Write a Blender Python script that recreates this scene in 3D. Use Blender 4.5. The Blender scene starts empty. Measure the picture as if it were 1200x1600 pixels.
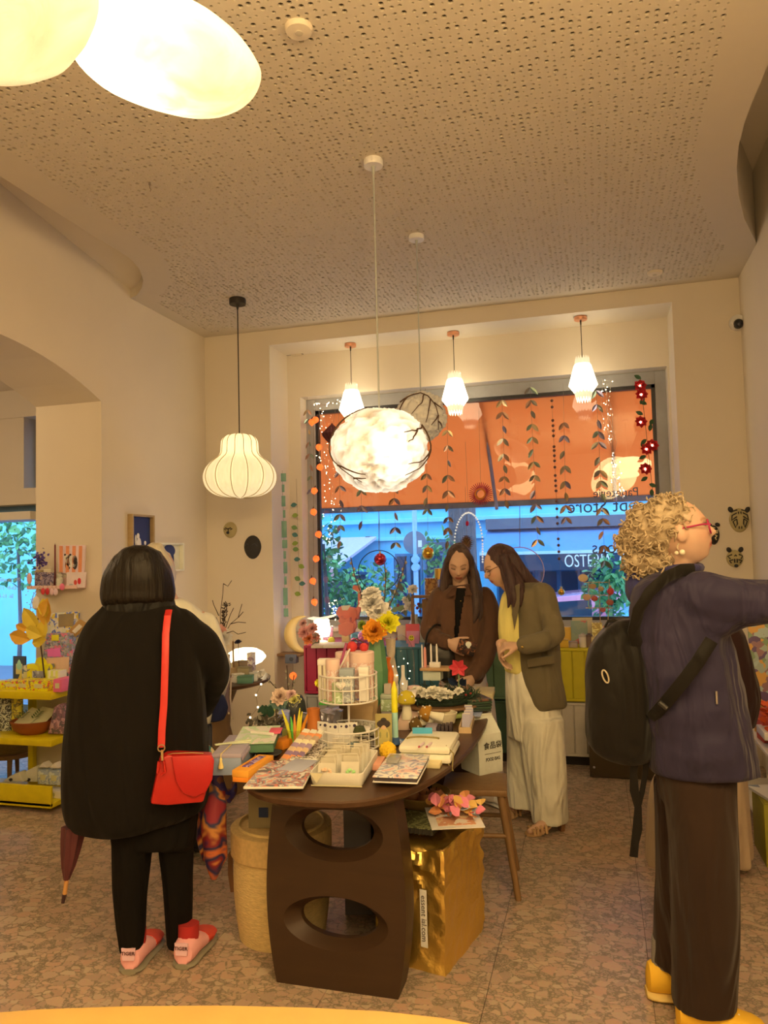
import bpy,bmesh,math,random
import numpy as np
from mathutils import Vector as V,Matrix as MX,noise as NZ
random.seed(7)
sc=bpy.context.scene
COL=sc.collection
PI=math.pi
rad=math.radians
# ------------------------------------------------------------------ camera
FPX=1170.0
CAM_H=1.58
YAW,PITCH,ROLL=rad(15.75),rad(3.03),rad(1.4)
_f=V((-math.sin(YAW)*math.cos(PITCH),math.cos(YAW)*math.cos(PITCH),math.sin(PITCH)))
_r0=V((math.cos(YAW),math.sin(YAW),0))
_u0=_r0.cross(_f)
_r=_r0*math.cos(ROLL)-_u0*math.sin(ROLL)
_u=_u0*math.cos(ROLL)+_r0*math.sin(ROLL)
CAM=V((0,0,CAM_H))
cd=bpy.data.cameras.new('camera')
cam=bpy.data.objects.new('camera',cd)
COL.objects.link(cam)
cd.sensor_width=36
cd.lens=36*FPX/1600
cd.clip_start=0.05
cd.clip_end=200
m=MX((_r,_u,-_f)).transposed().to_4x4()
m.translation=CAM
cam.matrix_world=m
sc.camera=cam
# ------------------------------------------------------------------ colour management, world, lights
sc.view_settings.view_transform='Standard'
sc.view_settings.look='None'
sc.view_settings.gamma=1.0
sc.view_settings.use_curve_mapping=False
sc.view_settings.exposure=1.3
sc.cycles.use_denoising=True
sc.cycles.max_bounces=8
sc.cycles.diffuse_bounces=4
sc.cycles.glossy_bounces=4
sc.cycles.transmission_bounces=6
sc.cycles.transparent_max_bounces=16
sc.cycles.sample_clamp_indirect=4.0
sc.cycles.caustics_reflective=False
sc.cycles.caustics_refractive=False
world=bpy.data.worlds.new('dusk_sky')
sc.world=world
world.use_nodes=True
_bg=world.node_tree.nodes['Background']
_bg.inputs['Color'].default_value=(0.42,0.66,1.0,1) # even blue overcast at dusk
_bg.inputs['Strength'].default_value=1.38
WARM=(1.0,0.70,0.385)
def lamp(name,kind,loc,energy,size=0.1,color=WARM,target=None,angle=None):
 ld=bpy.data.lights.new(name,kind)
 ld.energy=energy
 ld.color=color
 if kind=='AREA':
  ld.size=size
 else:
  ld.shadow_soft_size=size
 if kind=='SPOT':
  ld.spot_size=angle or rad(110)
  ld.spot_blend=0.8
 o=bpy.data.objects.new(name,ld)
 COL.objects.link(o)
 o.location=loc
 if target is not None:
  o.rotation_euler=(V(target)-V(loc)).to_track_quat('-Z','Y').to_euler()
 return o
# unseen paper pendants added to light the room, guided by reflections in the window
FILL_LAMPS=[(.50,.90,11.0),(.35,-.3,6.0),(-1.3,.1,3.4),(.3,-1.5,6.0)]
# third figure:      # radiance of their paper shades
# the neighbouring room's lamp
lamp('side_room_lamp','POINT',(-5.4,3.4,2.7),20,0.16)
# ------------------------------------------------------------------ pixel to world
def ray(px,py):
 return _f+_r*((px-600)/FPX)-_u*((py-800)/FPX)
def W(px,py,z=None,y=None,x=None,d=None):
 r=ray(px,py)
 if z is not None:t=(z-CAM_H)/r.z
 elif y is not None:t=y/r.y
 elif x is not None:t=x/r.x
 else:t=d
 return CAM+r*t
# ------------------------------------------------------------------ mesh builder
class MB:
 def __init__(s):
  s.v=[];s.f=[];s.fm=[];s.mi=0;s.T=None
 def add(s,vs,fs):
  o=len(s.v)
  if s.T is not None:vs=[s.T@V(p)for p in vs]
  s.v+=[tuple(p)for p in vs]
  s.f+=[tuple(i+o for i in f)for f in fs]
  s.fm+=[s.mi]*len(fs)
  return s
 def box(s,c,size,rz=0,R=None):
  R=R or MX.Rotation(rz,3,'Z')
  c=V(c);h=V(size)/2
  vs=[c+R@V((h.x*a,h.y*b,h.z*d))for d in(-1,1)for a,b in((-1,-1),(1,-1),(1,1),(-1,1))]
  return s.add(vs,[(3,2,1,0),(4,5,6,7),(0,1,5,4),(1,2,6,5),(2,3,7,6),(3,0,4,7)])
 def bx(s,x0,x1,y0,y1,z0,z1):
  return s.box(((x0+x1)/2,(y0+y1)/2,(z0+z1)/2),(x1-x0,y1-y0,z1-z0))
 def loft(s,rings,cap=True,closed=False):
  n=len(rings[0]);k=len(rings)
  vs=[p for r in rings for p in r];fs=[]
  for i in range(k if closed else k-1):
   j=(i+1)%k
   for a in range(n):
    b=(a+1)%n
    fs.append((i*n+a,i*n+b,j*n+b,j*n+a))
  if cap and not closed:
   fs.append(tuple(reversed(range(n))));fs.append(tuple(range((k-1)*n,k*n)))
  return s.add(vs,fs)
 def lathe(s,prof,n=20,c=(0,0,0),cap=True,sx=1,sy=1,mod=None):
  c=V(c);rings=[]
  for r,z in prof:
   r=max(r,1e-4)
   rings.append([c+V((r*(mod(a,z)if mod else 1)*math.cos(a)*sx,r*(mod(a,z)if mod else 1)*math.sin(a)*sy,z))for a in[2*PI*i/n for i in range(n)]])
  return s.loft(rings,cap)
 def tube(s,pts,r,n=8,cap=True,closed=False,flat=1.0,up=None):
  pts=[V(p)for p in pts];k=len(pts);rings=[]
  rr=r if isinstance(r,(list,tuple))else[r]*k
  prev=V(up)if up is not None else None
  for i in range(k):
   if closed:t=pts[(i+1)%k]-pts[i-1]
   else:t=pts[min(i+1,k-1)]-pts[max(i-1,0)]
   if t.length<1e-9:t=V((0,0,1))
   t.normalize()
   if prev is None:prev=V((0,0,1))if abs(t.z)<.9 else V((1,0,0))
   a=prev-t*prev.dot(t)
   if a.length<1e-4:a=t.orthogonal()
   a.normalize();b=t.cross(a);prev=a
   ra=rr[i]
   if isinstance(ra,tuple):ra,rb=ra
   else:rb=ra*flat
   rings.append([pts[i]+a*(math.cos(q)*ra)+b*(math.sin(q)*rb)for q in[2*PI*j/n for j in range(n)]])
  return s.loft(rings,cap,closed)
 def cyl(s,p0,p1,r0,r1=None,n=14):
  return s.tube([p0,p1],[r0,r0 if r1 is None else r1],n)
 def ball(s,c,r,n=14,mm=9,R=None):
  c=V(c);r=V(r)if isinstance(r,(tuple,list,V))else V((r,r,r));rings=[]
  for i in range(mm+1):
   t=PI*(i+.02)/(mm+.04)
   ring=[]
   for j in range(n):
    a=2*PI*j/n
    p=V((r.x*math.sin(t)*math.cos(a),r.y*math.sin(t)*math.sin(a),-r.z*math.cos(t)))
    ring.append(c+(R@p if R else p))
   rings.append(ring)
  return s.loft(rings)
 def prism(s,out,z0,z1,M=None):
  n=len(out);M=M or MX.Identity(4)
  vs=[M@V((p[0],p[1],z0))for p in out]+[M@V((p[0],p[1],z1))for p in out]
  fs=[tuple(reversed(range(n))),tuple(range(n,2*n))]+[(i,(i+1)%n,n+(i+1)%n,n+i)for i in range(n)]
  return s.add(vs,fs)
 def quad(s,a,b,c,d):
  return s.add([a,b,c,d],[(0,1,2,3)])
 def leaf(s,base,d,nrm,L,w,fold=.15):
  base=V(base);d=V(d).normalized();nrm=V(nrm)
  sd=d.cross(nrm)
  if sd.length<1e-4:sd=d.orthogonal()
  sd.normalize();up=sd.cross(d)
  vs=[base]
  for t,k in((.25,.8),(.55,1),(.8,.6)):
   c=base+d*(L*t)
   vs+=[c+sd*(w*k/2)+up*(fold*w*k),c-up*0,c-sd*(w*k/2)+up*(fold*w*k)]
  vs.append(base+d*L)
  fs=[(0,2,1),(0,3,2),(1,2,5,4),(2,3,6,5),(4,5,8,7),(5,6,9,8),(7,8,10),(8,9,10)]
  return s.add(vs,fs)
 def mesh(s,name,mats,smooth=True,bevel=0,ang=38):
  me=bpy.data.meshes.new(name)
  me.from_pydata(s.v,[],s.f)
  for mm in(mats if isinstance(mats,(list,tuple))else[mats]):
   me.materials.append(mm)
  if len(s.f):me.polygons.foreach_set('material_index',s.fm)
  b=bmesh.new();b.from_mesh(me)
  bmesh.ops.recalc_face_normals(b,faces=b.faces)
  if bevel:
   es=[e for e in b.edges if len(e.link_faces)==2 and e.calc_face_angle(0)>.6]
   bmesh.ops.bevel(b,geom=es,offset=bevel,segments=2,affect='EDGES',clamp_overlap=True,profile=.5)
  b.to_mesh(me);b.free()
  if smooth:
   me.shade_smooth();me.set_sharp_from_angle(angle=rad(ang))
  me.update()
  return me
 def build(s,name,mats,parent=None,smooth=True,bevel=0,ang=38):
  o=bpy.data.objects.new(name,s.mesh(name,mats,smooth,bevel,ang))
  COL.objects.link(o)
  if parent is not None:o.parent=parent
  return o
def tag(o,label=None,cat=None,group=None,kind=None):
 if label:o['label']=label
 if cat:o['category']=cat
 if group:o['group']=group
 if kind:o['kind']=kind
 return o
def thing(name,label,cat,loc=(0,0,0),rz=0,group=None):
 o=bpy.data.objects.new(name,None)
 o.empty_display_size=.05
 COL.objects.link(o)
 o.location=loc
 o.rotation_euler=(0,0,rz)
 return tag(o,label,cat,group)
def solo(name,label,cat,mb,mats,loc=(0,0,0),rz=0,group=None,smooth=True,bevel=0):
 o=mb.build(name,mats,None,smooth,bevel)
 o.location=loc
 o.rotation_euler=(0,0,rz)
 return tag(o,label,cat,group)
def dup(o,parent=None,**kw):
 c=o.copy();COL.objects.link(c)
 if parent is not None:c.parent=parent
 for ch in list(o.children):dup(ch,c)
 for k,v in kw.items():c[k]=v
 return c
def struct(name,mb,mats,parent=None,smooth=False,bevel=0):
 o=mb.build(name,mats,parent,smooth,bevel)
 if parent is None:o['kind']='structure'
 return o
# ------------------------------------------------------------------ materials
def s2l(c):
 c=c/255
 return c/12.92 if c<=.04045 else((c+.055)/1.055)**2.4
def lin(r,g,b):return(s2l(r),s2l(g),s2l(b))
ILL=(.70,.47,.235)
def C(r,g,b,k=1.0):
 """surface colour of a thing whose colour under the warm lamps is r, g, b"""
 return tuple(min(.9,max(.004,s2l(c)/i*k))for c,i in zip((r,g,b),ILL))
_mc={}
def nodes(name):
 mt=bpy.data.materials.new(name);mt.use_nodes=True
 nt=mt.node_tree
 return mt,nt,nt.nodes['Principled BSDF']
def N(nt,t,**kw):
 n=nt.nodes.new(t)
 for k,v in kw.items():
  if k in n.inputs:n.inputs[k].default_value=v
  else:setattr(n,k,v)
 return n
def mixc(nt,fac,a,b,blend='MIX'):
 n=nt.nodes.new('ShaderNodeMix');n.data_type='RGBA';n.blend_type=blend
 for sock,val in((n.inputs[0],fac),(n.inputs[6],a),(n.inputs[7],b)):
  if hasattr(val,'links'):nt.links.new(val,sock)
  elif isinstance(val,(tuple,list)):sock.default_value=(*val[:3],1)
  else:sock.default_value=val
 return n.outputs[2]
def coords(nt,kind='Object',scale=(1,1,1)):
 t=nt.nodes.new('ShaderNodeTexCoord');mp=nt.nodes.new('ShaderNodeMapping')
 nt.links.new(t.outputs[kind],mp.inputs[0]);mp.inputs['Scale'].default_value=scale
 return mp.outputs[0]
def mat(name,col,rough=.6,metal=0,var=.14,vs=14,bump=0,bs=60,bd=.002,st=(1,1,1),emit=0,ecol=None,sheen=0,coat=0,spec=.5,trans=0,alpha=1,sub=0):
 if name in _mc:return _mc[name]
 mt,nt,p=nodes(name);L=nt.links.new
 v=coords(nt,'Object',st)
 nz=N(nt,'ShaderNodeTexNoise',Scale=vs,Detail=4.0);L(v,nz.inputs['Vector'])
 hi=tuple(min(1,c*(1+var))for c in col);lo=tuple(c*(1-var)for c in col)
 c=mixc(nt,nz.outputs[0],lo,hi)
 L(c,p.inputs['Base Color'])
 p.inputs['Roughness'].default_value=rough;p.inputs['Metallic'].default_value=metal
 p.inputs['Specular IOR Level'].default_value=spec
 p.inputs['Sheen Weight'].default_value=sheen
 p.inputs['Coat Weight'].default_value=coat
 p.inputs['Transmission Weight'].default_value=trans
 p.inputs['Alpha'].default_value=alpha
 if sub:
  p.inputs['Subsurface Weight'].default_value=sub;p.inputs['Subsurface Radius'].default_value=(.02,.008,.004)
 if emit:
  e=ecol or col
  p.inputs['Emission Color'].default_value=(*e,1);p.inputs['Emission Strength'].default_value=emit
 if bump:
  bn=N(nt,'ShaderNodeTexNoise',Scale=bs,Detail=3.0);L(v,bn.inputs['Vector'])
  b=N(nt,'ShaderNodeBump',Strength=bump,Distance=bd);L(bn.outputs[0],b.inputs['Height']);L(b.outputs[0],p.inputs['Normal'])
 _mc[name]=mt
 return mt
def printm(name,cols,scale=40,rough=.5,kind='VORONOI',st=(1,1,1),metal=0,bump=0):
 """a printed surface: patches of the given flat colours"""
 if name in _mc:return _mc[name]
 mt,nt,p=nodes(name);L=nt.links.new
 v=coords(nt,'Object',st)
 if kind=='VORONOI':
  nz=N(nt,'ShaderNodeTexNoise',Scale=scale*.7,Detail=2.0);L(v,nz.inputs['Vector'])
  vec=mixc(nt,.06,v,nz.outputs['Color'])
  t=N(nt,'ShaderNodeTexVoronoi',Scale=scale);L(vec,t.inputs['Vector'])
  sp=nt.nodes.new('ShaderNodeSeparateColor');L(t.outputs['Color'],sp.inputs[0]);fac=sp.outputs[0]
 elif kind=='NOISE':
  t=N(nt,'ShaderNodeTexNoise',Scale=scale,Detail=3.0,Distortion=.6);L(v,t.inputs['Vector'])
  mr=N(nt,'ShaderNodeMapRange');mr.inputs[1].default_value=.32;mr.inputs[2].default_value=.68
  L(t.outputs[0],mr.inputs[0]);fac=mr.outputs[0]
 else: # stripes along axis kind: 'X','Y','Z'
  sp=nt.nodes.new('ShaderNodeSeparateXYZ');L(v,sp.inputs[0])
  mu=N(nt,'ShaderNodeMath',operation='MULTIPLY');mu.inputs[1].default_value=scale;L(sp.outputs['XYZ'.index(kind)],mu.inputs[0])
  fr=N(nt,'ShaderNodeMath',operation='FRACT');L(mu.outputs[0],fr.inputs[0]);fac=fr.outputs[0]
 r=nt.nodes.new('ShaderNodeValToRGB');r.color_ramp.interpolation='CONSTANT'
 el=r.color_ramp.elements
 while len(el)<len(cols):el.new(.5)
 for i,c in enumerate(cols):
  el[i].position=i/len(cols);el[i].color=(*c,1)
 L(fac,r.inputs[0]);L(r.outputs[0],p.inputs['Base Color'])
 p.inputs['Roughness'].default_value=rough;p.inputs['Metallic'].default_value=metal
 if bump:
  b=N(nt,'ShaderNodeBump',Strength=bump,Distance=.002);L(fac,b.inputs['Height']);L(b.outputs[0],p.inputs['Normal'])
 _mc[name]=mt
 return mt
def cloth(name,col,rough=.85,var=.12,fold=.5,fs=5.0,weave=0,sheen=.1):
 if name in _mc:return _mc[name]
 mt,nt,p=nodes(name);L=nt.links.new
 v=coords(nt)
 nz=N(nt,'ShaderNodeTexNoise',Scale=12.0,Detail=4.0);L(v,nz.inputs['Vector'])
 c=mixc(nt,nz.outputs[0],tuple(x*(1-var)for x in col),tuple(min(1,x*(1+var))for x in col))
 L(c,p.inputs['Base Color'])
 p.inputs['Roughness'].default_value=rough;p.inputs['Sheen Weight'].default_value=sheen;p.inputs['Specular IOR Level'].default_value=.18
 v2=coords(nt,'Object',(1,1,.28))
 f1=N(nt,'ShaderNodeTexNoise',Scale=fs,Detail=2.5,Distortion=.8);L(v2,f1.inputs['Vector'])
 b1=N(nt,'ShaderNodeBump',Strength=min(1,fold*1.9),Distance=.09);L(f1.outputs[0],b1.inputs['Height'])
 f2=N(nt,'ShaderNodeTexNoise',Scale=400.0,Detail=1.0);L(v,f2.inputs['Vector'])
 b2=N(nt,'ShaderNodeBump',Strength=.12+weave,Distance=.002);L(f2.outputs[0],b2.inputs['Height']);L(b1.outputs[0],b2.inputs['Normal'])
 L(b2.outputs[0],p.inputs['Normal'])
 _mc[name]=mt
 return mt
def glassm(name,tint=(1,1,1),rough=0.0,ior=1.45,boost=0):
 if name in _mc:return _mc[name]
 mt,nt,p=nodes(name);L=nt.links.new
 nt.nodes.remove(p)
 tr=N(nt,'ShaderNodeBsdfTransparent',Color=(*tint,1));gl=N(nt,'ShaderNodeBsdfGlossy',Roughness=rough)
 fr=N(nt,'ShaderNodeFresnel',IOR=ior);mx=nt.nodes.new('ShaderNodeMixShader')
 # the same reflectance on the way in and on the way out of the thin pane
 ge=nt.nodes.new('ShaderNodeNewGeometry');mi=nt.nodes.new('ShaderNodeMix');mi.inputs[2].default_value=ior;mi.inputs[3].default_value=1/ior
 L(ge.outputs['Backfacing'],mi.inputs[0]);L(mi.outputs[0],fr.inputs['IOR'])
 fac=fr.outputs[0]
 if boost:
  ad=N(nt,'ShaderNodeMath',operation='ADD');ad.inputs[1].default_value=boost;L(fac,ad.inputs[0]);fac=ad.outputs[0]
 L(fac,mx.inputs[0]);L(tr.outputs[0],mx.inputs[1]);L(gl.outputs[0],mx.inputs[2])
 L(mx.outputs[0],nt.nodes['Material Output'].inputs[0])
 _mc[name]=mt
 return mt
def flat(name,col,rough=.6):
 return mat(name,col,rough,var=.06)
def text_mb(body,size,depth=.001,mirror=False,align='CENTER',squeeze=1.0):
 """lettering as a thin mesh in the local XZ plane, reading along +X, facing -Y"""
 cu=bpy.data.curves.new('lettering','FONT');cu.body=body;cu.size=size;cu.extrude=depth;cu.align_x=align;cu.align_y='CENTER'
 cu.resolution_u=3
 o=bpy.data.objects.new('lettering',cu);COL.objects.link(o)
 bpy.context.view_layer.update()
 me=bpy.data.meshes.new_from_object(o.evaluated_get(bpy.context.evaluated_depsgraph_get()))
 mb=MB();s=-1 if mirror else 1
 mb.add([(s*v.co.x*squeeze,-v.co.z,v.co.y)for v in me.vertices],[tuple(p.vertices)for p in me.polygons])
 bpy.data.objects.remove(o);bpy.data.curves.remove(cu);bpy.data.meshes.remove(me)
 return mb
# ================================================================== the setting
XL,XR,YB,ZC=-3.285,1.075,5.9,3.52 # left wall, right wall, window wall, ceiling
XL2=-3.83 # far face of the thick left wall
NX0,NX1,NZ1,NY=-2.66,.612,3.39,6.29 # window niche
WX0,WX1,WZ0,WZ1=-2.54,.594,.89,3.0 # window opening
M_wall=mat('plaster',(.80,.735,.635),.9,var=.04,vs=3,bump=.15,bs=40)
M_white=mat('white_paint',(.86,.82,.74),.6,var=.03)
M_dark=mat('dark_void',(.03,.027,.025),.9)
# floor of terrazzo slabs -------------------------------------------------
def terrazzo():
 mt,nt,p=nodes('terrazzo');L=nt.links.new
 g=nt.nodes.new('ShaderNodeNewGeometry')
 nz=N(nt,'ShaderNodeTexNoise',Scale=9.0,Detail=2.0);L(g.outputs['Position'],nz.inputs['Vector'])
 vec=mixc(nt,.018,g.outputs['Position'],nz.outputs['Color'])
 def layer(scale,lo,hi):
  mp=N(nt,'ShaderNodeMapping');mp.inputs['Scale'].default_value=(scale,scale*1.25,0.0);L(vec,mp.inputs[0])
  e=N(nt,'ShaderNodeTexVoronoi',feature='DISTANCE_TO_EDGE',Scale=1.0);L(mp.outputs[0],e.inputs['Vector'])
  c=N(nt,'ShaderNodeTexVoronoi',feature='F1',Scale=1.0);L(mp.outputs[0],c.inputs['Vector'])
  mr=N(nt,'ShaderNodeMapRange');mr.inputs[1].default_value=lo;mr.inputs[2].default_value=hi;L(e.outputs['Distance'],mr.inputs[0])
  sp=nt.nodes.new('ShaderNodeSeparateColor');L(c.outputs['Color'],sp.inputs[0])
  return mr.outputs[0],sp
 big,sb=layer(19,.05,.10)
 mid,sm_=layer(34,.06,.12)
 small,ss=layer(75,.07,.16)
 def ramp(sep,cols):
  r=nt.nodes.new('ShaderNodeValToRGB');el=r.color_ramp.elements
  while len(el)<len(cols):el.new(.5)
  for i,c in enumerate(cols):el[i].position=i/(len(cols)-1);el[i].color=(*c,1)
  L(sep.outputs[0],r.inputs[0]);return r.outputs[0]
 stone=[(.62,.40,.30),(.66,.50,.36),(.52,.36,.27),(.64,.53,.40),(.60,.42,.32),(.47,.36,.28)]
 matrix=(.30,.245,.175)
 def pick(sep,th,mask):
  g_=N(nt,'ShaderNodeMath',operation='GREATER_THAN');g_.inputs[1].default_value=th;L(sep.outputs[1],g_.inputs[0])
  m_=N(nt,'ShaderNodeMath',operation='MULTIPLY');L(mask,m_.inputs[0]);L(g_.outputs[0],m_.inputs[1]);return m_.outputs[0]
 c0=mixc(nt,pick(ss,.15,small),matrix,ramp(ss,[(.42,.33,.25),(.56,.44,.33),(.47,.35,.26)]))
 c1=mixc(nt,pick(sm_,.38,mid),c0,ramp(sm_,stone))
 fin=mixc(nt,pick(sb,.50,big),c1,ramp(sb,stone))
 n2=N(nt,'ShaderNodeTexNoise',Scale=120.0,Detail=3.0);L(g.outputs['Position'],n2.inputs['Vector'])
 fin=mixc(nt,.16,fin,n2.outputs['Color'],'OVERLAY')
 fin=mixc(nt,1.0,fin,(.84,.85,.88),'MULTIPLY')
 L(fin,p.inputs['Base Color'])
 p.inputs['Roughness'].default_value=.34
 p.inputs['Specular IOR Level'].default_value=.4
 return mt
M_terr=terrazzo()
TS=.565
floor=struct('floor',MB().bx(-7.2,1.6,-3.2,6.9,-.2,-.004),mat('grout',(.10,.09,.075),.9))
near=MB().bx(-7.2,1.6,-3.2,3.335-4*TS-.001,-.004,0).build('tile',M_terr,floor,False)
tm=MB().box((0,0,-.002),(TS-.0022,TS-.0022,.004)).mesh('tile',M_terr,False)
for i in range(-13,3):
 for j in range(-4,6):
  x=.13+(i+.5)*TS;y=3.335+(j+.5)*TS
  if(x>1.45)or(x<-4.6 and y<3.2):continue
  o=bpy.data.objects.new('tile',tm);COL.objects.link(o);o.parent=floor;o.location=(x,y,0)
# left wall with the segmental arch ---------------------------------------
def arch_outline(y0,y1,spring,rise,n=18):
 c=(y0+y1)/2;h=(y1-y0)/2;R=(h*h+rise*rise)/(2*rise);zc=spring+rise-R
 a0=math.asin(h/R)
 return[(c+R*math.sin(a),zc+R*math.cos(a))for a in[-a0+2*a0*i/n for i in range(n+1)]]
AY0,AY1=2.33,4.45
out=[(-3.2,0),(AY0,0)]+arch_outline(AY0,AY1,2.676,.225)+[(AY1,0),(YB+.6,0),(YB+.6,4.2),(-3.2,4.2)]
YZ=MX(((0,0,1,0),(1,0,0,0),(0,1,0,0),(0,0,0,1)))
struct('wall_left',MB().prism(out,XL2,XL,YZ),M_wall)
struct('wall_right',MB().bx(XR,XR+.2,-3.2,YB+.6,0,4.2),M_wall)
struct('wall_front',MB().bx(-7.2,XR+.2,-3.4,-3.2,0,4.2),M_wall)
# window wall -------------------------------------------------------------
b=MB()
b.bx(XL-.3,NX0,YB,6.62,0,4.2);b.bx(NX1,XR+.2,YB,6.62,0,4.2);b.bx(NX0,NX1,YB,6.62,NZ1,4.2)
b.bx(NX0,WX0,NY,6.62,0,NZ1);b.bx(WX1,NX1,NY,6.62,0,NZ1);b.bx(WX0,WX1,NY,6.62,WZ1,NZ1);b.bx(WX0,WX1,NY,6.62,0,WZ0)
struct('wall_back',b,M_wall)
struct('trim_1',MB().bx(NX0+.005,NX1-.005,NY-.06,NY+.19,WZ0,WZ0+.035),M_white,bevel=.004) # sill board
# window 1: frame, inner gasket, pane
FY=6.43
w1=MB()
fw=.085
w1.bx(WX0,WX0+fw,FY,FY+.07,WZ0,WZ1);w1.bx(WX1-fw,WX1,FY,FY+.07,WZ0,WZ1)
w1.bx(WX0+fw,WX1-fw,FY,FY+.07,WZ1-fw*1.25,WZ1);w1.bx(WX0+fw,WX1-fw,FY,FY+.07,WZ0,WZ0+fw)
win1=struct('window_1',w1,mat('frame_paint',C(140,118,88),.5),bevel=.004)
g=MB();a0,a1,c0,c1=WX0+fw,WX1-fw,WZ0+fw,WZ1-fw*1.25;gw=.028
g.bx(a0,a0+gw,FY+.015,FY+.06,c0,c1);g.bx(a1-gw,a1,FY+.015,FY+.06,c0,c1);g.bx(a0,a1,FY+.015,FY+.06,c1-gw,c1);g.bx(a0,a1,FY+.015,FY+.06,c0,c0+gw)
o=g.build('gasket',mat('gasket',(.02,.022,.03),.4),win1,False);o['label']='black inner frame of the shop window'
M_glass=glassm('window_glass',(.97,.985,1),0,1.45,.0)
MB().bx(a0+.004,a1-.004,FY+.035,FY+.041,c0+.004,c1-.004).build('pane',M_glass,win1,False)
# mirrored lettering on the glass, read from the street
M_let=mat('window_lettering',(.05,.10,.22),.5)
for body,px,py,size,sq in(('Concept Store',972,790,.155,.95),('Papeterie',962,770,.10,.95),('workshops',985,855,.145,.95)):
 q=W(px,py,y=FY+.03)
 t=text_mb(body,size,.0006,mirror=True,squeeze=sq)
 o=t.build('lettering',M_let,win1,False);o.location=q;o.rotation_euler=(0,0,0)
# ceiling: perforated plasterboard with smooth wavy rims --------------------
LEFT=[(0,275),(50,307),(100,339),(150,371),(185,392),(205,405),(218,421),(224,438),(221,451),(213,462)]
RIGHT=[(1200,100),(1188,130),(1175,160),(1163,193),(1154,228),(1151,262),(1154,305),(1163,342),(1181,378)]
pl=[W(x,y,z=ZC)for x,y in LEFT];pr=[W(x,y,z=ZC)for x,y in RIGHT]
lx=[p.y for p in pl];rx_=[p.y for p in pr]
def edge(pts,wall,y,y_first):
 ys=[p.y for p in pts];xs=[p.x for p in pts]
 if y>=max(ys):return wall
 if y<=ys[0]:return xs[0]
 return float(np.interp(y,ys,xs))
# make Y monotone for interpolation
def mono(pts):
 o=[pts[0]]
 for p in pts[1:]:
  if p.y>o[-1].y+1e-3:o.append(p)
 return o
pl,pr=mono(pl),mono(pr)
pl.append(V((XL,pl[-1].y+.02,ZC)));pr.append(V((XR,pr[-1].y+.03,ZC)))
def XLe(y):return max(XL,edge(pl,XL,y,0))
def XRe(y):return min(XR,edge(pr,XR,y,0))
M_ceil=mat('ceiling_board',(.68,.62,.53),.92,var=.02)
cs=.034
b=MB();holes=[]
y=1.6;vs=[];fs=[];fm=[]
rs=random.Random(3)
def cell(x0,y0,r,cx,cy):
 o=len(vs)
 vs.extend([(x0,y0,ZC),(x0+cs,y0,ZC),(x0+cs,y0+cs,ZC),(x0,y0+cs,ZC)])
 if r<=0:
  fs.append((o,o+3,o+2,o+1));fm.append(0);return
 n=8
 for zz in(ZC,ZC+.009):
  for k in range(n):
   a=2*PI*(k+.5)/n+PI
   vs.append((cx+r*math.cos(a),cy+r*math.sin(a),zz))
 h=o+4
 # ring vertices start at angle 202 deg (near corner 0) and run counter-clockwise
 for c in range(4):
  a=o+c;a2=o+(c+1)%4;k=(2*c)%n
  fs.append((a,h+k,h+(k+1)%n));fm.append(0)
  fs.append((a,h+(k+1)%n,h+(k+2)%n,a2));fm.append(0)
 for k in range(n):
  k2=(k+1)%n
  fs.append((h+k,h+n+k,h+n+k2,h+k2));fm.append(0)
 fs.append(tuple(h+n+k for k in range(n)));fm.append(1)
rows=int((YB-y)/cs)
for i in range(rows):
 y0=y+i*cs;y1=y0+cs
 l=max(XLe(y0),XLe(y1));r=min(XRe(y0),XRe(y1))
 bl=.20 if y0<4.9 else .10;br=.17
 n0=math.ceil((l+bl)/cs);n1=math.floor((r-br)/cs)
 xa,xb=n0*cs,n1*cs
 o=len(vs)
 vs.extend([(XLe(y0),y0,ZC),(xa,y0,ZC),(xa,y1,ZC),(XLe(y1),y1,ZC),(xb,y0,ZC),(XRe(y0),y0,ZC),(XRe(y1),y1,ZC),(xb,y1,ZC)])
 fs.append((o,o+3,o+2,o+1));fs.append((o+4,o+7,o+6,o+5));fm+=[0,0]
 for k in range(n0,n1):
  x0=k*cs
  if i>rows-4:cell(x0,y0,0,0,0);continue
  u=rs.random()
  rr=.0050 if u<.52 else(.0078 if u<.78 else .0112)
  j=(cs/2-rr-.0015)*.8
  cell(x0,y0,rr,x0+cs/2+rs.uniform(-j,j),y0+cs/2+rs.uniform(-j,j))
ye=y+rows*cs
o=len(vs);vs.extend([(XL,ye,ZC),(XR,ye,ZC),(XR,YB,ZC),(XL,YB,ZC)]);fs.append((o,o+3,o+2,o+1));fm.append(0)
o=len(vs);vs.extend([(XLe(y),-3.2,ZC),(XRe(y),-3.2,ZC),(XRe(y),y,ZC),(XLe(y),y,ZC)]);fs.append((o,o+3,o+2,o+1));fm.append(0)
# cut edges of the ceiling plate, standing up into the slots along the walls
for E in(XLe,XRe):
 for i in range(rows):
  y0=y+i*cs
  o=len(vs);vs.extend([(E(y0),y0,ZC),(E(y0+cs),y0+cs,ZC),(E(y0+cs),y0+cs,ZC+.5),(E(y0),y0,ZC+.5)]);fs.append((o,o+1,o+2,o+3));fm.append(0)
me=bpy.data.meshes.new('ceiling');me.from_pydata(vs,[],fs);me.materials.append(M_ceil);me.materials.append(mat('acoustic_fleece',(.05,.04,.03),1))
me.polygons.foreach_set('material_index',fm);me.update()
ceil=bpy.data.objects.new('ceiling',me);COL.objects.link(ceil);ceil['kind']='structure'
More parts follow.
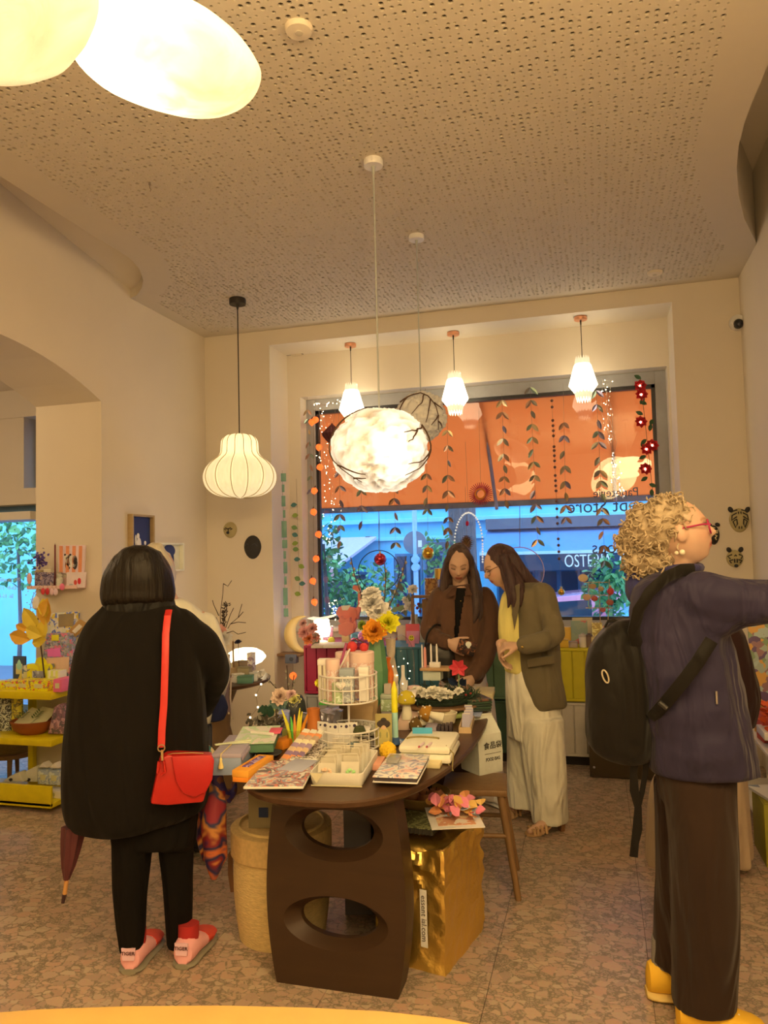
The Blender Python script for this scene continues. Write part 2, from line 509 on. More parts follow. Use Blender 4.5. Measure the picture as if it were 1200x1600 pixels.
# slab above the slots, sloping down to the plate at their far ends
b=MB()
qa=W(0,289,x=XL);qb=W(213,462,x=XL)
sl=(qa.z-qb.z)/(qa.y-qb.y)
zf=qb.z+sl*(-3.2-qb.y)
b.add([(XL-.01,-3.2,zf),(-1.2,-3.2,zf),(-1.2,qb.y,qb.z+.01),(XL-.01,qb.y,qb.z+.01),(XL-.01,-3.2,zf+.1),(-1.2,-3.2,zf+.1),(-1.2,qb.y,qb.z+.11),(XL-.01,qb.y,qb.z+.11)],
 [(0,1,2,3),(7,6,5,4),(0,4,5,1),(2,6,7,3),(1,5,6,2),(3,7,4,0)])
struct('trim_2',b,M_wall)
struct('trim_3',MB().bx(.2,XR+.01,-3.2,pr[-1].y,ZC+.48,ZC+.55),M_wall)
struct('roof',MB().bx(-7.3,XR+.3,-3.4,6.62,4.2,4.35),M_wall)
# neighbouring room behind the arch -----------------------------------------
b=MB()
SY=6.2;SX0,SX1=-6.6,-5.30
b.bx(-7.2,SX0,SY,SY+.42,0,4.2);b.bx(SX1,XL2,SY,SY+.42,0,4.2);b.bx(SX0,SX1,SY,SY+.42,3.02,4.2)
b.bx(SX0,SX1,SY,SY+.42,2.14,2.30);b.bx(SX0,-5.50,SY+.02,SY+.42,2.30,3.02)
struct('wall_side_room',b,M_wall)
struct('wall_far_left',MB().bx(-7.4,-7.2,-3.2,6.62,0,4.2),M_wall)
struct('ceiling_side_room',MB().bx(-7.2,XL2,-3.2,SY,3.3,3.4),M_wall)
w2=MB();M_alu=mat('door_alu',lin(120,160,200),.4)
w2.bx(SX0,SX1,SY+.2,SY+.27,1.98,2.14);w2.bx(SX1-.10,SX1,SY+.2,SY+.27,.05,1.98);w2.bx(SX0,SX0+.1,SY+.2,SY+.27,.05,1.98);w2.bx(SX0,SX1,SY+.2,SY+.27,0,.12)
d1=struct('door_1',w2,M_alu,bevel=.004)
MB().bx(SX0+.1,SX1-.1,SY+.23,SY+.236,.12,1.98).build('pane',M_glass,d1,False)
o=MB().bx(SX0+.55,SX0+.62,SY+.16,SY+.2,.9,1.3).build('handle',mat('steel',(.6,.6,.62),.3,1),d1)
for body,dz in(('Mo  geschlossen',0),('Di-Fr  11-19',-.085),('Sa  11-18',-.17)):
 q=W(8,906,y=SY+.22)
 o=text_mb(body,.055,.0005,mirror=True).build('lettering',mat('white_letters',(.8,.85,.9),.6),d1,False);o.location=(q.x,SY+.222,q.z+dz)
w3=MB();w3.bx(-5.50,-5.46,SY+.2,SY+.27,2.30,3.02);w3.bx(SX1-.03,SX1,SY+.2,SY+.27,2.30,3.02);w3.bx(-5.5,SX1,SY+.2,SY+.27,2.98,3.02)
w2o=struct('window_2',w3,mat('gasket',(.02,.02,.03)))
MB().bx(-5.46,SX1-.03,SY+.23,SY+.236,2.30,2.98).build('pane',M_glass,w2o,False)
struct('trim_4',MB().bx(SX0,SX1,SY-.12,SY+.2,1.98,2.06),M_white)
# ================================================================== the street outside
GZ=-.6
struct('road',MB().bx(-40,40,6.62,60,GZ-.2,GZ),mat('asphalt',(.16,.19,.25),.8,vs=3))
struct('pavement',MB().bx(-40,40,6.62,8.3,GZ,GZ+.12),mat('pavement',(.30,.34,.40),.8))
# the shop's own awning, orange cloth on a steel frame
aw=thing('awning','orange cloth awning sloping down outside the shop window','awning',(0,6.66,2.98))
pA,pB=W(500,796,y=7.72),W(1034,769,y=7.72)
x0,x1=pA.x,1.3
zf=W(760,784,y=7.72).z-2.98
def orange():
 mt,nt,p=nodes('awning_cloth');L=nt.links.new
 v=coords(nt,'Object',(1,1,1))
 nz=N(nt,'ShaderNodeTexNoise',Scale=3.0,Detail=5.0);L(v,nz.inputs['Vector'])
 c=mixc(nt,nz.outputs[0],(1.0,.34,.12),(1.0,.40,.16))
 L(c,p.inputs['Base Color']);p.inputs['Roughness'].default_value=.8
 tl=nt.nodes.new('ShaderNodeBsdfTranslucent');L(c,tl.inputs[0])
 mx=nt.nodes.new('ShaderNodeMixShader');mx.inputs[0].default_value=.88
 L(p.outputs[0],mx.inputs[1]);L(tl.outputs[0],mx.inputs[2]);L(mx.outputs[0],nt.nodes['Material Output'].inputs[0])
 return mt
b=MB();n=24
rings=[]
for k in range(n+1):
 x=x0+(x1-x0)*k/n
 r=[]
 for t in(0,.25,.5,.75,1):
  sag=-.03*math.sin(PI*t)
  r.append((x,t*1.06,t*zf+sag))
 r+=[(p[0],p[1],p[2]+.004)for p in reversed(r)]
 rings.append(r)
b.loft(rings)
M_or=orange()
b.build('cloth',M_or,aw)
b=MB().bx(x0,x1,1.06,1.10,zf-.055,zf+.02);o=b.build('front_bar',mat('awning_bar',(.10,.11,.14),.5),aw);o['label']='grey front rail of the awning'
b=MB().bx(x0,x1,-.03,.08,-.06,.09);b.build('roller_box',mat('awning_bar',(.1,.1,.1)),aw)
for(xa,ya,xb,yb)in((752,618,776,789),(953,600,961,776)):
 a=W(xa,ya,y=6.76);c=W(xb,yb,y=7.70)
 MB().tube([a-V((0,6.66,3.02)),c-V((0,6.66,3.02))],.018,8).build('arm',mat('awning_arm',(.30,.18,.16),.5),aw)
# house across the street ---------------------------------------------------
FYY=16.0
def FX(px,py=860):return W(px,py,y=FYY).x
def FZ(px,py):return W(px,py,y=FYY).z
bl=thing('building','blue rendered house with shopfronts across the street','building',(0,FYY,GZ))
Pb=lambda px,py:W(px,py,y=FYY)
def fac(name,px0,px1,py0,py1,d0,d1,m,par=bl,ref=760,label=None):
 """block on the facade between two columns and two rows of the view, d0..d1 in front of the wall"""
 za,zb=FZ(ref,py0)-GZ,FZ(ref,py1)-GZ
 o=MB().bx(FX(px0),FX(px1),-d1,-d0,zb,za).build(name,m,par,False,.01)
 if label:o['label']=label
 return o
M_fac=mat('blue_render',(.16,.60,.90),.8,vs=2)
M_fac2=mat('blue_render_light',(.22,.68,.95),.8,vs=2)
MB().bx(-30,14,0,.4,0,9).build('wall',M_fac,bl,False)
fac('moulding',380,1200,806,813,0,.16,M_fac2);fac('moulding',380,1200,835,841,0,.10,M_fac2);fac('fascia',380,1200,778,792,0,.06,M_fac2)
M_shop=mat('shop_window',(.02,.05,.10),.15,vs=1);M_frm=mat('shop_frame',(.05,.17,.33),.5)
for(a,c,t,bt)in((618,660,862,962),(664,726,862,962),(775,835,890,985),(840,905,890,985),(908,1010,890,985),(500,575,890,985)):
 f=fac('shop_window',a,c,t,bt,0,.08,M_frm)
 w=FX(c)-FX(a);xa=FX(a);za,zb=FZ(760,t)-GZ,FZ(760,bt)-GZ
 for k in range(2):
  q=MB().bx(xa+.05+k*w/2,xa+w/2*(k+1)-.05,-.10,-.08,zb+.06,za-.06).build('pane',M_shop,f,False)
fac('door',590,616,868,985,0,.06,mat('blue_door',(.10,.45,.80),.5));fac('fanlight',660,740,845,862,0,.1,mat('grey_blue',(.07,.10,.16)))
# restaurant awning with its sign band
b=MB();xa,xb=FX(765),FX(1120);z0,z1=FZ(860,824)-GZ,FZ(860,864)-GZ;zs=FZ(900,887)-GZ
b.prism([(0,z1),(-1.25,z1-.0),(-1.25,z1+.05),(0,z0)],xa,xb,MX(((0,0,1,0),(1,0,0,0),(0,1,0,0),(0,0,0,1))))
ra=thing('awning','deep blue restaurant awning with white lettering across the street','awning',(0,FYY-.17,GZ))
b.build('cloth',mat('blue_awning',(.10,.28,.62),.7),ra,False)
MB().bx(xa,xb,-1.27,-1.23,zs,z1).build('valance',mat('dark_band',(.025,.05,.10),.7),ra,False)
MB().bx(xa,xb,-1.28,-1.24,z1-.01,z1+.05).build('front_rail',mat('white_rail',(.5,.75,.95),.5),ra,False)
MB().bx(xa,xb,-.3,0,z0-.02,z0+.2).build('roller_box',mat('grey_box',(.10,.12,.16),.6),ra,False)
q=W(930,876.5,y=FYY-1.28)
t=text_mb('OSTERIA  CO',.335,.006,align='LEFT',squeeze=.66)
o=t.build('lettering',mat('sign_white',(.75,.9,1.0),.6),ra,False);o.location=(W(882,877,y=FYY-1.28).x,-1.285,q.z-GZ)
# pale lilac awning on the left
lw=thing('awning','pale lilac awning with a slanting end across the street','awning',(0,FYY-.17,GZ))
xa,xb=FX(440),FX(592);z0,z1=FZ(540,840)-GZ,FZ(540,886)-GZ
MB().add([(xa,0,z0),(xb,0,z0),(xb-.55,-1.3,z1),(xa,-1.3,z1),(xa,0,z0-.06),(xb,0,z0-.06),(xb-.55,-1.3,z1-.06),(xa,-1.3,z1-.06)],
 [(0,3,2,1),(4,5,6,7),(3,7,6,2),(1,2,6,5),(0,4,7,3),(0,1,5,4)]).build('cloth',mat('lilac_cloth',(.60,.55,.72),.8),lw,False)
MB().bx(xa,xb-.55,-1.32,-1.28,z1-.28,z1).build('valance',mat('coral_cloth',(.62,.36,.36),.8),lw,False)
for o_,x_,z_ in((lw,xa+.2,z0-.04),(lw,xb-.2,z0-.04),(ra,FX(790),FZ(860,824)-GZ),(ra,FX(1000),FZ(860,824)-GZ)):MB().bx(x_-.05,x_+.05,-.02,.17,z_-.05,z_+.05).build('bracket',mat('grey_box',(.1,.12,.16)),o_,False)
# round traffic sign seen from behind
q=W(648,848,y=13.0)
ts=thing('traffic_sign','back of a round traffic sign on a pale pole across the street','sign',(q.x,13.0,GZ))
MB().cyl((0,.03,0),(0,.03,q.z-GZ+.9),.045,n=10).build('pole',mat('sign_pole',(.35,.6,.85),.4),ts)
MB().cyl((0,0,q.z-GZ),(0,.02,q.z-GZ),.21,n=28).build('disc',mat('sign_back',(.17,.20,.27),.5),ts)
for k in(.0,.14):MB().cyl((0,-.03,q.z-GZ-.3-k),(0,.09,q.z-GZ-.3-k),.07,n=12).build('clamp',mat('sign_pole',(.4,.6,.8)),ts)
MB().bx(.06,.13,-.004,0,q.z-GZ-.08,q.z-GZ+.04).build('sticker',mat('white_letters',(.8,.85,.9)),ts,False)
# trees and planting
def foliage(b,c,r,n,L,seed):
 rn=random.Random(seed)
 for _ in range(n):
  d=V((rn.gauss(0,1),rn.gauss(0,1),rn.gauss(0,1)));d.normalize()
  p=V(c)+V((d.x*r[0],d.y*r[1],d.z*r[2]))*(rn.random()**.4)
  e=V((rn.gauss(0,1),rn.gauss(0,1),rn.gauss(-.3,1)))
  b.mi=rn.randrange(3)
  b.leaf(p,e,V((rn.gauss(0,1),rn.gauss(0,1),1.5)),L*rn.uniform(.7,1.3),L*.55)
 b.mi=0
LEAF=[mat('leaf_a',(.10,.36,.14),.6),mat('leaf_b',(.16,.48,.18),.6),mat('leaf_c',(.06,.24,.14),.6)]
q=W(724,870,y=10.6)
tr=thing('tree','dark street tree trunk with ivy leaves behind the window','tree',(q.x,10.6,GZ))
b=MB()
rn=random.Random(4)
b.lathe([(.27,0),(.22,.5),(.195,1.4),(.19,2.4),(.20,3.2),(.19,5)],28,mod=lambda a,z:1+.05*math.sin(9*a+2*z)+.03*math.sin(23*a))
b.build('trunk',mat('bark',(.16,.15,.17),.9,var=.5,vs=9,st=(6,6,.7),bump=1,bs=9,bd=.04),tr)
b=MB();foliage(b,(-.30,-.3,2.05),(.26,.2,.50),130,.10,5);foliage(b,(.0,-.3,1.95),(.20,.1,.22),34,.10,6)
b.build('ivy',LEAF,tr,False)
def shrub(px,py,y,r,n,L,label,seed,trunk=None):
 q=W(px,py,y=y)
 t=thing('shrub',label,'shrub',(q.x,y,GZ))
 b=MB();foliage(b,(0,0,q.z-GZ),r,n,L,seed);b.build('crown',LEAF,t,False)
 MB().tube([(0,0,0),(.05,0,(q.z-GZ)*.5),(0,0,q.z-GZ)],[.04,.03,.02],7).build('stem',mat('bark',(.1,.1,.1)),t)
shrub(512,925,8.6,(.42,.3,.55),420,.10,'leafy green shrub outside the left end of the window',11)
shrub(505,850,7.9,(.22,.2,.32),90,.10,'thin upright branches with green leaves above the left shrub',12)
shrub(585,925,9.6,(.46,.3,.42),380,.10,'bushy dark green shrub before the blue door',13)
shrub(952,915,8.6,(.28,.3,.36),330,.10,'bright green bush near the blond woman\'s hair',14)
shrub(28,850,9.5,(.5,.4,.7),300,.12,'green street bush behind the side room\'s glass door',15)
# parked cars
def car(label,loc,rz,col,gcol=(.03,.06,.1)):
 t=thing('car',label,'car',loc,rz)
 def sect(x,w,zs):return[(x,-w,zs[0]),(x,-w*1.02,zs[1]),(x,-w*.98,zs[2]),(x,w*.98,zs[2]),(x,w*1.02,zs[1]),(x,w,zs[0])]
 b=MB();b.loft([sect(x,w,(.22,.45,z))for x,w,z in((-2.1,.70,.62),(-1.95,.82,.78),(-1.0,.88,.92),(0,.88,.94),(1.0,.88,.95),(1.9,.84,.92),(2.1,.72,.7))])
 b.build('body',mat('car_'+label[:12],col,.25,.3,coat=.6),t,True,.05)
 b=MB();b.loft([[(x,-w,z)for w,z in((-wb,.9),(-wt,zt),(wt,zt),(wb,.9))]for x,wb,wt,zt in((-1.25,.8,.74,.92),(-.55,.82,.66,1.42),(.4,.82,.68,1.5),(1.3,.82,.64,1.42),(1.75,.8,.7,.93))])
 c=b.build('cabin',mat('car_'+label[:12],col),t,True,.03)
 M_cg=mat('car_glass',gcol,.05)
 for s in(-1,1):
  MB().add([(-.95,s*.79,.95),(.2,s*.79,.95),(.2,s*.71,1.40),(-.48,s*.71,1.36)],[(0,1,2,3)]).build('window',M_cg,t,False)
  MB().add([(.3,s*.79,.95),(1.45,s*.79,.95),(1.2,s*.70,1.36),(.3,s*.715,1.41)],[(0,1,2,3)]).build('window',M_cg,t,False)
  for x in(-1.35,1.3):
   MB().tube([(x+.31*math.cos(a),s*.8,.31+.0+.0+.24*math.sin(a))for a in[2*PI*k/16 for k in range(16)]],.09,8,closed=True).build('wheel',mat('tyre',(.02,.02,.02)),t)
  MB().ball((-1.95,s*.6,.68),(.12,.16,.08)).build('headlight',mat('headlight',(.7,.8,.9),.1),t)
 MB().add([(-1.22,-.74,.95),(-1.22,.74,.95),(-.56,.62,1.40),(-.56,-.62,1.40)],[(0,3,2,1)]).build('windscreen',M_cg,t,False)
 return t
car('pale blue car parked outside the right half of the window',(.95,9.9,GZ),rad(8),(.22,.55,.85))
car('rose red car parked behind the pale blue car',(-.35,12.2,GZ),rad(4),(.62,.22,.34))
car('dark blue car parked outside behind the two women',(-5.0,11.4,GZ),rad(182),(.06,.20,.45))
# far end of the side street seen through the side door
fb=thing('building','light blue house front behind the side room\'s glass door','building',(-12,13,GZ))
MB().bx(-6,3,0,.3,0,8).build('wall',M_fac2,fb,False)
for k in range(1):MB().bx(-5+k*2.2,-3.8+k*2.2,-.06,0,1.2,3.4).build('window',M_shop,fb,False)
# ================================================================== lamps
def shade_mat(name,col,strength,dark=None,scale=10,rough=.7,amount=.5,st=(1,1,1),bump=0,bd=.02,bsc=6,albedo=.8,hot=None):
 """lit paper or cloth shade: glows unevenly through its fibres"""
 if name in _mc:return _mc[name]
 mt,nt,p=nodes(name);L=nt.links.new
 v=coords(nt,'Object',st)
 nz=N(nt,'ShaderNodeTexNoise',Scale=scale,Detail=5.0,Distortion=.4);L(v,nz.inputs['Vector'])
 mr=N(nt,'ShaderNodeMapRange');mr.inputs[1].default_value=.35;mr.inputs[2].default_value=.65;mr.inputs[3].default_value=1-amount;mr.inputs[4].default_value=1
 L(nz.outputs[0],mr.inputs[0])
 mu=N(nt,'ShaderNodeMath',operation='MULTIPLY');mu.inputs[1].default_value=strength;L(mr.outputs[0],mu.inputs[0])
 if hot: # the bulb hangs nearer one side: light falls off through the shade away from it
  tc=nt.nodes.new('ShaderNodeTexCoord');dn=N(nt,'ShaderNodeVectorMath',operation='DISTANCE');L(tc.outputs['Object'],dn.inputs[0]);dn.inputs[1].default_value=hot[0]
  dv=N(nt,'ShaderNodeMath',operation='DIVIDE');L(dn.outputs['Value'],dv.inputs[0]);dv.inputs[1].default_value=hot[1]
  pw=N(nt,'ShaderNodeMath',operation='POWER');L(dv.outputs[0],pw.inputs[0]);pw.inputs[1].default_value=2.0
  ng=N(nt,'ShaderNodeMath',operation='MULTIPLY');L(pw.outputs[0],ng.inputs[0]);ng.inputs[1].default_value=-1.0
  ex=N(nt,'ShaderNodeMath',operation='EXPONENT');L(ng.outputs[0],ex.inputs[0])
  ma=N(nt,'ShaderNodeMath',operation='MULTIPLY_ADD');L(ex.outputs[0],ma.inputs[0]);ma.inputs[1].default_value=hot[2];ma.inputs[2].default_value=1.0
  m2=N(nt,'ShaderNodeMath',operation='MULTIPLY');L(mu.outputs[0],m2.inputs[0]);L(ma.outputs[0],m2.inputs[1]);mu=m2
 p.inputs['Base Color'].default_value=(albedo,albedo*.97,albedo*.9,1);p.inputs['Roughness'].default_value=rough
 p.inputs['Emission Color'].default_value=(*col,1);L(mu.outputs[0],p.inputs['Emission Strength'])
 if bump:
  bn=N(nt,'ShaderNodeTexNoise',Scale=bsc,Detail=4.0,Distortion=1.5);L(v,bn.inputs['Vector'])
  b=N(nt,'ShaderNodeBump',Strength=bump,Distance=bd);L(bn.outputs[0],b.inputs['Height']);L(b.outputs[0],p.inputs['Normal'])
 _mc[name]=mt
 return mt
M_cord_w=mat('cord_pale',C(150,130,95),.6);M_cord_b=mat('cord_black',(.02,.018,.016),.5)
M_canopy_w=mat('canopy_white',(.86,.86,.9),.5);M_copper=mat('copper',(.80,.40,.25),.35,.85);M_canopy_b=mat('canopy_black',(.025,.02,.018),.5)
GLOW=(1.0,.69,.315)
def canopy_cord(root,r,h,mc,mcord,drop,cr,cup=True):
 """root sits at the ceiling; cord hangs down by drop"""
 MB().lathe([(r*.96,0),(r,-.006),(r,-h+.004),(r*.97,-h)],28).build('canopy',mc,root)
 b=MB().cyl((0,0,-h),(0,0,-drop),cr,n=8)
 if cup:b.lathe([(cr*2.4,-h),(cr*1.8,-h-.03),(cr,-h-.04)],10)
 b.build('cord',mcord,root)
# --- crumpled paper cloud lamp, lit
def rough_ball(r,amp,seed,n=72,m=48,sz=.86):
 b=MB();off=V((seed*3.1,seed*1.7,seed))
 b.ball((0,0,0),1,n,m)
 vs=[]
 for p in b.v:
  p=V(p);d=p.normalized()
  a=NZ.noise(d*2.1+off)*.45
  for f,w in((3.6,.62),(7.5,.38)):
   q=d*f+off
   q+=V((NZ.noise(q),NZ.noise(q+V((5,1,2))),NZ.noise(q+V((1,7,3)))))*.5
   a+=(.5-abs(NZ.noise(q))*1.9)*w
  vs.append(tuple(V((d.x,d.y,d.z*sz))*(r*(1+amp*a))))
 b.v=vs;b.amp=[V(p).length/V((V(p).normalized().x,V(p).normalized().y,V(p).normalized().z*sz)).length/r-1 for p in vs]
 return b
def twig(b,pts,r0):
 n=len(pts)
 b.tube(pts,[r0*(1-.6*i/(n-1))for i in range(n)],6)
def on_ball(R,r,lon,lat,sz=.86):
 a,c=rad(lon),rad(lat)
 return V((r*math.cos(c)*math.sin(a),-r*math.cos(c)*math.cos(a),r*sz*math.sin(c)))
def twigs(root,r,lines,mt,sz):
 for ln in lines:
  b=MB();pts=[]
  for i in range(len(ln)-1):
   for t in(0,.34,.67):
    lon=ln[i][0]+(ln[i+1][0]-ln[i][0])*t;lat=ln[i][1]+(ln[i+1][1]-ln[i][1])*t
    pts.append(on_ball(None,r*1.045,lon+random.uniform(-1,1),lat+random.uniform(-1,1),sz))
  pts.append(on_ball(None,r*1.04,*ln[-1],sz));twig(b,pts,.0048)
  b.build('twig',mt,root)
M_twig=mat('twig_brown',(.10,.055,.03),.8)
pc=W(583,250,z=ZC);dd=(pc-CAM).length
t=thing('pendant_lamp','lit white crumpled paper cloud pendant with twigs hanging over the table','lamp',pc)
zc=W(595,703,y=pc.y).z-ZC
canopy_cord(t,.048,.034,M_canopy_w,M_cord_w,-zc-.16,.0045)
ang=math.atan2(-pc.x,pc.y)
rbm=rough_ball(.232,.12,2);M_cloud=shade_mat('cloud_paper',(1.0,.88,.66),.30,scale=3.2,amount=.35,bump=.5,bsc=22,bd=.014,hot=((.05,-.20,-.07),.12,1.3));sh=rbm.build('shade',M_cloud,t)
# folded double paper lets less light through
at_=sh.data.attributes.new('fold','FLOAT','POINT');at_.data.foreach_set('value',[min(1.6,max(.16,1.0+15*a))for a in rbm.amp])
nt=M_cloud.node_tree;an=N(nt,'ShaderNodeAttribute',attribute_name='fold');pn=nt.nodes['Principled BSDF'];src=pn.inputs['Emission Strength'].links[0].from_socket;mu=N(nt,'ShaderNodeMath',operation='MULTIPLY');nt.links.new(src,mu.inputs[0]);nt.links.new(an.outputs['Fac'],mu.inputs[1]);nt.links.new(mu.outputs[0],pn.inputs['Emission Strength'])
sh.location=(0,0,zc);sh.location=(0,0,zc);sh.rotation_euler=(0,0,ang)
tw=thing('twig_frame',None,None);tw.parent=t;tw.location=(0,0,zc);tw.rotation_euler=(0,0,ang)
twigs(tw,.236,[[(-78,38),(-88,12),(-76,-8),(-58,-28),(-36,-52)],[(-62,-22),(-40,-34),(-22,-40)],[(-46,-44),(-24,-46)],[(70,30),(84,4),(74,-14),(58,-30),(38,-42)],
 [(78,-4),(60,-20),(36,-26)],[(66,26),(46,18),(28,14)],[(50,20),(40,8),(32,2)],[(-80,34),(-60,52),(-30,66)]],M_twig,.86)
# --- second crumpled ball, dark
pc=W(650.5,368,z=ZC)
t=thing('pendant_lamp','unlit grey crumpled paper ball pendant with brown twigs, behind the lit cloud','lamp',pc)
zc=W(663,650,y=pc.y).z-ZC;xo=W(663,650,y=pc.y).x-pc.x
canopy_cord(t,.048,.03,M_canopy_w,M_cord_w,-zc-.12,.004)
sh=rough_ball(.150,.20,5,72,48,.95).build('shade',mat('grey_paper',(.66,.64,.58),.85,bump=.5,bs=25,bd=.01,emit=.03,ecol=(1,.85,.6)),t);sh.location=(0,0,zc)
tw=thing('twig_frame',None,None);tw.parent=t;tw.location=(0,0,zc);tw.rotation_euler=(0,0,math.atan2(-pc.x,pc.y))
twigs(tw,.158,[[(-60,30),(-30,44),(0,52),(20,40),(34,10),(40,-20),(52,-40)],[(10,46),(2,20),(-20,-4)],[(24,30),(16,4),(10,-24)],[(-40,40),(-50,12),(-44,-14)],[(38,-8),(24,-30)],[(42,-20),(64,-34)],[(30,20),(52,6)]],M_twig,.95)
# --- onion shaped pleated lamp
pc=W(371,467,z=ZC)
t=thing('pendant_lamp','lit onion shaped pleated cloth pendant on a black cord near the corner','lamp',pc)
qa=W(374,678,y=pc.y);qb=W(374,778,y=pc.y)
canopy_cord(t,.062,.045,M_canopy_b,M_cord_b,ZC-qa.z,.0045)
h=qa.z-qb.z;R=.272
prof=[(.10,0),(.20,.012),(.30,.02),(.42,.05),(.50,.12),(.515,.22),(.53,.30),(.60,.36),(.78,.44),(.93,.54),(1.0,.66),(.97,.78),(.86,.88),(.66,.955),(.40,.99),(.12,1.0)]
def smooth_prof(pr,k=3):
 o=[]
 for i in range(len(pr)-1):
  p0,p1,p2,p3=pr[max(i-1,0)],pr[i],pr[i+1],pr[min(i+2,len(pr)-1)]
  for j in range(k):
   u=j/k
   o.append(tuple(.5*(2*b_+(c_-a_)*u+(2*a_-5*b_+4*c_-d_)*u*u+(3*b_-a_-3*c_+d_)*u**3)for a_,b_,c_,d_ in zip(p0,p1,p2,p3)))
 return o+[pr[-1]]
sp=smooth_prof(prof)
b=MB().lathe([(r*R,-z*h)for r,z in sp],112,mod=lambda a,z:1-.016*(1+math.cos(28*a))-.035*max(0,math.cos(14*a))**12)
sh=b.build('shade',shade_mat('pleated_cloth',(1.0,.76,.38),.34,scale=60,amount=.22,st=(1,1,.15),hot=((0,0,-.12),.14,1.6)),t);sh.location=(0,0,-(ZC-qa.z))
b=MB()
for k in range(14):
 a=2*PI*k/14
 b.tube([(r*R*1.0*math.cos(a),r*R*1.0*math.sin(a),-z*h)for r,z in sp[1:]],.0028,5)
o=b.build('rib_set',mat('shade_rib',(.50,.38,.20),.7),t);o.location=(0,0,-(ZC-qa.z));o['kind']='stuff'
# --- big paper cocoon lamps at the near end of the ceiling, and those added out of view by the photographer
def cocoon(label,q,r,h,tilt,spin,strength,amount=.72,group=None,hot=None):
 t=thing('pendant_lamp',label,'lamp',(q[0],q[1],ZC),0,group)
 ca=math.atan2(-q[0],q[1])
 b=MB()
 prof=[(0,-.5),(.34,-.485),(.60,-.43),(.82,-.31),(.95,-.15),(1.0,.02),(.95,.15),(.78,.30),(.52,.42),(.26,.485),(0,.5)]
 b.lathe([(max(a,.01)*r,z*h)for a,z in smooth_prof(prof)],64,mod=lambda a,z:1+.02*NZ.noise(V((math.cos(a)*3,math.sin(a)*3,z*12)))+.012*math.cos(7*a))
 tl=MX.Rotation(ca,3,'Z')@MX.Rotation(rad(tilt),3,'Y')@MX.Rotation(rad(spin),3,'X')
 zz=q[2]-ZC
 sh=b.build('shade',shade_mat('cocoon_paper_%d'%int(strength*10),GLOW,strength,scale=7,amount=amount,bump=.35,bsc=9,bd=.02,hot=hot),t);sh.matrix_local=MX.Translation((0,0,zz))@tl.to_4x4()
 b=MB().tube([(r*1.0*math.cos(a),r*1.0*math.sin(a),.02*h)for a in[2*PI*k/48 for k in range(48)]],.004,6,closed=True)
 o=b.build('seam',mat('paper_seam',(.5,.42,.25),.8),t);o.matrix_local=sh.matrix_local
 MB().cyl((0,0,0),(0,0,zz+h*.3),.004,n=8).build('cord',M_cord_w,t)
 MB().lathe([(.05,0),(.05,-.03)],20).build('canopy',M_canopy_w,t)
cocoon('large lit paper cocoon pendant with a seam round it, high on the left',W(256,84,d=2.15),.275,.285,9,22,.62,.55,None,((-.17,-.05,-.02),.20,9))
cocoon('paper cocoon pendant cut by the top left corner, dimmer than its neighbour',W(-2,-12,d=1.5),.193,.257,-20,-10,.5,.45)
for k,q in enumerate(FILL_LAMPS):
 cocoon(('nearest','second','left-hand','rearmost')[k]+' paper cocoon pendant added beside and behind the photographer, mirrored in the shop window',(q[0],q[1],2.78),.36,(.28,.62,.62,.62)[k],8*k,10,q[2],.2,'cocoon pendants added behind the photographer')
# --- folded paper lamps in the window niche
def origami_mesh():
 b=MB();n=16
 # zigzag-folded cylinder: crown of points, waist bands
 lv=[(.055,.0,0),(.060,-.035,1),(.068,-.05,0),(.112,-.205,0),(.072,-.265,0),(.058,-.30,1)]
 rings=[]
 for i,(r,z,zz)in enumerate(lv):
  ring=[]
  for k in range(2*n):
   a=2*PI*k/(2*n);o=(k%2)
   dz=0
   if i==0:dz=.03*o
   if i==len(lv)-1:dz=-.035*o
   if i==len(lv)-2:dz=.022*(1-o)
   ring.append((r*(1-.06*o)*math.cos(a),r*(1-.06*o)*math.sin(a),z+dz))
  rings.append(ring)
 b.loft(rings,cap=False)
 return b
M_ori=shade_mat('folded_paper',(1.0,.80,.48),2.8,scale=5,amount=.15)
M_ori_edge=shade_mat('folded_paper_edge',(1.0,.80,.5),.35,scale=5,amount=.15)
for i,(px,py,bx_,by_,lab)in enumerate(((547.5,537,550,602,'folded white paper pendant lit at the left end of the window niche'),(708,519,711,584,'folded white paper pendant lit in the middle of the window niche'),(907,495,911,560,'folded white paper pendant lit at the right end of the window niche'))):
 pc=W(px,py,z=NZ1);top=W(bx_,by_,y=pc.y)
 t=thing('pendant_lamp',lab,'lamp',pc,0,'paper pendants in the window niche')
 canopy_cord(t,.05,.028,M_copper,M_cord_b,NZ1-top.z+.02,.003,True)
 b=origami_mesh()
 b.fm=[1 if fi<32 or fi>=32*4 else 0 for fi in range(len(b.f))]
 sh=b.build('shade',[M_ori,M_ori_edge],t,False);sh.location=(0,0,-(NZ1-top.z)-.01);sh.rotation_euler=(0,0,i*.4)
 MB().ball((0,0,-(NZ1-top.z)-.15),(.028,.028,.04)).build('bulb',shade_mat('bulb',(1,.85,.6),14,amount=.01),t)
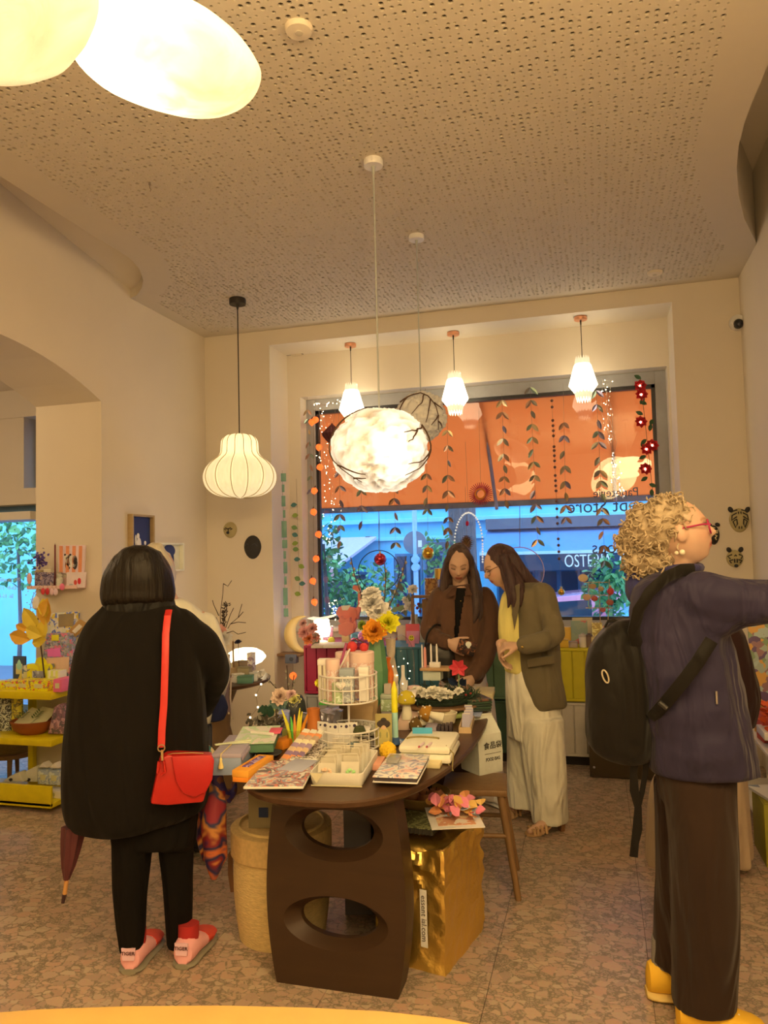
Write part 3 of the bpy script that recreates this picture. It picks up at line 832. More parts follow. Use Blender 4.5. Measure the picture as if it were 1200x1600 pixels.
# --- ceiling fittings
for px,py,r,lab in((467,43,.052,'round white smoke detector on the ceiling beside the big cocoon lamp'),(1023,425,.052,'round white smoke detector on the ceiling above the window')):
 t=thing('smoke_detector',lab,'detector',W(px,py,z=ZC))
 MB().lathe([(r,0),(r,-.010),(r*.9,-.018),(r*.4,-.021),(0,-.021)],26).build('housing',mat('detector_white',(.8,.72,.6),.5),t)
 MB().lathe([(r*.3,-.021),(r*.28,-.024),(0,-.025)],16).build('button',mat('detector_grille',(.6,.55,.45),.5),t)
q=W(1152,504,y=YB-.03)
t=thing('security_camera','small white dome camera high on the wall right of the window','camera',(q.x,YB,q.z))
MB().tube([(0,-a,0)for a in(0,.02,.05,.075)],[.052,.056,.054,.046],22).build('housing',mat('camera_white',(.8,.8,.8),.35),t)
MB().ball((0,-.066,-.02),(.036,.04,.036)).build('dome',mat('camera_dome',(.02,.02,.025),.08),t)
MB().ball((0,-.096,-.03),.012).build('lens',mat('camera_lens',(.1,.1,.12),.05),t)
q=W(460,553,y=NY)
t=thing('sensor_box','small cream sensor box high in the left corner of the window niche','sensor',(q.x,NY,q.z))
MB().box((.03,-.022,0),(.10,.04,.05)).build('housing',mat('sensor_cream',(.72,.64,.5),.5),t,bevel=.006)
MB().box((-.045,-.02,0),(.05,.02,.03)).build('bracket',mat('sensor_grey',(.25,.2,.16),.5),t,bevel=.003)
MB().box((.088,-.022,0),(.016,.03,.03)).build('plug',mat('sensor_grey',(.25,.2,.16)),t)
q=W(234,285,z=ZC)
t=thing('ceiling_hook','tiny empty hook with a short wire hanging from the perforated ceiling','hook',q)
MB().cyl((0,0,0),(0,0,-.014),.006,n=8).build('screw',mat('hook_metal',(.35,.3,.25),.4,.8),t)
MB().tube([(0,0,-.01),(0,0,-.03),(.008,0,-.04),(.002,0,-.05)],.0025,5).build('wire',mat('hook_metal',(.3,.3,.3)),t)
# ================================================================== people
class Fig:
 """a person's own frame: x across the view, y away from the camera, z up, origin on the floor"""
 def __init__(s,px,py,d=None):
  q=W(px,py,z=0)if d is None else W(px,py,d=d)
  s.o=V((q.x,q.y,0));s.a=math.atan2(-q.x,q.y)
  s.R=MX.Rotation(s.a,3,'Z')
  s.n=s.R@V((0,1,0))
 def p(s,px,py,dy=0):
  r=ray(px,py);t=((s.o-CAM).dot(s.n)+dy)/r.dot(s.n)
  q=s.R.transposed()@(CAM+r*t-s.o)
  return V((q.x,dy,q.z))
 def ring(s,l,r,b,y=0,n=28,pw=2.0,bf=None):
  """closed section from pixel l to pixel r, half depth b (bf on the far side)"""
  A,B=s.p(*l,y),s.p(*r,y);c=(A+B)/2;u=(B-A)/2;out=[]
  for k in range(n):
   a=2*PI*k/n;ca,sa=math.cos(a),math.sin(a)
   e=2/pw
   x=math.copysign(abs(ca)**e,ca);yy=math.copysign(abs(sa)**e,sa)
   out.append(c+u*x+V((0,(b if yy<0 else(bf or b))*yy,0)))
  return out
 def loft(s,mb,rows,n=28,pw=2.2):
  """rows: (yL, xL, yR, xR, depth, dy)"""
  R=[]
  for row in rows:
   yl,xl,yr,xr,bb,dy=row[:6]
   R.append(s.ring((xl,yl),(xr,yr),bb,dy,n,pw))
  # smooth between rows
  S=[]
  for i in range(len(R)-1):
   P=[R[max(i-1,0)],R[i],R[i+1],R[min(i+2,len(R)-1)]]
   for u in(0,.5):
    S.append([.5*(2*b_+(c_-a_)*u+(2*a_-5*b_+4*c_-d_)*u*u+(3*b_-a_-3*c_+d_)*u**3)for a_,b_,c_,d_ in zip(*P)])
  S.append(R[-1])
  return mb.loft(S)
 def tube(s,mb,pts,n=14,k=3):
  """pts: (px, py, dy, r)"""
  P=[(s.p(a,b,c),r)for a,b,c,r in pts]
  return chain(mb,P,n,k)
def chain(mb,P,n=14,k=3):
 pts,rr=[],[]
 for i in range(len(P)-1):
  a,b,c,d=P[max(i-1,0)],P[i],P[i+1],P[min(i+2,len(P)-1)]
  for j in range(k):
   u=j/k
   h=lambda a_,b_,c_,d_:.5*(2*b_+(c_-a_)*u+(2*a_-5*b_+4*c_-d_)*u*u+(3*b_-a_-3*c_+d_)*u**3)
   pts.append(h(a[0],b[0],c[0],d[0]));rr.append(h(a[1],b[1],c[1],d[1]))
 pts.append(P[-1][0]);rr.append(P[-1][1])
 mb.tube(pts,rr,n)
 mb.ball(pts[0],rr[0]*.98,n,8);mb.ball(pts[-1],rr[-1]*.98,n,8)
 return mb
def fuse(mb,voxel,it=4,hook=None):
 """one continuous skin over overlapping closed shapes"""
 me=mb.mesh('skin',[],False)
 o=bpy.data.objects.new('skin',me);COL.objects.link(o)
 r=o.modifiers.new('r','REMESH');r.mode='VOXEL';r.voxel_size=voxel
 sm=o.modifiers.new('s','SMOOTH');sm.factor=.5;sm.iterations=it
 bpy.context.view_layer.update()
 ev=o.evaluated_get(bpy.context.evaluated_depsgraph_get())
 out=bpy.data.meshes.new_from_object(ev)
 bpy.data.objects.remove(o);bpy.data.meshes.remove(me)
 if hook:
  n=len(out.vertices);co=np.empty(n*3);out.vertices.foreach_get('co',co);co=co.reshape(-1,3)
  nv=np.empty(n*3);out.vertices.foreach_get('normal',nv);nv=nv.reshape(-1,3)
  co2=hook(co,nv);out.vertices.foreach_set('co',co2.ravel());out.update()
 out.shade_smooth()
 return out
def folds(amp,fx=9,fz=2.0,seed=0,lo=None,hi=None):
 def h(co,nv):
  o=co.copy()
  for i in range(len(co)):
   x,y,z=co[i]
   d=NZ.noise(V((x*fx+seed,y*fx,z*fz+.6*NZ.noise(V((x*3,y*3,z*3+seed))))))+.4*NZ.noise(V((x*fx*2.3,y*fx*2.3+seed,z*fz*2)))
   o[i]+=nv[i]*d*amp
  return o
 return h
def put(name,me,m,parent=None):
 o=bpy.data.objects.new(name,me);COL.objects.link(o)
 me.materials.clear()
 for mm in(m if isinstance(m,(list,tuple))else[m]):me.materials.append(mm)
 if parent is not None:o.parent=parent
 return o
def head(mb,c,fwd,up,s=1.0,ears=True):
 f=V(fwd).normalized();u=V(up);u=(u-f*u.dot(f)).normalized();r=f.cross(u)
 M3=MX((r,f,u)).transposed()
 g=lambda x,w:math.exp(-(x/w)**2)
 rings=[];n,m=56,48
 for i in range(m+1):
  th=PI*(i+.03)/(m+.06);ring=[]
  for j in range(n):
   a=2*PI*j/n
   dx,dy,dz=math.sin(th)*math.cos(a),math.sin(th)*math.sin(a),-math.cos(th)
   x,y,z=.074*dx,.097*dy,.116*dz
   t=min(1,max(0,-z/.116))
   x*=1-.34*t**1.5
   if dy<0:y*=1-.42*t
   else:
    y+=.004*t;w=min(1,max(0,(dy-.1)/.5))
    y-=.006*w*max(0,1-t)
    nz=0
    if z<.014:nz=min(1,(.014-z)/.04)
    if z<-.027:nz*=max(0,1-(-.027-z)/.011)
    y+=w*(.026*nz*g(x,.0105+.004*nz)-.0075*(g(x-.031,.015)+g(x+.031,.015))*g(z-.008,.011)
 +.004*g(z-.027,.009)*g(x,.045)+.0065*g(x,.019)*(g(z+.053,.0055)+g(z+.065,.006))-.003*g(x,.02)*g(z+.059,.003)+.010*g(x,.018)*g(z+.098,.016)
 +.004*(g(x-.04,.016)+g(x+.04,.016))*g(z+.022,.016))
   ring.append(V(c)+M3@(V((x,y,z))*s))
  rings.append(ring)
 mb.loft(rings)
 if ears:
  for q in(-1,1):mb.ball(V(c)+M3@(V((q*.074,-.012,-.004))*s),(.011*s,.02*s,.032*s),10,8,M3)
 return M3
def hand(mb,w,d,n,side,curl=.5,s=1.0,spread=.10,thumb_curl=.4,elbow=None):
 """w wrist, d towards the fingers, n palm side, side towards the thumb"""
 w=V(w);d=V(d).normalized();n=V(n);n=(n-d*n.dot(d)).normalized();t=V(side);t=(t-d*t.dot(d)-n*t.dot(n)).normalized()
 R=[]
 for q,hw,ht in((-.015,.024,.019),(.02,.029,.019),(.05,.040,.018),(.085,.042,.015),(.098,.036,.010)):
  R.append([w+d*(q*s)+t*(math.cos(a)*hw*s)+n*(math.sin(a)*ht*s)for a in[2*PI*k/12 for k in range(12)]])
 mb.loft(R)
 for k,(off,L)in enumerate(((.030,.070),(.010,.079),(-.011,.073),(-.031,.056))):
  p=w+d*(.080*s)+t*(off*s);ang=.12+.1*k
  dirv=d+t*(spread*(1.5-k)*.5)
  P=[(p,.0100*s)]
  for j,fr in enumerate((.45,.32,.23)):
   ang+=curl*(.55,.75,.5)[j]
   q=(dirv.normalized()*math.cos(ang)+n*math.sin(ang)).normalized()
   p=p+q*(L*fr*1.08*s);P.append((p,(.0092,.0083,.0070)[j]*s))
  chain(mb,P,8,2)
 p=w+d*(.028*s)+t*(.026*s);P=[(p,.0135*s)]
 dv=(d*.70+t*.62+n*.28).normalized()
 for j,L in enumerate((.036,.034,.028)):
  p=p+dv*(L*s);P.append((p,(.0115,.0100,.0080)[j]*s))
  dv=(dv+n*(.35*thumb_curl)+d*.25).normalized()
 chain(mb,P,8,2)
def skin_mat(name,base):
 if name in _mc:return _mc[name]
 mt,nt,p=nodes(name);L=nt.links.new
 at=nt.nodes.new('ShaderNodeAttribute');at.attribute_name='tone'
 v=coords(nt);nz=N(nt,'ShaderNodeTexNoise',Scale=35.0,Detail=3.0);L(v,nz.inputs['Vector'])
 c=mixc(nt,nz.outputs[0],tuple(x*.93 for x in base),tuple(min(1,x*1.07)for x in base))
 c=mixc(nt,1.0,c,at.outputs['Color'],'MULTIPLY')
 L(c,p.inputs['Base Color']);p.inputs['Roughness'].default_value=.5
 p.inputs['Subsurface Weight'].default_value=.12;p.inputs['Subsurface Radius'].default_value=(.012,.005,.003);p.inputs['Subsurface Scale'].default_value=.6
 _mc[name]=mt
 return mt
def paint_face(me,c,M3,s=1.0,lip=(.62,.26,.28),brow=(.30,.22,.18),eyes='down'):
 """skin tones that belong to the face: lips, brows, lashes, blush"""
 n=len(me.vertices);co=np.empty(n*3);me.vertices.foreach_get('co',co)
 q=(co.reshape(-1,3)-np.array(V(c)))@np.array(M3)/s
 x,y,z=q[:,0],q[:,1],q[:,2];ax=np.abs(x)
 col=np.ones((n,4));near=(y>.03)&(np.abs(z)<.13)&(ax<.09)
 def blend(msk,cc):
  k=np.clip(msk,0,1)[:,None]*near[:,None]
  col[:,:3]=col[:,:3]*(1-k)+np.array(cc)*k
 ge=lambda v,w:np.exp(-(v/w)**2)
 blend(.35*(ge(ax-.042,.018)*ge(z+.025,.018)),(1,.62,.55))
 w=np.clip(1-ax/.026,0,1)
 blend(1.3*ge(z+.059,.010*1)*(w>0)*np.clip(w*2.2,0,1),lip)
 blend(.6*ge(z+.059,.0022)*(ax<.022),(.35,.12,.12))
 arch=.030-.9*(ax-.033)**2*20
 blend(.85*ge(z-arch,.0042)*((ax>.013)&(ax<.050)),brow)
 if eyes=='down':
  ez=.002-6*(ax-.031)**2*-1
  blend(1.1*ge(z-ez,.0036)*((ax>.017)&(ax<.046)),(.10,.07,.06))
  blend(.35*ge(z-.011,.005)*((ax>.017)&(ax<.046)),(.6,.45,.42))
 else:
  blend(1.1*ge(z-.012,.0028)*((ax>.016)&(ax<.046)),(.12,.08,.07))
  blend(ge(z-.007,.0045)*ge(ax-.031,.010),(.95,.95,.98));blend(1.2*ge(z-.007,.005)*ge(ax-.031,.0048),(.10,.12,.16))
 a=me.color_attributes.new('tone','FLOAT_COLOR','POINT');a.data.foreach_set('color',col.ravel())
def plain_tone(me):
 a=me.color_attributes.new('tone','FLOAT_COLOR','POINT');a.data.foreach_set('color',np.ones(len(me.vertices)*4))
SKIN=skin_mat('skin',(.68,.455,.34))
def person(fig,me,label):
 o=put('person',me,SKIN);o.location=fig.o;o.rotation_euler=(0,0,fig.a)
 return tag(o,label,'person')
def hair_mat(name,lo,hi,st=(60,60,3),rough=.42):
 if name in _mc:return _mc[name]
 mt,nt,p=nodes(name);L=nt.links.new
 v=coords(nt,'Object',st);nz=N(nt,'ShaderNodeTexNoise',Scale=1.6,Detail=5.0,Distortion=.3);L(v,nz.inputs['Vector'])
 c=mixc(nt,nz.outputs[0],lo,hi);L(c,p.inputs['Base Color']);p.inputs['Roughness'].default_value=rough
 b=N(nt,'ShaderNodeBump',Strength=.7,Distance=.008);L(nz.outputs[0],b.inputs['Height']);L(b.outputs[0],p.inputs['Normal'])
 p.inputs['Sheen Weight'].default_value=.0;p.inputs['Specular IOR Level'].default_value=.3
 _mc[name]=mt
 return mt
def on(fig,o):
 o.location=fig.o;o.rotation_euler=(0,0,fig.a);return o
def shoe(fig,par,heel,toe,w,h,mup,msole,hz=.0,sole=.02,mtoe=None):
 """heel, toe: local floor points"""
 heel,toe=V(heel),V(toe);d=(toe-heel);L=d.length;d.normalize();sd=V((d.y,-d.x,0));up=V((0,0,1))
 def sec(t,hw,z0,z1,n=14):
  c=heel+d*(L*t);o=[]
  for k in range(n):
   a=2*PI*k/n;z=(z0+z1)/2+(z1-z0)/2*math.sin(a)
   o.append(c+sd*(hw*math.copysign(abs(math.cos(a))**.7,math.cos(a)))+up*(z+hz))
  return o
 b=MB();b.loft([sec(t,hw*w,sole*.7,z*h+sole)for t,hw,z in((-.03,.25,.6),(.0,.42,.85),(.1,.52,1.0),(.3,.55,1.0),(.48,.62,.72),(.68,.68,.48),(.88,.60,.36),(.97,.42,.28),(1.0,.2,.2))])
 s=b.build('shoe',[mup],par)
 b=MB();b.loft([sec(t,hw*w*1.06,0,sole)for t,hw in((-.045,.30),(0,.46),(.1,.55),(.3,.56),(.5,.64),(.7,.70),(.88,.62),(.97,.45),(1.012,.22))]);b.build('sole',msole,s)
 if mtoe is not None:
  b=MB();b.loft([sec(t,hw*w*1.02,sole*.8,z*h*1.03+sole)for t,hw,z in((.52,.64,.68),(.68,.69,.49),(.88,.61,.37),(.97,.43,.29),(1.0,.2,.2))]);b.build('toe_cap',mtoe,s)
 return s
# ------------------------------------------------------------------ woman in the black coat, seen from behind
A=Fig(245,1506)
b=MB()
hd=A.p(213,905,.02);head(b,hd,(.15,1,-.05),(0,0,1),1.0)
chain(b,[(A.p(216,935,.0),.055),(A.p(218,965,.0),.07)])
A.loft(b,[(965,180,965,262,.07,0),(1000,160,1000,285,.10,0),(1100,150,1100,290,.11,0),(1200,150,1200,300,.12,0),(1290,165,1290,305,.12,0)])
A.tube(b,[(205,1260,0,.085),(204,1380,.02,.055),(206,1490,.025,.040)]);A.tube(b,[(276,1260,.02,.085),(276,1380,.05,.055),(281,1480,.075,.040)])
A.tube(b,[(168,995,0,.06),(140,1110,-.02,.05),(140,1230,.02,.035)]);A.tube(b,[(285,985,.02,.06),(325,1060,.08,.05),(318,1110,.28,.035)])
hand(b,A.p(140,1235,.02),(0.05,.1,-1),(1,.2,0),(.1,1,0),1.0);hand(b,A.p(316,1108,.30),(-.1,1,.1),(-.9,0,-.2),(0,0,1),.6)
me=fuse(b,.0065,4);plain_tone(me)
pA=person(A,me,'person with a black bob in a long black coat, seen from behind')
b=MB()
A.loft(b,[(852,207,852,226,.03,.01),(856,195,856,240,.065,.01),(866,181,866,254,.09,.01),(882,168,882,264,.105,.01),(902,160,902,271,.112,.01),(922,156,922,275,.11,.01),(936,156,936,274,.10,.0),(947,160,944,268,.08,.0)],36,2.0)
me=fuse(b,.007,5,folds(.004,40,3,2))
put('hair',me,hair_mat('hair_black',(.002,.0016,.0014),(.011,.007,.005)),pA)
M_coat=cloth('black_wool',(.0072,.0062,.0054),.9,fold=.5,fs=4,sheen=.03)
b=MB()
A.loft(b,[(942,163,942,268,.085,.01),(955,152,957,284,.115,.01),(972,134,976,300,.14,.01),(1000,119,1000,309,.165,.01),(1050,106,1050,316,.18,.0),(1110,101,1110,322,.19,0),(1170,97,1170,327,.20,0),(1220,94,1220,328,.20,0),(1255,93,1252,325,.195,0),(1285,98,1262,318,.185,0),(1301,112,1268,300,.16,0)],40,2.3)
A.tube(b,[(278,985,.0,.085),(312,1015,.03,.088),(334,1048,.06,.064),(326,1080,.16,.056),(318,1106,.26,.048)],18)
me=fuse(b,.010,6,folds(.016,5,1.2,3))
coat=put('coat',me,M_coat,pA)
b=MB()
A.loft(b,[(963,160,965,276,.10,.01),(950,160,953,277,.105,.01),(936,163,932,272,.10,.015),(928,168,925,268,.09,.015)],36,2.1)
put('collar',fuse(b,.008,3,folds(.004,16,8,5)),cloth('black_satin',(.009,.009,.009),.55,fold=.6,fs=8),coat)['label']='high black collar of the coat'
M_tr=cloth('black_trouser',(.006,.0054,.005),.9,fold=.5,fs=5,sheen=.0)
b=MB()
A.loft(b,[(1240,165,1240,310,.13,0),(1300,172,1300,306,.125,0),(1318,174,1318,304,.11,0)],32,2.3)
A.loft(b,[(1270,168,1270,244,.11,0),(1320,174,1320,238,.10,0),(1390,176,1390,232,.085,.01),(1450,181,1450,229,.075,.015),(1487,186,1480,225,.065,.02)],26)
A.loft(b,[(1270,236,1270,310,.11,.02),(1320,247,1320,302,.10,.03),(1390,253,1390,303,.085,.05),(1440,258,1440,301,.075,.06),(1477,261,1473,298,.065,.07)],26)
put('trousers',fuse(b,.008,5,folds(.006,8,3,7)),M_tr,pA)
M_pink=mat('pink_suede',C(214,128,98),.75,var=.1,bump=.3,bs=120);M_sole=mat('shoe_sole',C(120,98,62),.6);M_red=mat('red_suede',C(190,55,28),.7);M_sock=mat('red_sock',C(150,28,18),.9)
for(hx,hy,tx,ty)in((203,1521,233,1478),(286,1513,320,1466)):
 h0=A.R.transposed()@(W(hx,hy,z=0)-A.o);t0=A.R.transposed()@(W(tx,ty,z=0)-A.o)
 d=(t0-h0).normalized();t0=h0+d*.255
 s=shoe(A,pA,h0,t0,.088,.085,M_pink,M_sole,mtoe=M_red)
 b=MB();b.cyl(h0+d*.055+V((0,0,.07)),h0+d*.06+V((0,0,.14)),.040,.040);b.build('sock',M_sock,pA)
 tb=MB();back=h0-d*.006;sd=V((d.y,-d.x,0))
 tb.loft([[back+sd*(x*.75)+V((0,0,z))-d*(.004+.001*k)for x,z in((-.03,.055),(.03,.055),(.036,.10),(-.036,.10))]for k in(0,6)])
 tb.build('heel_tab',mat('pink_leather',C(225,145,118),.5),s)
 tx_=text_mb('TIGER',.018,.001,squeeze=1.1).build('lettering',mat('shoe_letters',(.09,.02,.02)),s,False)
 tx_.matrix_local=MX.Translation(back-d*.0125+V((0,0,.082)))@MX((sd,d,V((0,0,1)))).transposed().to_4x4()
# red shoulder bag
M_rb=mat('red_leather',C(158,22,10),.42,var=.08,bump=.25,bs=220)
hb=on(A,thing('handbag','red leather shoulder bag with a curved flap hanging at the black coat\'s hip','handbag'))
zz=-.245
def AP(px,py,dy=zz):return A.p(px,py,dy)
c0,c1,c2,c3=AP(236,1257),AP(318,1254),AP(333,1182),AP(253,1182)
def slab(b,pts,d0,d1):
 b.loft([[p+V((0,d,0))for p in pts]for d in(d0,d1)])
b=MB();slab(b,[AP(235,1257),AP(262,1259),AP(318,1254),AP(322,1240),AP(334,1183),AP(262,1180),AP(250,1186)],0,.085);b.build('body',M_rb,hb,bevel=.008)
pts=[AP(268,1182,zz-.014),AP(330,1180,zz-.014),AP(335,1188,zz-.014),AP(332,1218,zz-.014),AP(322,1238,zz-.014),AP(304,1246,zz-.014),AP(286,1240,zz-.014),AP(275,1222,zz-.014),AP(271,1200,zz-.014)]
b=MB();slab(b,pts,0,.012);b.build('flap',mat('red_flap',C(158,20,12),.42,var=.08,bump=.25,bs=220),hb,bevel=.004)
b=MB().tube([AP(246,1208,zz-.012),AP(248,1190,zz-.012),AP(256,1188,zz-.012),AP(258,1206,zz-.012),AP(252,1211,zz-.012)],.005,6);b.build('strap_tab',M_rb,hb)
M_gold=mat('pale_gold',(.75,.6,.35),.3,1)
b=MB().tube([AP(252,1169,zz-.01)+V((.012*math.cos(a),0,.012*math.sin(a)))for a in[2*PI*k/14 for k in range(14)]],.0025,6,closed=True)
b.tube([AP(253,1172,zz-.012),AP(254,1188,zz-.012)],.005,7);b.build('clasp',M_gold,hb)
b=MB().tube([AP(262,1179,zz+.01),AP(270,1177,zz),AP(300,1176,zz),AP(318,1177,zz)],.0022,6);b.build('top_rim',M_gold,hb)
b=MB()
P=[(264,953,-.09),(262,962,-.15),(259,990,-.185),(258,1040,-.205),(256,1100,-.218),(253,1140,-.225),(252,1168,-.235)]
pts=[A.p(*q)for q in P]
b.tube(pts,[.013]*len(pts),8,flat=.16,up=(1,0,0));b.build('strap',mat('red_strap',C(176,32,18),.45),hb)
# folded umbrella
um=on(A,thing('umbrella','folded maroon umbrella hanging under the black coat, wooden tip','umbrella'))
p0,p1,p2,p3=A.p(116,1290,-.03),A.p(104,1375,-.03),A.p(101,1397,-.03),A.p(98,1411,-.03)
b=MB();P=[p0.lerp(p1,t)for t in(0,.25,.5,.75,1)]
b.loft([[c+V((math.cos(a),math.sin(a),0))*(r*(1+.16*math.cos(6*a)))for a in[2*PI*k/24 for k in range(24)]]for c,r in zip(P,(.040,.036,.030,.022,.009))]);b.build('canopy',mat('maroon_nylon',C(72,26,20),.6),um)
MB().cyl(p1,p2,.008).build('shaft',mat('light_wood',C(168,104,42),.5),um);MB().cyl(p2,p3,.0085,.006).build('ferrule',mat('dark_ferrule',C(50,24,18),.4),um)
# printed silk scarf
sf=on(A,thing('scarf','colourful printed silk scarf knotted and hanging beside the red bag','scarf'))
M_sf=printm('silk_print',[C(32,34,52),C(176,78,28),C(26,27,44),C(120,26,22),C(190,110,40),C(52,50,60),C(150,44,40)],5,.5,'NOISE')
M_sf.node_tree.nodes['Color Ramp'].color_ramp.interpolation='EASE'
b=MB()
for(pts,rr)in(([(330,1195,.06),(338,1240,.05),(334,1290,.05),(336,1340,.04),(333,1376,.04)],[(.028,.02),(.040,.025),(.052,.03),(.050,.03),(.014,.01)]),
 ([(334,1200,.09),(322,1250,.09),(317,1310,.09),(321,1345,.08)],[(.02,.015),(.03,.02),(.026,.02),(.01,.01)])):
 P=[A.p(*q)for q in pts]
 b.tube(P,rr,16,up=(1,0,0))
put('hanging_end',fuse(b,.008,3,folds(.010,16,2.5,4)),M_sf,sf)
b=MB();A.tube(b,[(336,1212,.06,.03),(352,1248,.06,.024),(364,1238,.07,.018),(366,1222,.08,.014)]);put('loop',fuse(b,.007,2,folds(.006,18,9,6)),printm('silk_dark',[C(60,28,34),C(44,30,60),C(110,60,40)],16,.5,'NOISE'),sf)
b=MB();A.tube(b,[(322,1165,.10,.012),(330,1180,.09,.022),(338,1200,.08,.02),(336,1214,.08,.018)]);put('knot',fuse(b,.007,2,folds(.005,18,9,8)),printm('silk_orange',[C(196,120,40),C(40,80,60),C(210,160,90),C(190,100,30)],14,.5,'NOISE'),sf)
# ------------------------------------------------------------------ fair haired person hidden behind her
B_=Fig(292,1334,None)
b=MB()
hd=B_.p(250,893,.0);head(b,hd,(.55,.8,-.1),(0,0,1))
chain(b,[(B_.p(256,925,0),.055),(B_.p(270,965,.0),.07)])
B_.loft(b,[(955,240,955,320,.08,0),(1000,225,1000,330,.10,0),(1130,235,1130,325,.11,0),(1220,250,1220,330,.12,0)])
B_.tube(b,[(265,1200,0,.085),(262,1290,0,.055),(262,1325,.0,.04)]);B_.tube(b,[(310,1200,.02,.08),(312,1290,.02,.055),(312,1325,.02,.04)])
B_.tube(b,[(322,980,0,.055),(338,1060,.0,.045),(330,1110,.1,.033)]);hand(b,B_.p(330,1112,.1),(-.2,1,-.2),(-1,0,0),(0,0,1),.6)
B_.tube(b,[(238,980,0,.055),(228,1060,.0,.045),(240,1110,.1,.033)]);hand(b,B_.p(240,1112,.1),(.2,1,-.2),(1,0,0),(0,0,1),.6)
me=fuse(b,.008,3);plain_tone(me)
pB=person(B_,me,'fair haired person in a cream jacket, mostly hidden behind the black coat')
b=MB();B_.loft(b,[(849,236,849,252,.03,0),(856,228,858,260,.07,0),(870,221,874,268,.10,0),(893,219,895,274,.11,0),(912,222,912,273,.10,0),(928,230,928,270,.07,0)],30,2)
put('hair',fuse(b,.008,3,folds(.010,26,20,2)),hair_mat('hair_fair',C(150,112,66),C(222,178,118),(26,26,10)),pB)
b=MB()
B_.loft(b,[(932,246,936,288,.08,0),(950,232,950,310,.12,0),(975,220,975,330,.14,0),(1040,214,1040,340,.15,0),(1100,214,1100,338,.15,0),(1132,218,1128,334,.14,0)],32,2.2)
B_.tube(b,[(322,975,0,.07),(342,1040,-.02,.062),(336,1098,.08,.05)])
put('jacket',fuse(b,.011,5,folds(.012,8,3,12)),cloth('cream_linen',C(205,172,118),.9,fold=.5),pB)
b=MB();B_.loft(b,[(1128,226,1128,332,.13,0),(1200,240,1200,332,.12,0),(1240,245,1240,334,.12,0),(1318,250,1318,328,.10,0)],26);put('trousers',fuse(b,.012,4),cloth('dark_blue_denim',(.02,.022,.03),.9),pB)
b=MB();B_.loft(b,[(1085,328,1085,350,.02,-.05),(1110,330,1105,357,.03,-.05),(1130,326,1124,350,.02,-.05)],14);put('blue_cuff',fuse(b,.006,2,folds(.004,20,10,1)),cloth('navy_cotton',C(28,28,40)),pB)
for x in(262,312):shoe(B_,pB,B_.p(x,1338,-.03)*V((1,1,0))if False else V((B_.p(x,1330,0).x,-.05,0)),V((B_.p(x,1330,0).x,.2,0)),.085,.08,mat('dark_shoe',(.03,.03,.03)),mat('shoe_sole',(.3,.2,.1)))
def cut(me,fn):
 """remove the cloth where a garment stands open"""
 b=bmesh.new();b.from_mesh(me)
 bmesh.ops.delete(b,geom=[f for f in b.faces if fn(f.calc_center_median())],context='FACES')
 b.to_mesh(me);b.free();me.shade_smooth();return me
def solid(o,th=.006):
 s=o.modifiers.new('thickness','SOLIDIFY');s.thickness=th;s.offset=-1;return o
def lens_ring(fig,c,M3,sx,r,m,par,s=1.0,name='glasses_frame',tilt=0):
 pass
def glasses(par,c,M3,m,s=1.0,rx=.025,rz=.021,wire=.0016):
 b=MB();f=lambda x,y,z:V(c)+M3@(V((x,y,z))*s)
 for q in(-1,1):
  b.tube([f(q*.033+rx*math.cos(a),.094-.010*abs(q*.033+rx*math.cos(a))/.05,-.001+rz*math.sin(a))for a in[2*PI*k/20 for k in range(20)]],wire*s,6,closed=True)
  b.tube([f(q*.057,.084,.006),f(q*.078,.06,.010),f(q*.080,0,.012),f(q*.078,-.02,.002)],wire*s,6)
 b.tube([f(-.010,.093,.004),f(0,.099,.007),f(.010,.093,.004)],wire*s,6)
 return b.build('glasses',m,par)
# ------------------------------------------------------------------ woman in the brown jacket, looking down
Cc=Fig(726,1250)
M3C=None
b=MB()
hc=Cc.p(717,882,0);M3C=head(b,hc,(-.06,-1,-.42),(.03,0,1),1.0)
chain(b,[(Cc.p(718,902,.035),.050),(Cc.p(720,918,.04),.054),(Cc.p(721,932,.05),.07)])
Cc.loft(b,[(922,690,922,750,.06,.05),(940,684,940,757,.09,.05),(1000,690,1000,750,.10,.04),(1060,690,1060,756,.11,.03),(1090,690,1090,760,.11,.03)])
Cc.tube(b,[(706,1070,.03,.085),(700,1150,.03,.06),(694,1235,.05,.042)]);Cc.tube(b,[(742,1070,.03,.085),(752,1150,.0,.06),(766,1240,-.05,.042)])
Cc.tube(b,[(688,935,.04,.05),(674,985,-.02,.040),(698,1004,-.17,.028)]);hand(b,Cc.p(699,1003,-.18),(.85,-.2,-.42),(.25,.9,-.1),(.3,-.3,.9),.35,.98)
Cc.tube(b,[(754,935,.04,.05),(766,998,.0,.040),(742,1054,-.14,.028)]);hand(b,Cc.p(741,1056,-.15),(-.5,-.45,-.7),(-.6,.6,.2),(-.3,-.7,.4),.5,.95)
me=fuse(b,.0052,3);paint_face(me,hc,M3C)
pC=person(Cc,me,'person with long straight hair in a brown jacket looking down at the table end')
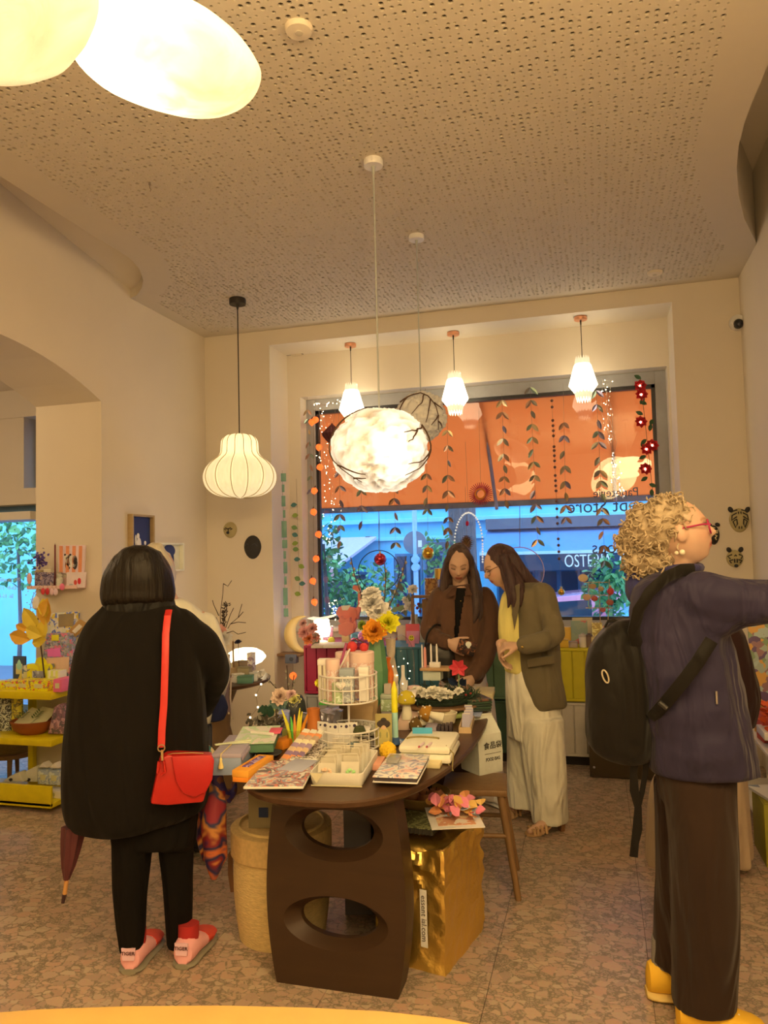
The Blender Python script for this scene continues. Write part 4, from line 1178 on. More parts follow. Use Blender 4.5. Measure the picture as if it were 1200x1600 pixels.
# hair: cap with centre parting and long lengths
b=MB();R=M3C
b.ball(hc+R@V((0,-.030,.020)),(.084,.100,.113),28,20,R)
for pts in([(714,856,-.035,.016),(706,862,-.055,.018),(700,874,-.050,.018),(697,892,-.01,.022),(694,915,.0,.026),(690,934,.0,.02),(684,944,.01,.008)],
 [(704,880,.06,.05),(700,905,.08,.055),(697,930,.11,.05)],
 [(716,856,-.035,.016),(726,861,-.055,.018),(735,872,-.048,.018),(739,890,-.03,.022),(742,915,-.055,.028),(744,940,-.075,.028),(743,962,-.085,.020),(738,978,-.09,.006)],
 [(737,880,.0,.022),(745,905,-.02,.024),(749,935,-.055,.024),(751,960,-.07,.014),(748,972,-.075,.006)],
 [(730,880,.06,.05),(738,905,.07,.05),(738,930,.10,.05)]):
 Cc.tube(b,pts,12,3)
fw=R@V((0,1,0))
me=fuse(b,.0052,3,folds(.0035,40,3,9))
put('hair',me,hair_mat('hair_brown',C(28,17,12),C(88,58,37),(70,70,4)),pC)
# black top under the jacket
b=MB();Cc.loft(b,[(918,703,918,735,.05,.03),(924,697,924,742,.075,.04),(945,688,945,752,.10,.04),(1000,690,1000,750,.115,.03),(1050,690,1050,754,.115,.03)]);put('top',fuse(b,.009,3),cloth('black_knit',(.010,.010,.012),.8),pC)
M_bj=cloth('brown_cotton',C(86,52,28),.85,fold=.45,fs=6)
b=MB()
Cc.loft(b,[(914,701,914,737,.065,.045),(919,693,919,746,.09,.045),(929,682,928,757,.115,.045),(945,677,944,763,.13,.04),(975,680,975,760,.145,.03),(1015,682,1015,760,.155,.02),(1044,684,1046,760,.155,.02),(1062,690,1064,757,.14,.02)],36,2.3)
Cc.tube(b,[(686,934,.03,.066),(677,960,.01,.064),(671,986,-.03,.058),(682,998,-.11,.052),(697,1004,-.155,.046)],16)
Cc.tube(b,[(756,932,.03,.068),(766,965,.02,.066),(767,1000,-.01,.060),(756,1032,-.08,.054),(743,1055,-.135,.046)],16)
me=fuse(b,.0075,5,folds(.012,8,3,21))
pa,pb_=Cc.p(713,915,-.1),Cc.p(728,915,-.1);pe=Cc.p(711.5,1006,-.1)
def open_c(p):
 if p.y>-.02 or p.z<pe.z or p.z>pa.z+.05:return False
 t=min(1,max(0,(pa.z-p.z)/(pa.z-pe.z)))
 l=pa.x+(pe.x-pa.x)*t-.006;r=pb_.x+(pe.x-pb_.x)*t**.8+.010
 return l<p.x<r
cut(me,open_c)
jk=solid(put('jacket',me,M_bj,pC))
for pts in([(714,915,-.085),(706,920,-.105),(697,929,-.10),(703,933,-.115),(712,929,-.13)],[(728,915,-.08),(733,920,-.095),(738,929,-.11),(729,931,-.12)]):
 b=MB();P=[Cc.p(*q)for q in pts];b.loft([[p+V((0,d,0))for p in P]for d in(-.004,.004)]);b.build('collar_tip',cloth('brown_collar',C(78,46,25),.85,fold=.2),jk,bevel=.002)
b=MB();Cc.loft(b,[(1045,688,1045,758,.13,.02),(1080,690,1080,762,.13,.02),(1110,690,1110,770,.13,.02)],26)
Cc.loft(b,[(1090,690,1090,728,.11,.03),(1180,682,1180,720,.10,.03),(1236,676,1236,712,.10,.04)],22);Cc.loft(b,[(1090,722,1090,772,.11,.0),(1180,735,1180,783,.10,-.02),(1246,748,1246,792,.10,-.04)],22)
put('trousers',fuse(b,.010,4,folds(.008,8,2,14)),cloth('cream_trouser',C(184,148,104),.9,fold=.4),pC)
M_ws=mat('white_sneaker',C(206,180,140),.6);M_wsole=mat('white_sole',C(190,160,116),.6)
for(hx,hy,tx,ty)in((706,1246,676,1250),(760,1252,790,1262)):
 h0=Cc.R.transposed()@(W(hx,hy,z=0)-Cc.o);t0=Cc.R.transposed()@(W(tx,ty,z=0)-Cc.o);d=(t0-h0).normalized()
 shoe(Cc,pC,h0,h0+d*.25,.085,.085,M_ws,M_wsole)
b=MB()
for a in[2*PI*k/12 for k in range(12)]:pass
b.ball(hc+R@V((.076,.0,-.05)),.006,8,6);b.ball(hc+R@V((-.076,.0,-.05)),.006,8,6);o=b.build('earring_pair',mat('gold_bead',(.8,.6,.2),.25,1),pC);
o=MB().ball(Cc.p(720,939,-.10),.004,8,6).build('pendant',mat('gold_bead',(.8,.6,.2)),pC)
# patterned purse in her hand, black bag on her arm
q=Cc.p(729,1012,-.235)
ps=on(Cc,thing('purse','small leopard patterned purse with a white motif, held by the brown jacketed woman','purse'))
b=MB().box(q,(.11,.02,.085),R=MX.Rotation(rad(18),3,'Y'));b.build('body',printm('leopard',[C(70,30,14),C(24,12,8),C(120,60,24),C(40,18,10)],60,.6),ps,bevel=.006)
b=MB().ball(q+V((.012,-.012,.022)),(.018,.003,.017),14,8);b.ball(q+V((.012,-.012,.004)),(.009,.003,.008),10,6);b.build('motif',flat('motif_white',C(200,180,140)),ps)
hbk=on(Cc,thing('handbag','black leather handbag hanging from the brown jacketed woman\'s forearm','handbag'))
b=MB();Cc.loft(b,[(1004,668,1004,706,.03,-.10),(1014,662,1014,712,.05,-.10),(1040,660,1040,714,.06,-.10),(1062,664,1062,712,.05,-.10)],26,3.5);put('body',fuse(b,.007,2),mat('black_leather',(.012,.012,.014),.35,bump=.2,bs=120),hbk)
b=MB();Cc.tube(b,[(664,1012,-.12,.007),(668,990,-.14,.007),(682,976,-.10,.007),(695,984,-.05,.007),(706,1008,-.12,.007)],8);b.build('handle',mat('black_leather',(.01,.01,.01)),hbk)
# ------------------------------------------------------------------ woman in the olive blazer, in profile
D=Fig(838,1285)
b=MB()
hdD=D.p(781,886,.0);M3D=head(b,hdD,(-.92,-.30,-.36),(-.25,0,1),1.0)
chain(b,[(D.p(792,908,.01),.050),(D.p(802,920,.02),.055),(D.p(812,935,.03),.07)])
D.loft(b,[(930,795,930,848,.10,0),(960,788,960,850,.13,0),(1000,790,1000,850,.13,0),(1060,796,1060,862,.13,0),(1100,800,1100,866,.13,0)])
D.tube(b,[(835,1090,-.06,.085),(850,1190,-.07,.06),(872,1275,-.08,.04)]);D.tube(b,[(820,1090,.07,.085),(822,1190,.06,.06),(824,1258,.06,.04)])
D.tube(b,[(842,938,-.11,.05),(862,992,-.17,.042),(814,1009,-.24,.028)]);hand(b,D.p(813,1009,-.24),(-.95,-.12,.02),(.1,.4,-.9),(.1,-.6,.75),.75,.95)
D.tube(b,[(815,938,.15,.05),(812,1000,.10,.040),(782,1006,-.14,.028)]);hand(b,D.p(781,1008,-.16),(.12,-.30,-.95),(.9,-.2,.1),(-.1,-.9,.2),.35,.98)
me=fuse(b,.005,3);paint_face(me,hdD,M3D)
pD=person(D,me,'person with glasses in an olive blazer and wide cream trousers, standing in profile')
R=M3D
b=MB()
b.ball(hdD+R@V((0,-.028,.020)),(.086,.100,.114),28,20,R)
for pts in([(788,872,-.085,.026),(795,893,-.10,.028),(801,915,-.125,.028),(804,938,-.15,.022),(802,957,-.155,.006)],
 [(784,885,-.085,.012),(790,908,-.10,.018),(796,930,-.13,.018),(794,950,-.14,.005)],
 [(798,870,-.04,.045),(810,890,-.03,.050),(822,905,-.03,.045),(838,915,-.02,.028)],
 [(797,875,.03,.05),(808,895,.03,.055),(822,912,.04,.05),(835,930,.06,.035)],
 [(796,885,-.07,.03),(808,905,-.09,.032),(814,925,-.13,.025),(812,945,-.15,.012)]):
 D.tube(b,pts,12,3)
me=fuse(b,.0052,3,folds(.0035,36,4,17))
put('hair',me,hair_mat('hair_dark_brown',C(26,15,11),C(76,43,28),(70,70,4)),pD)
glasses(pD,hdD,R,mat('thin_frame',C(90,52,30),.35,.6))
b=MB();D.loft(b,[(920,792,920,822,.06,.02),(930,784,930,832,.10,.01),(955,779,955,840,.125,.0),(985,778,985,842,.135,.0),(1020,783,1020,845,.135,0),(1048,789,1050,848,.13,0)],28,2.2);put('top',fuse(b,.008,4,folds(.005,10,3,2)),cloth('yellow_knit',C(205,166,74),.8,fold=.3),pD)
M_ol=cloth('olive_wool',C(98,76,42),.82,fold=.35,fs=6)
b=MB()
D.loft(b,[(905,808,905,836,.07,.02),(913,801,913,852,.11,.01),(926,800,926,862,.15,.0),(950,800,950,868,.165,.0),(990,801,990,872,.165,.0),(1040,806,1040,876,.165,.0),(1080,813,1078,882,.165,.0),(1106,822,1097,885,.15,.0),(1112,830,1100,884,.12,0)],36,2.6)
D.tube(b,[(846,928,-.09,.070),(856,958,-.145,.066),(866,990,-.19,.062),(848,1002,-.235,.056),(822,1008,-.25,.050)],18)
me=fuse(b,.0075,5,folds(.012,8,4,31))
bz=put('blazer',me,M_ol,pD)
for pts,nm in(([(802,916,-.13),(812,912,-.15),(812,945,-.185),(804,985,-.178),(800,960,-.16)],'lapel'),([(823,1030,-.172),(865,1024,-.20),(867,1036,-.20),(825,1043,-.176)],'pocket_flap')):
 b=MB();P=[D.p(*q)for q in pts];b.loft([[p+V((0,d,0))for p in P]for d in(-.012,.012)]);b.build(nm,cloth('olive_wool2',C(92,70,38),.82,fold=.2),bz,bevel=.003)
o=MB().ball(D.p(816,1011,-.30),.008,8,6).build('button',mat('gold_bead',(.8,.7,.5)),bz)
M_ct=cloth('cream_wide',C(205,172,118),.9,fold=.55,fs=7)
b=MB();D.loft(b,[(1042,790,1042,862,.13,0),(1100,791,1100,876,.15,0),(1150,792,1150,880,.15,0)],30,2.2)
D.loft(b,[(1120,791,1120,840,.12,.06),(1200,792,1200,842,.12,.06),(1257,793,1258,842,.12,.06)],24);D.loft(b,[(1120,806,1120,880,.12,-.05),(1200,818,1200,884,.12,-.06),(1282,832,1280,887,.12,-.07)],24)
put('trousers',fuse(b,.009,4,folds(.012,9,1.0,41)),M_ct,pD)
M_sand=mat('tan_leather',C(165,112,58),.6)
for(hx,hy,tx,ty)in((881,1297,842,1303),(832,1268,797,1277)):
 h0=D.R.transposed()@(W(hx,hy,z=0)-D.o);t0=D.R.transposed()@(W(tx,ty,z=0)-D.o);d=(t0-h0).normalized();sd=V((d.y,-d.x,0))
 f_=lambda t,s_,z:h0+d*(.235*t)+sd*s_+V((0,0,z))
 b=MB();b.loft([[f_(t,-w,z),f_(t,w,z),f_(t,w,z+.012),f_(t,-w,z+.012)]for t,w,z in((0,.028,.066),(.25,.028,.058),(.5,.033,.022),(.72,.042,.004),(.92,.034,.002),(1,.016,.002))])
 s=b.build('sandal',M_sand,pD)
 MB().loft([[f_(t,-w,z),f_(t,w,z),f_(t+.10,w,z),f_(t+.10,-w,z)]for t,w,z in((0.02,.018,0),(0.0,.026,.066))]).build('heel',mat('heel_wood',C(120,74,36),.5),s)
 b=MB();chain(b,[(f_(.05,0,.10),.030),(f_(.3,0,.085),.028),(f_(.6,0,.045),.026),(f_(.9,0,.022),.016)],12,2);o=b.build('foot',mat('foot_skin',(.70,.46,.34),.6),s)
 for t in(.55,.66,.77,.86):MB().tube([f_(t,-.042,.01),f_(t,-.034,.045-.02*(t-.5)),f_(t,0,.075-.07*(t-.5)*2+.01),f_(t,.034,.045-.02*(t-.5)),f_(t,.042,.01)],[.008]*5,6,flat=.5).build('band',M_sand,s)
 MB().tube([f_(.0,-.03,.07),f_(-.02,0,.11),f_(.0,.03,.07)],.007,6).build('heel_strap',M_sand,s)
# ------------------------------------------------------------------ curly blond woman with a backpack
E=Fig(1092,1590)
b=MB()
hE=E.p(1064,832,0);M3E=head(b,hE,(.96,.14,.20),(-.2,0,1),1.0)
chain(b,[(E.p(1062,868,.01),.052),(E.p(1055,890,.02),.056),(E.p(1050,910,.02),.07)])
E.loft(b,[(905,1015,905,1095,.09,0),(950,1010,950,1120,.12,0),(1050,1020,1050,1130,.12,0),(1150,1030,1150,1150,.13,0),(1230,1035,1230,1145,.13,0)])
E.tube(b,[(1092,1220,-.04,.09),(1098,1380,-.04,.065),(1100,1560,-.04,.042)]);E.tube(b,[(1074,1220,.08,.08),(1066,1380,.1,.05),(1050,1510,.12,.036)])
E.tube(b,[(1085,925,-.1,.05),(1180,936,-.1,.045),(1270,930,-.06,.03)]);hand(b,E.p(1272,930,-.06),(1,.15,0),(0,1,-.3),(0,.3,1),.3)
E.tube(b,[(1060,925,.14,.05),(1090,1010,.2,.045),(1120,1080,.25,.03)]);hand(b,E.p(1122,1084,.25),(.5,.1,-.9),(-.5,0,-.3),(.8,.5,.2),.5)
me=fuse(b,.0052,3);paint_face(me,hE,M3E,lip=(.72,.20,.20),brow=(.6,.45,.3),eyes='open')
pE=person(E,me,'person with curly blond hair and red glasses wearing a navy jacket, reaching to the right')
glasses(pE,hE,M3E,mat('red_frame',C(150,24,46),.3),wire=.0030,rx=.027,rz=.024)
rn=random.Random(8)
b=MB()
for(px,py,dy,r)in((1024,826,.0,.100),(1008,842,.02,.088),(1044,806,-.01,.078),(1003,872,.0,.062),(1028,880,-.02,.050)):b.ball(E.p(px,py,dy),(r,r*.95,r*.92),20,14)
hc_=E.p(1022,836,0)
core=fuse(b,.011,4,folds(.014,30,30,3))
M_bl=hair_mat('hair_blond',C(96,66,32),C(196,150,92),(24,24,24),.5)
hr=put('hair',core,M_bl,pE)
b=MB();cs_=[v.co.copy()for v in core.vertices];ns_=[v.normal.copy()for v in core.vertices]
ear=E.p(1052,850,-.07)
face_x=E.p(1080,830,0).x
cnt=0
while cnt<620:
 i=rn.randrange(len(cs_));p=cs_[i];n=ns_[i]
 if p.x>face_x-.012 and p.z<hE.z+.07:continue
 if(p-ear).length<.036:continue
 t1=n.orthogonal().normalized();t2=n.cross(t1);ph=rn.uniform(0,2*PI)
 ax=(t1*math.cos(ph)+t2*math.sin(ph)+n*rn.uniform(.0,.5)+V((0,0,-.5))).normalized()
 u=ax.orthogonal().normalized();w=ax.cross(u);L=rn.uniform(.02,.055);rr=rn.uniform(.005,.010);turns=rn.uniform(.8,1.8);k=11
 pts=[p-n*.006+n*(.012*math.sin(PI*j/k))+ax*(L*j/k)+(u*math.cos(2*PI*turns*j/k+ph)+w*math.sin(2*PI*turns*j/k+ph))*rr for j in range(k+1)]
 b.tube(pts,[.0032*(1-.75*abs(2*j/k-1)**2)for j in range(k+1)],5)
 cnt+=1
o=b.build('curls',M_bl,hr);o['kind']='stuff'
b=MB();b.ball(E.p(1057,864,-.085),.007,8,6);b.ball(E.p(1066,863,-.075),.010,10,7);b.build('earring_pair',mat('pearl',(.85,.75,.6),.2),pE)
M_nv=cloth('navy_quilt',C(40,29,33),.6,fold=.32,fs=9,var=.2)
b=MB()
E.loft(b,[(880,1040,884,1092,.075,.01),(892,1022,892,1094,.11,.01),(906,1000,906,1102,.15,.01),(930,985,930,1118,.175,.01),(970,983,970,1136,.185,.01),(1020,988,1020,1150,.19,0),(1080,996,1080,1163,.19,0),(1140,1005,1140,1176,.19,0),(1180,1010,1185,1186,.185,0),(1197,1014,1208,1191,.17,0)],40,2.4)
E.tube(b,[(1075,930,-.08,.085),(1110,936,-.12,.083),(1150,940,-.13,.078),(1200,938,-.12,.070),(1262,932,-.08,.052)],20)
E.tube(b,[(1090,960,-.10,.075),(1120,970,-.12,.06),(1148,965,-.12,.04)],14)
E.tube(b,[(1055,930,.12,.08),(1088,1010,.18,.07),(1116,1072,.22,.05)],14)
jE=put('jacket',fuse(b,.0095,5,folds(.009,6,14,51)),M_nv,pE)
b=MB();E.loft(b,[(890,980,900,1046,.07,.05),(906,975,915,1040,.10,.05),(926,976,930,1030,.10,.05),(942,985,942,1015,.06,.05)],24);put('hood',fuse(b,.009,4,folds(.010,12,8,3)),cloth('navy_hood',C(46,38,56),.6,fold=.5),jE)
b=MB();E.tube(b,[(1040,896,-.06,.022),(1060,890,-.085,.020),(1080,888,-.07,.018),(1092,888,-.02,.016),(1090,886,.05,.018),(1060,886,.09,.02)],10);put('collar',fuse(b,.006,3),cloth('navy_collar',C(40,32,48),.6,fold=.3),jE)
b=MB();P=[E.p(1120,1100,-.185),E.p(1119,1080,-.185)];b.tube([P[0],P[1]],.004,6);b.build('zip_pull',mat('zip_metal',(.5,.5,.5),.3,1),jE)
M_br=cloth('brown_corduroy',C(42,24,11),.9,fold=.45,fs=6)
b=MB();E.loft(b,[(1188,1020,1192,1152,.16,0),(1240,1030,1240,1152,.165,0)],30,2.3)
E.loft(b,[(1215,1034,1215,1152,.13,-.04),(1300,1042,1300,1154,.14,-.04),(1400,1045,1400,1158,.14,-.04),(1480,1046,1482,1158,.135,-.04),(1556,1047,1574,1153,.125,-.04)],30,2.4)
E.loft(b,[(1215,1020,1215,1100,.12,.10),(1330,1026,1330,1100,.125,.11),(1400,1023,1400,1098,.12,.12),(1489,1017,1512,1090,.11,.13)],26,2.3)
put('trousers',fuse(b,.0095,4,folds(.007,7,2.5,61)),M_br,pE)
M_yl=mat('yellow_suede',C(214,138,24),.75,bump=.2,bs=150);M_ysole=mat('yellow_sole',C(190,140,60),.6)
M_gsock=mat('grey_sock',C(120,98,70),.9,bump=.3,bs=200)
for(hx,hy,tx,ty,dd)in((1015,1556,1080,1560,0),(1062,1612,1150,1622,0)):
 h0=E.R.transposed()@(W(hx,hy,z=0)-E.o);t0=E.R.transposed()@(W(tx,ty,z=0)-E.o);d=(t0-h0).normalized()
 s=shoe(E,pE,h0,h0+d*.26,.095,.10,M_yl,M_ysole,sole=.028)
 b=MB();b.cyl(h0+d*.05+V((0,0,.06)),h0+d*.06+V((0,0,.2)),.042,.045);b.build('sock',M_gsock,pE)
 b=MB()
 for k in range(4):
  c=h0+d*(.115+.022*k)+V((0,0,.098-.013*k));sd=V((d.y,-d.x,0));b.tube([c-sd*.03,c+V((0,0,.014)),c+sd*.03],.0035,5)
 c=h0+d*.115+V((0,0,.115))
 for q in(-1,1):b.tube([c,c+sd*(.03*q)+V((0,0,.02)),c+sd*(.05*q)+V((0,0,-.01)),c+sd*(.02*q)],.0032,5)
 o=b.build('laces',mat('cream_lace',C(220,190,130),.8),s)
# backpack
bp=on(E,thing('backpack','black backpack with a white carabiner on the back of the navy jacket','backpack'))
b=MB()
E.loft(b,[(966,962,966,992,.05,-.03),(980,945,978,1004,.09,-.03),(1002,926,1000,1012,.125,-.03),(1030,916,1030,1018,.14,-.03),(1085,915,1085,1022,.145,-.03),(1140,918,1140,1026,.14,-.03),(1166,930,1168,1026,.125,-.03),(1182,950,1184,1020,.09,-.03),(1190,972,1190,1008,.05,-.03)],32,3)
M_bk=cloth('black_nylon',(.0075,.0066,.006),.6,fold=.4,fs=6)
put('body',fuse(b,.009,4,folds(.008,9,6,71)),M_bk,bp)
b=MB();P=[E.p(*q)for q in((946,978,-.04),(950,971,-.05),(960,969,-.05),(972,974,-.05),(980,984,-.04))];b.tube(P,[.011]*5,8,flat=.4,up=(0,-1,0));b.build('grab_handle',M_bk,bp)
for P in([(1084,890,-.10),(1064,891,-.155),(1040,902,-.19),(1015,925,-.205),(998,952,-.205),(990,985,-.17),(998,1020,-.12)],[(1112,1000,-.215),(1090,1035,-.225),(1065,1068,-.225),(1040,1098,-.215),(1018,1122,-.15)]):
 pts=[E.p(*q)for q in P];b=MB();b.tube(pts,[(.006,.021)]*len(pts),10,up=(0,-1,0));b.build('shoulder_strap',M_bk,bp)
b=MB();P=[E.p(946+7*math.cos(a)*.62+3*math.sin(a),1057+10*math.sin(a),-.178)for a in[2*PI*k/18 for k in range(18)]]
b.tube(P,.0028,6,closed=True);b.build('carabiner',mat('white_metal',(.75,.7,.55),.3,.6),bp)
b=MB();P=[E.p(*q)for q in((993,1180,-.1),(990,1206,-.1),(991,1235,-.1),(997,1262,-.1),(996,1295,-.1),(992,1318,-.1),(990,1339,-.1))];b.tube(P,[.014,.012,.015,.012,.016,.013,.014],6,flat=.14,up=(1,.2,0));b.build('loose_strap',M_bk,bp)
b=MB();P=[E.p(*q)for q in((1010,1188,-.08),(1008,1210,-.08),(1003,1238,-.08),(998,1258,-.09))];b.tube(P,[.010,.009,.009,.009],6,flat=.14,up=(1,.2,0));b.build('loose_strap',M_bk,bp)
b=MB();P=[E.p(*q)for q in((1030,1097,-.235),(1042,1107,-.235))];b.tube(P,.008,8);b.build('buckle',mat('buckle',(.03,.03,.03),.3),bp)
# ------------------------------------------------------------------ person behind her: brown top, pale long skirt
F=Fig(1092,1350)
b=MB();hF=F.p(1105,950,0);head(b,hF,(.8,.5,-.4),(0,0,1),.95)
chain(b,[(F.p(1108,978,0),.05),(F.p(1115,1000,0),.06)])
F.loft(b,[(990,1085,990,1150,.08,0),(1040,1080,1040,1160,.1,0),(1130,1070,1130,1150,.11,0)])
F.tube(b,[(1080,1130,0,.08),(1076,1240,0,.055),(1074,1335,0,.04)]);F.tube(b,[(1110,1130,0,.08),(1110,1240,0,.055),(1112,1335,0,.04)])
F.tube(b,[(1150,1000,0,.05),(1165,1060,.05,.04),(1165,1105,.14,.03)]);hand(b,F.p(1165,1107,.15),(.3,1,0),(0,0,-1),(-1,0,0),.5)
F.tube(b,[(1085,1000,0,.05),(1080,1060,.05,.04),(1090,1105,.14,.03)]);hand(b,F.p(1090,1107,.15),(.3,1,0),(0,0,-1),(1,0,0),.5)
me=fuse(b,.009,3);plain_tone(me)
pF=person(F,me,'person in a dark brown top and long pale skirt, hidden behind the blond woman')
b=MB();b.ball(hF+V((-.01,-.01,.02)),(.095,.11,.115),20,14);put('hair',fuse(b,.01,3,folds(.008,30,10,3)),hair_mat('hair_black',(.01,.01,.01),(.02,.02,.02)),pF)
b=MB();F.loft(b,[(972,1085,974,1150,.10,0),(990,1074,992,1166,.13,0),(1040,1070,1040,1180,.15,0),(1090,1070,1090,1189,.16,0),(1130,1072,1135,1180,.15,0)],30,2.2);put('top',fuse(b,.011,4,folds(.008,9,4,3)),cloth('dark_brown_knit',C(42,20,12),.9),pF)
b=MB();F.loft(b,[(1110,1066,1110,1160,.13,0),(1190,1030,1190,1164,.17,0),(1260,1015,1260,1168,.19,0),(1345,1008,1345,1176,.20,0)],40,2.2);put('skirt',fuse(b,.012,3,folds(.022,12,.6,3)),cloth('pale_linen',C(165,124,76),.9),pF)
for x in(1072,1112):shoe(F,pF,V((F.p(x,1350,0).x,-.08,0)),V((F.p(x,1350,0).x+.05,.16,0)),.08,.07,mat('dark_shoe',(.03,.03,.03)),mat('shoe_sole',(.3,.2,.1)))
# ================================================================== the long display table
ZT=.73
def stadium(cx,cy,hw,hl,n=40,e=2.9):
 return[(cx+hw*math.copysign(abs(math.cos(a))**(2/e),math.cos(a)),cy+hl*math.copysign(abs(math.sin(a))**(2/2.3),math.sin(a)))for a in[2*PI*k/n for k in range(n)]]
def woodm(name,lo,hi,st=(1,10,10),rough=.45,sc_=2.5):
 if name in _mc:return _mc[name]
 mt,nt,p=nodes(name);L=nt.links.new
 v=coords(nt,'Object',st);nz=N(nt,'ShaderNodeTexNoise',Scale=sc_,Detail=6.0,Distortion=.7);L(v,nz.inputs['Vector'])
 L(mixc(nt,nz.outputs[0],lo,hi),p.inputs['Base Color']);p.inputs['Roughness'].default_value=rough
 b=N(nt,'ShaderNodeBump',Strength=.15,Distance=.002);L(nz.outputs[0],b.inputs['Height']);L(b.outputs[0],p.inputs['Normal'])
 _mc[name]=mt
 return mt
M_wal=woodm('walnut',(.052,.024,.011),(.105,.052,.023),(10,1,10),.38)
M_walp=woodm('walnut_leg',(.030,.014,.006),(.052,.026,.011),(1,10,10),.5)
tb=thing('display_table','long dark wooden table with rounded ends on slabs with oval holes','table',(-1.0,3.48,0))
b=MB()
o1=stadium(0,0,.455,1.03);o0=stadium(0,0,.43,1.0)
b.loft([[V((x,y,ZT-.038))for x,y in o0],[V((x,y,ZT-.022))for x,y in stadium(0,0,.452,1.027)],[V((x,y,ZT-.006))for x,y in o1],[V((x,y,ZT))for x,y in stadium(0,0,.449,1.024)]])
b.build('tabletop',M_wal,tb,ang=30)
def pedestal(yc,th=.12):
 """slab with two funnel shaped oval holes, slightly barrelled sides"""
 H=ZT-.036;b=MB()
 W_=lambda z:.232+.036*math.sin(PI*min(1,max(0,z/H))**.9)
 holes=[(.0,.555,.142,.075),(.0,.235,.150,.072)]
 n=48
 bands=[(0,.395),(.395,H)]
 for front in(0,1):
  for(z0,z1),(hx,hz,ra,rb)in zip(bands,reversed(holes)):
   outer,rim,inner=[],[],[]
   yo=-th/2 if front==0 else th/2;yi=-.012 if front==0 else .012
   zc_=(z0+z1)/2
   for k in range(n):
    a=2*PI*k/n;c,s_=math.cos(a),math.sin(a)
    # square-ish outer boundary of the band
    t=max(abs(c),abs(s_));zz=zc_+s_/t*(z1-z0)/2;xx=c/t*W_(zz)
    outer.append(V((xx,yo,zz)));rim.append(V((hx+c*ra*1.34,yo,hz+s_*rb*1.34)));inner.append(V((hx+c*ra,yi,hz+s_*rb)))
   o=len(b.v);vs=outer+rim+inner;fs=[]
   for k in range(n):
    j=(k+1)%n
    fs.append((k,j,n+j,n+k));fs.append((n+k,n+j,2*n+j,2*n+k))
   b.add(vs,fs)
   if front==0:keep=inner
  # inner collar
 for(z0,z1),(hx,hz,ra,rb)in zip(bands,reversed(holes)):
  A_=[V((hx+math.cos(a)*ra,-.012,hz+math.sin(a)*rb))for a in[2*PI*k/n for k in range(n)]];B__=[p+V((0,.024,0))for p in A_]
  b.loft([A_,B__],cap=False)
 m_=24
 for q in(-1,1):
  vs=[]
  for i in range(m_+1):
   z=H*i/m_;vs+=[(q*W_(z),-th/2,z),(q*W_(z),th/2,z)]
  b.add(vs,[(2*i,2*i+1,2*i+3,2*i+2)for i in range(m_)])
 b.add([(-W_(0),-th/2,0),(W_(0),-th/2,0),(W_(0),th/2,0),(-W_(0),th/2,0)],[(0,1,2,3)])
 b.add([(-W_(H),-th/2,H),(W_(H),-th/2,H),(W_(H),th/2,H),(-W_(H),th/2,H)],[(0,1,2,3)])
 o=b.build('pedestal',M_walp,tb,ang=28);o.location=(.035,yc,0)
pedestal(-.79);pedestal(.62)
# ------------------------------------------------------------------ helpers for goods laid out by where they stand
def rect3(a,b,c,z):
 a,b,c=(W(*q,z=z)for q in(a,b,c));ab,bc=b-a,c-b
 ab.z=bc.z=0
 if bc.length>ab.length:v=bc.normalized();u=V((v.y,-v.x,0));w=abs(ab.dot(u));d=bc.length
 else:u=ab.normalized();v=V((-u.y,u.x,0));w=ab.length;d=abs(bc.dot(v))
 cen=(a+b)/2+v*(d/2);cen.z=z
 return cen,w,d,math.atan2(u.y,u.x)
def goods(name,label,cat,a,b,c,h,m,z=ZT,group=None,part='body',bev=.002,extra=None,top=None):
 cen,w,d,rz=rect3(a,b,c,z)
 t=thing(name,label,cat,cen,rz,group)
 MB().box((0,0,h/2),(w,d,h)).build(part,m,t,bevel=bev)
 if top is not None:MB().box((0,0,h+.0006),(w-.004,d-.004,.0012)).build('cover' if part!='cover' else 'label',top,t,False)
 if extra:extra(t,w,d,h)
 return t
def at(px,py,z=ZT):return W(px,py,z=z)
def turned(name,label,cat,px,py,prof,m,z=ZT,n=20,group=None,part='body',**kw):
 t=thing(name,label,cat,at(px,py,z),0,group)
 MB().lathe(prof,n,**kw).build(part,m,t)
 return t
PAPER=mat('paper_edge',C(205,178,122),.8,bump=.2,bs=300)
CREAM=mat('cream',C(212,182,126),.8)
# gift box with tassel
def ex(t,w,d,h):
 MB().box((0,0,h+.006),(w+.004,d+.004,.016)).build('lid',mat('mauve_card',C(148,120,102),.7),t,bevel=.002)
 b=MB()
 for k in range(9):b.ball((w/2+.003,-d/2+d*(k+.5)/9,h-.006),(.004,d/18,.012),8,6)
 o=b.build('scallops',mat('mauve_card',C(148,120,102)),t);o['kind']='stuff'
 b=MB().box((-.01,.01,h+.018),(.15,.016,.004),rz=.5);b.box((.0,-.01,h+.02),(.13,.012,.003),rz=.15);b.build('bookmark',mat('bookmark',C(196,172,108),.7),t)
 b=MB().lathe([(.003,0),(.006,-.006),(.005,-.012),(.011,-.034),(.010,-.04)],10,(-.02,-d/2-.012,h+.002));b.tube([(-.02,-d/2-.012,h),(-.02,-d/2-.01,h+.016),(-.01,-.02,h+.018)],.002,5);b.build('tassel',mat('straw_tassel',C(205,160,78),.9),t)
goods('gift_box','blue-grey gift box with scalloped lid and a straw tassel at the table\'s left end','box',(332,1212),(377,1211),(400,1178),.068,mat('bluegrey_card',C(124,118,106),.7),extra=ex)
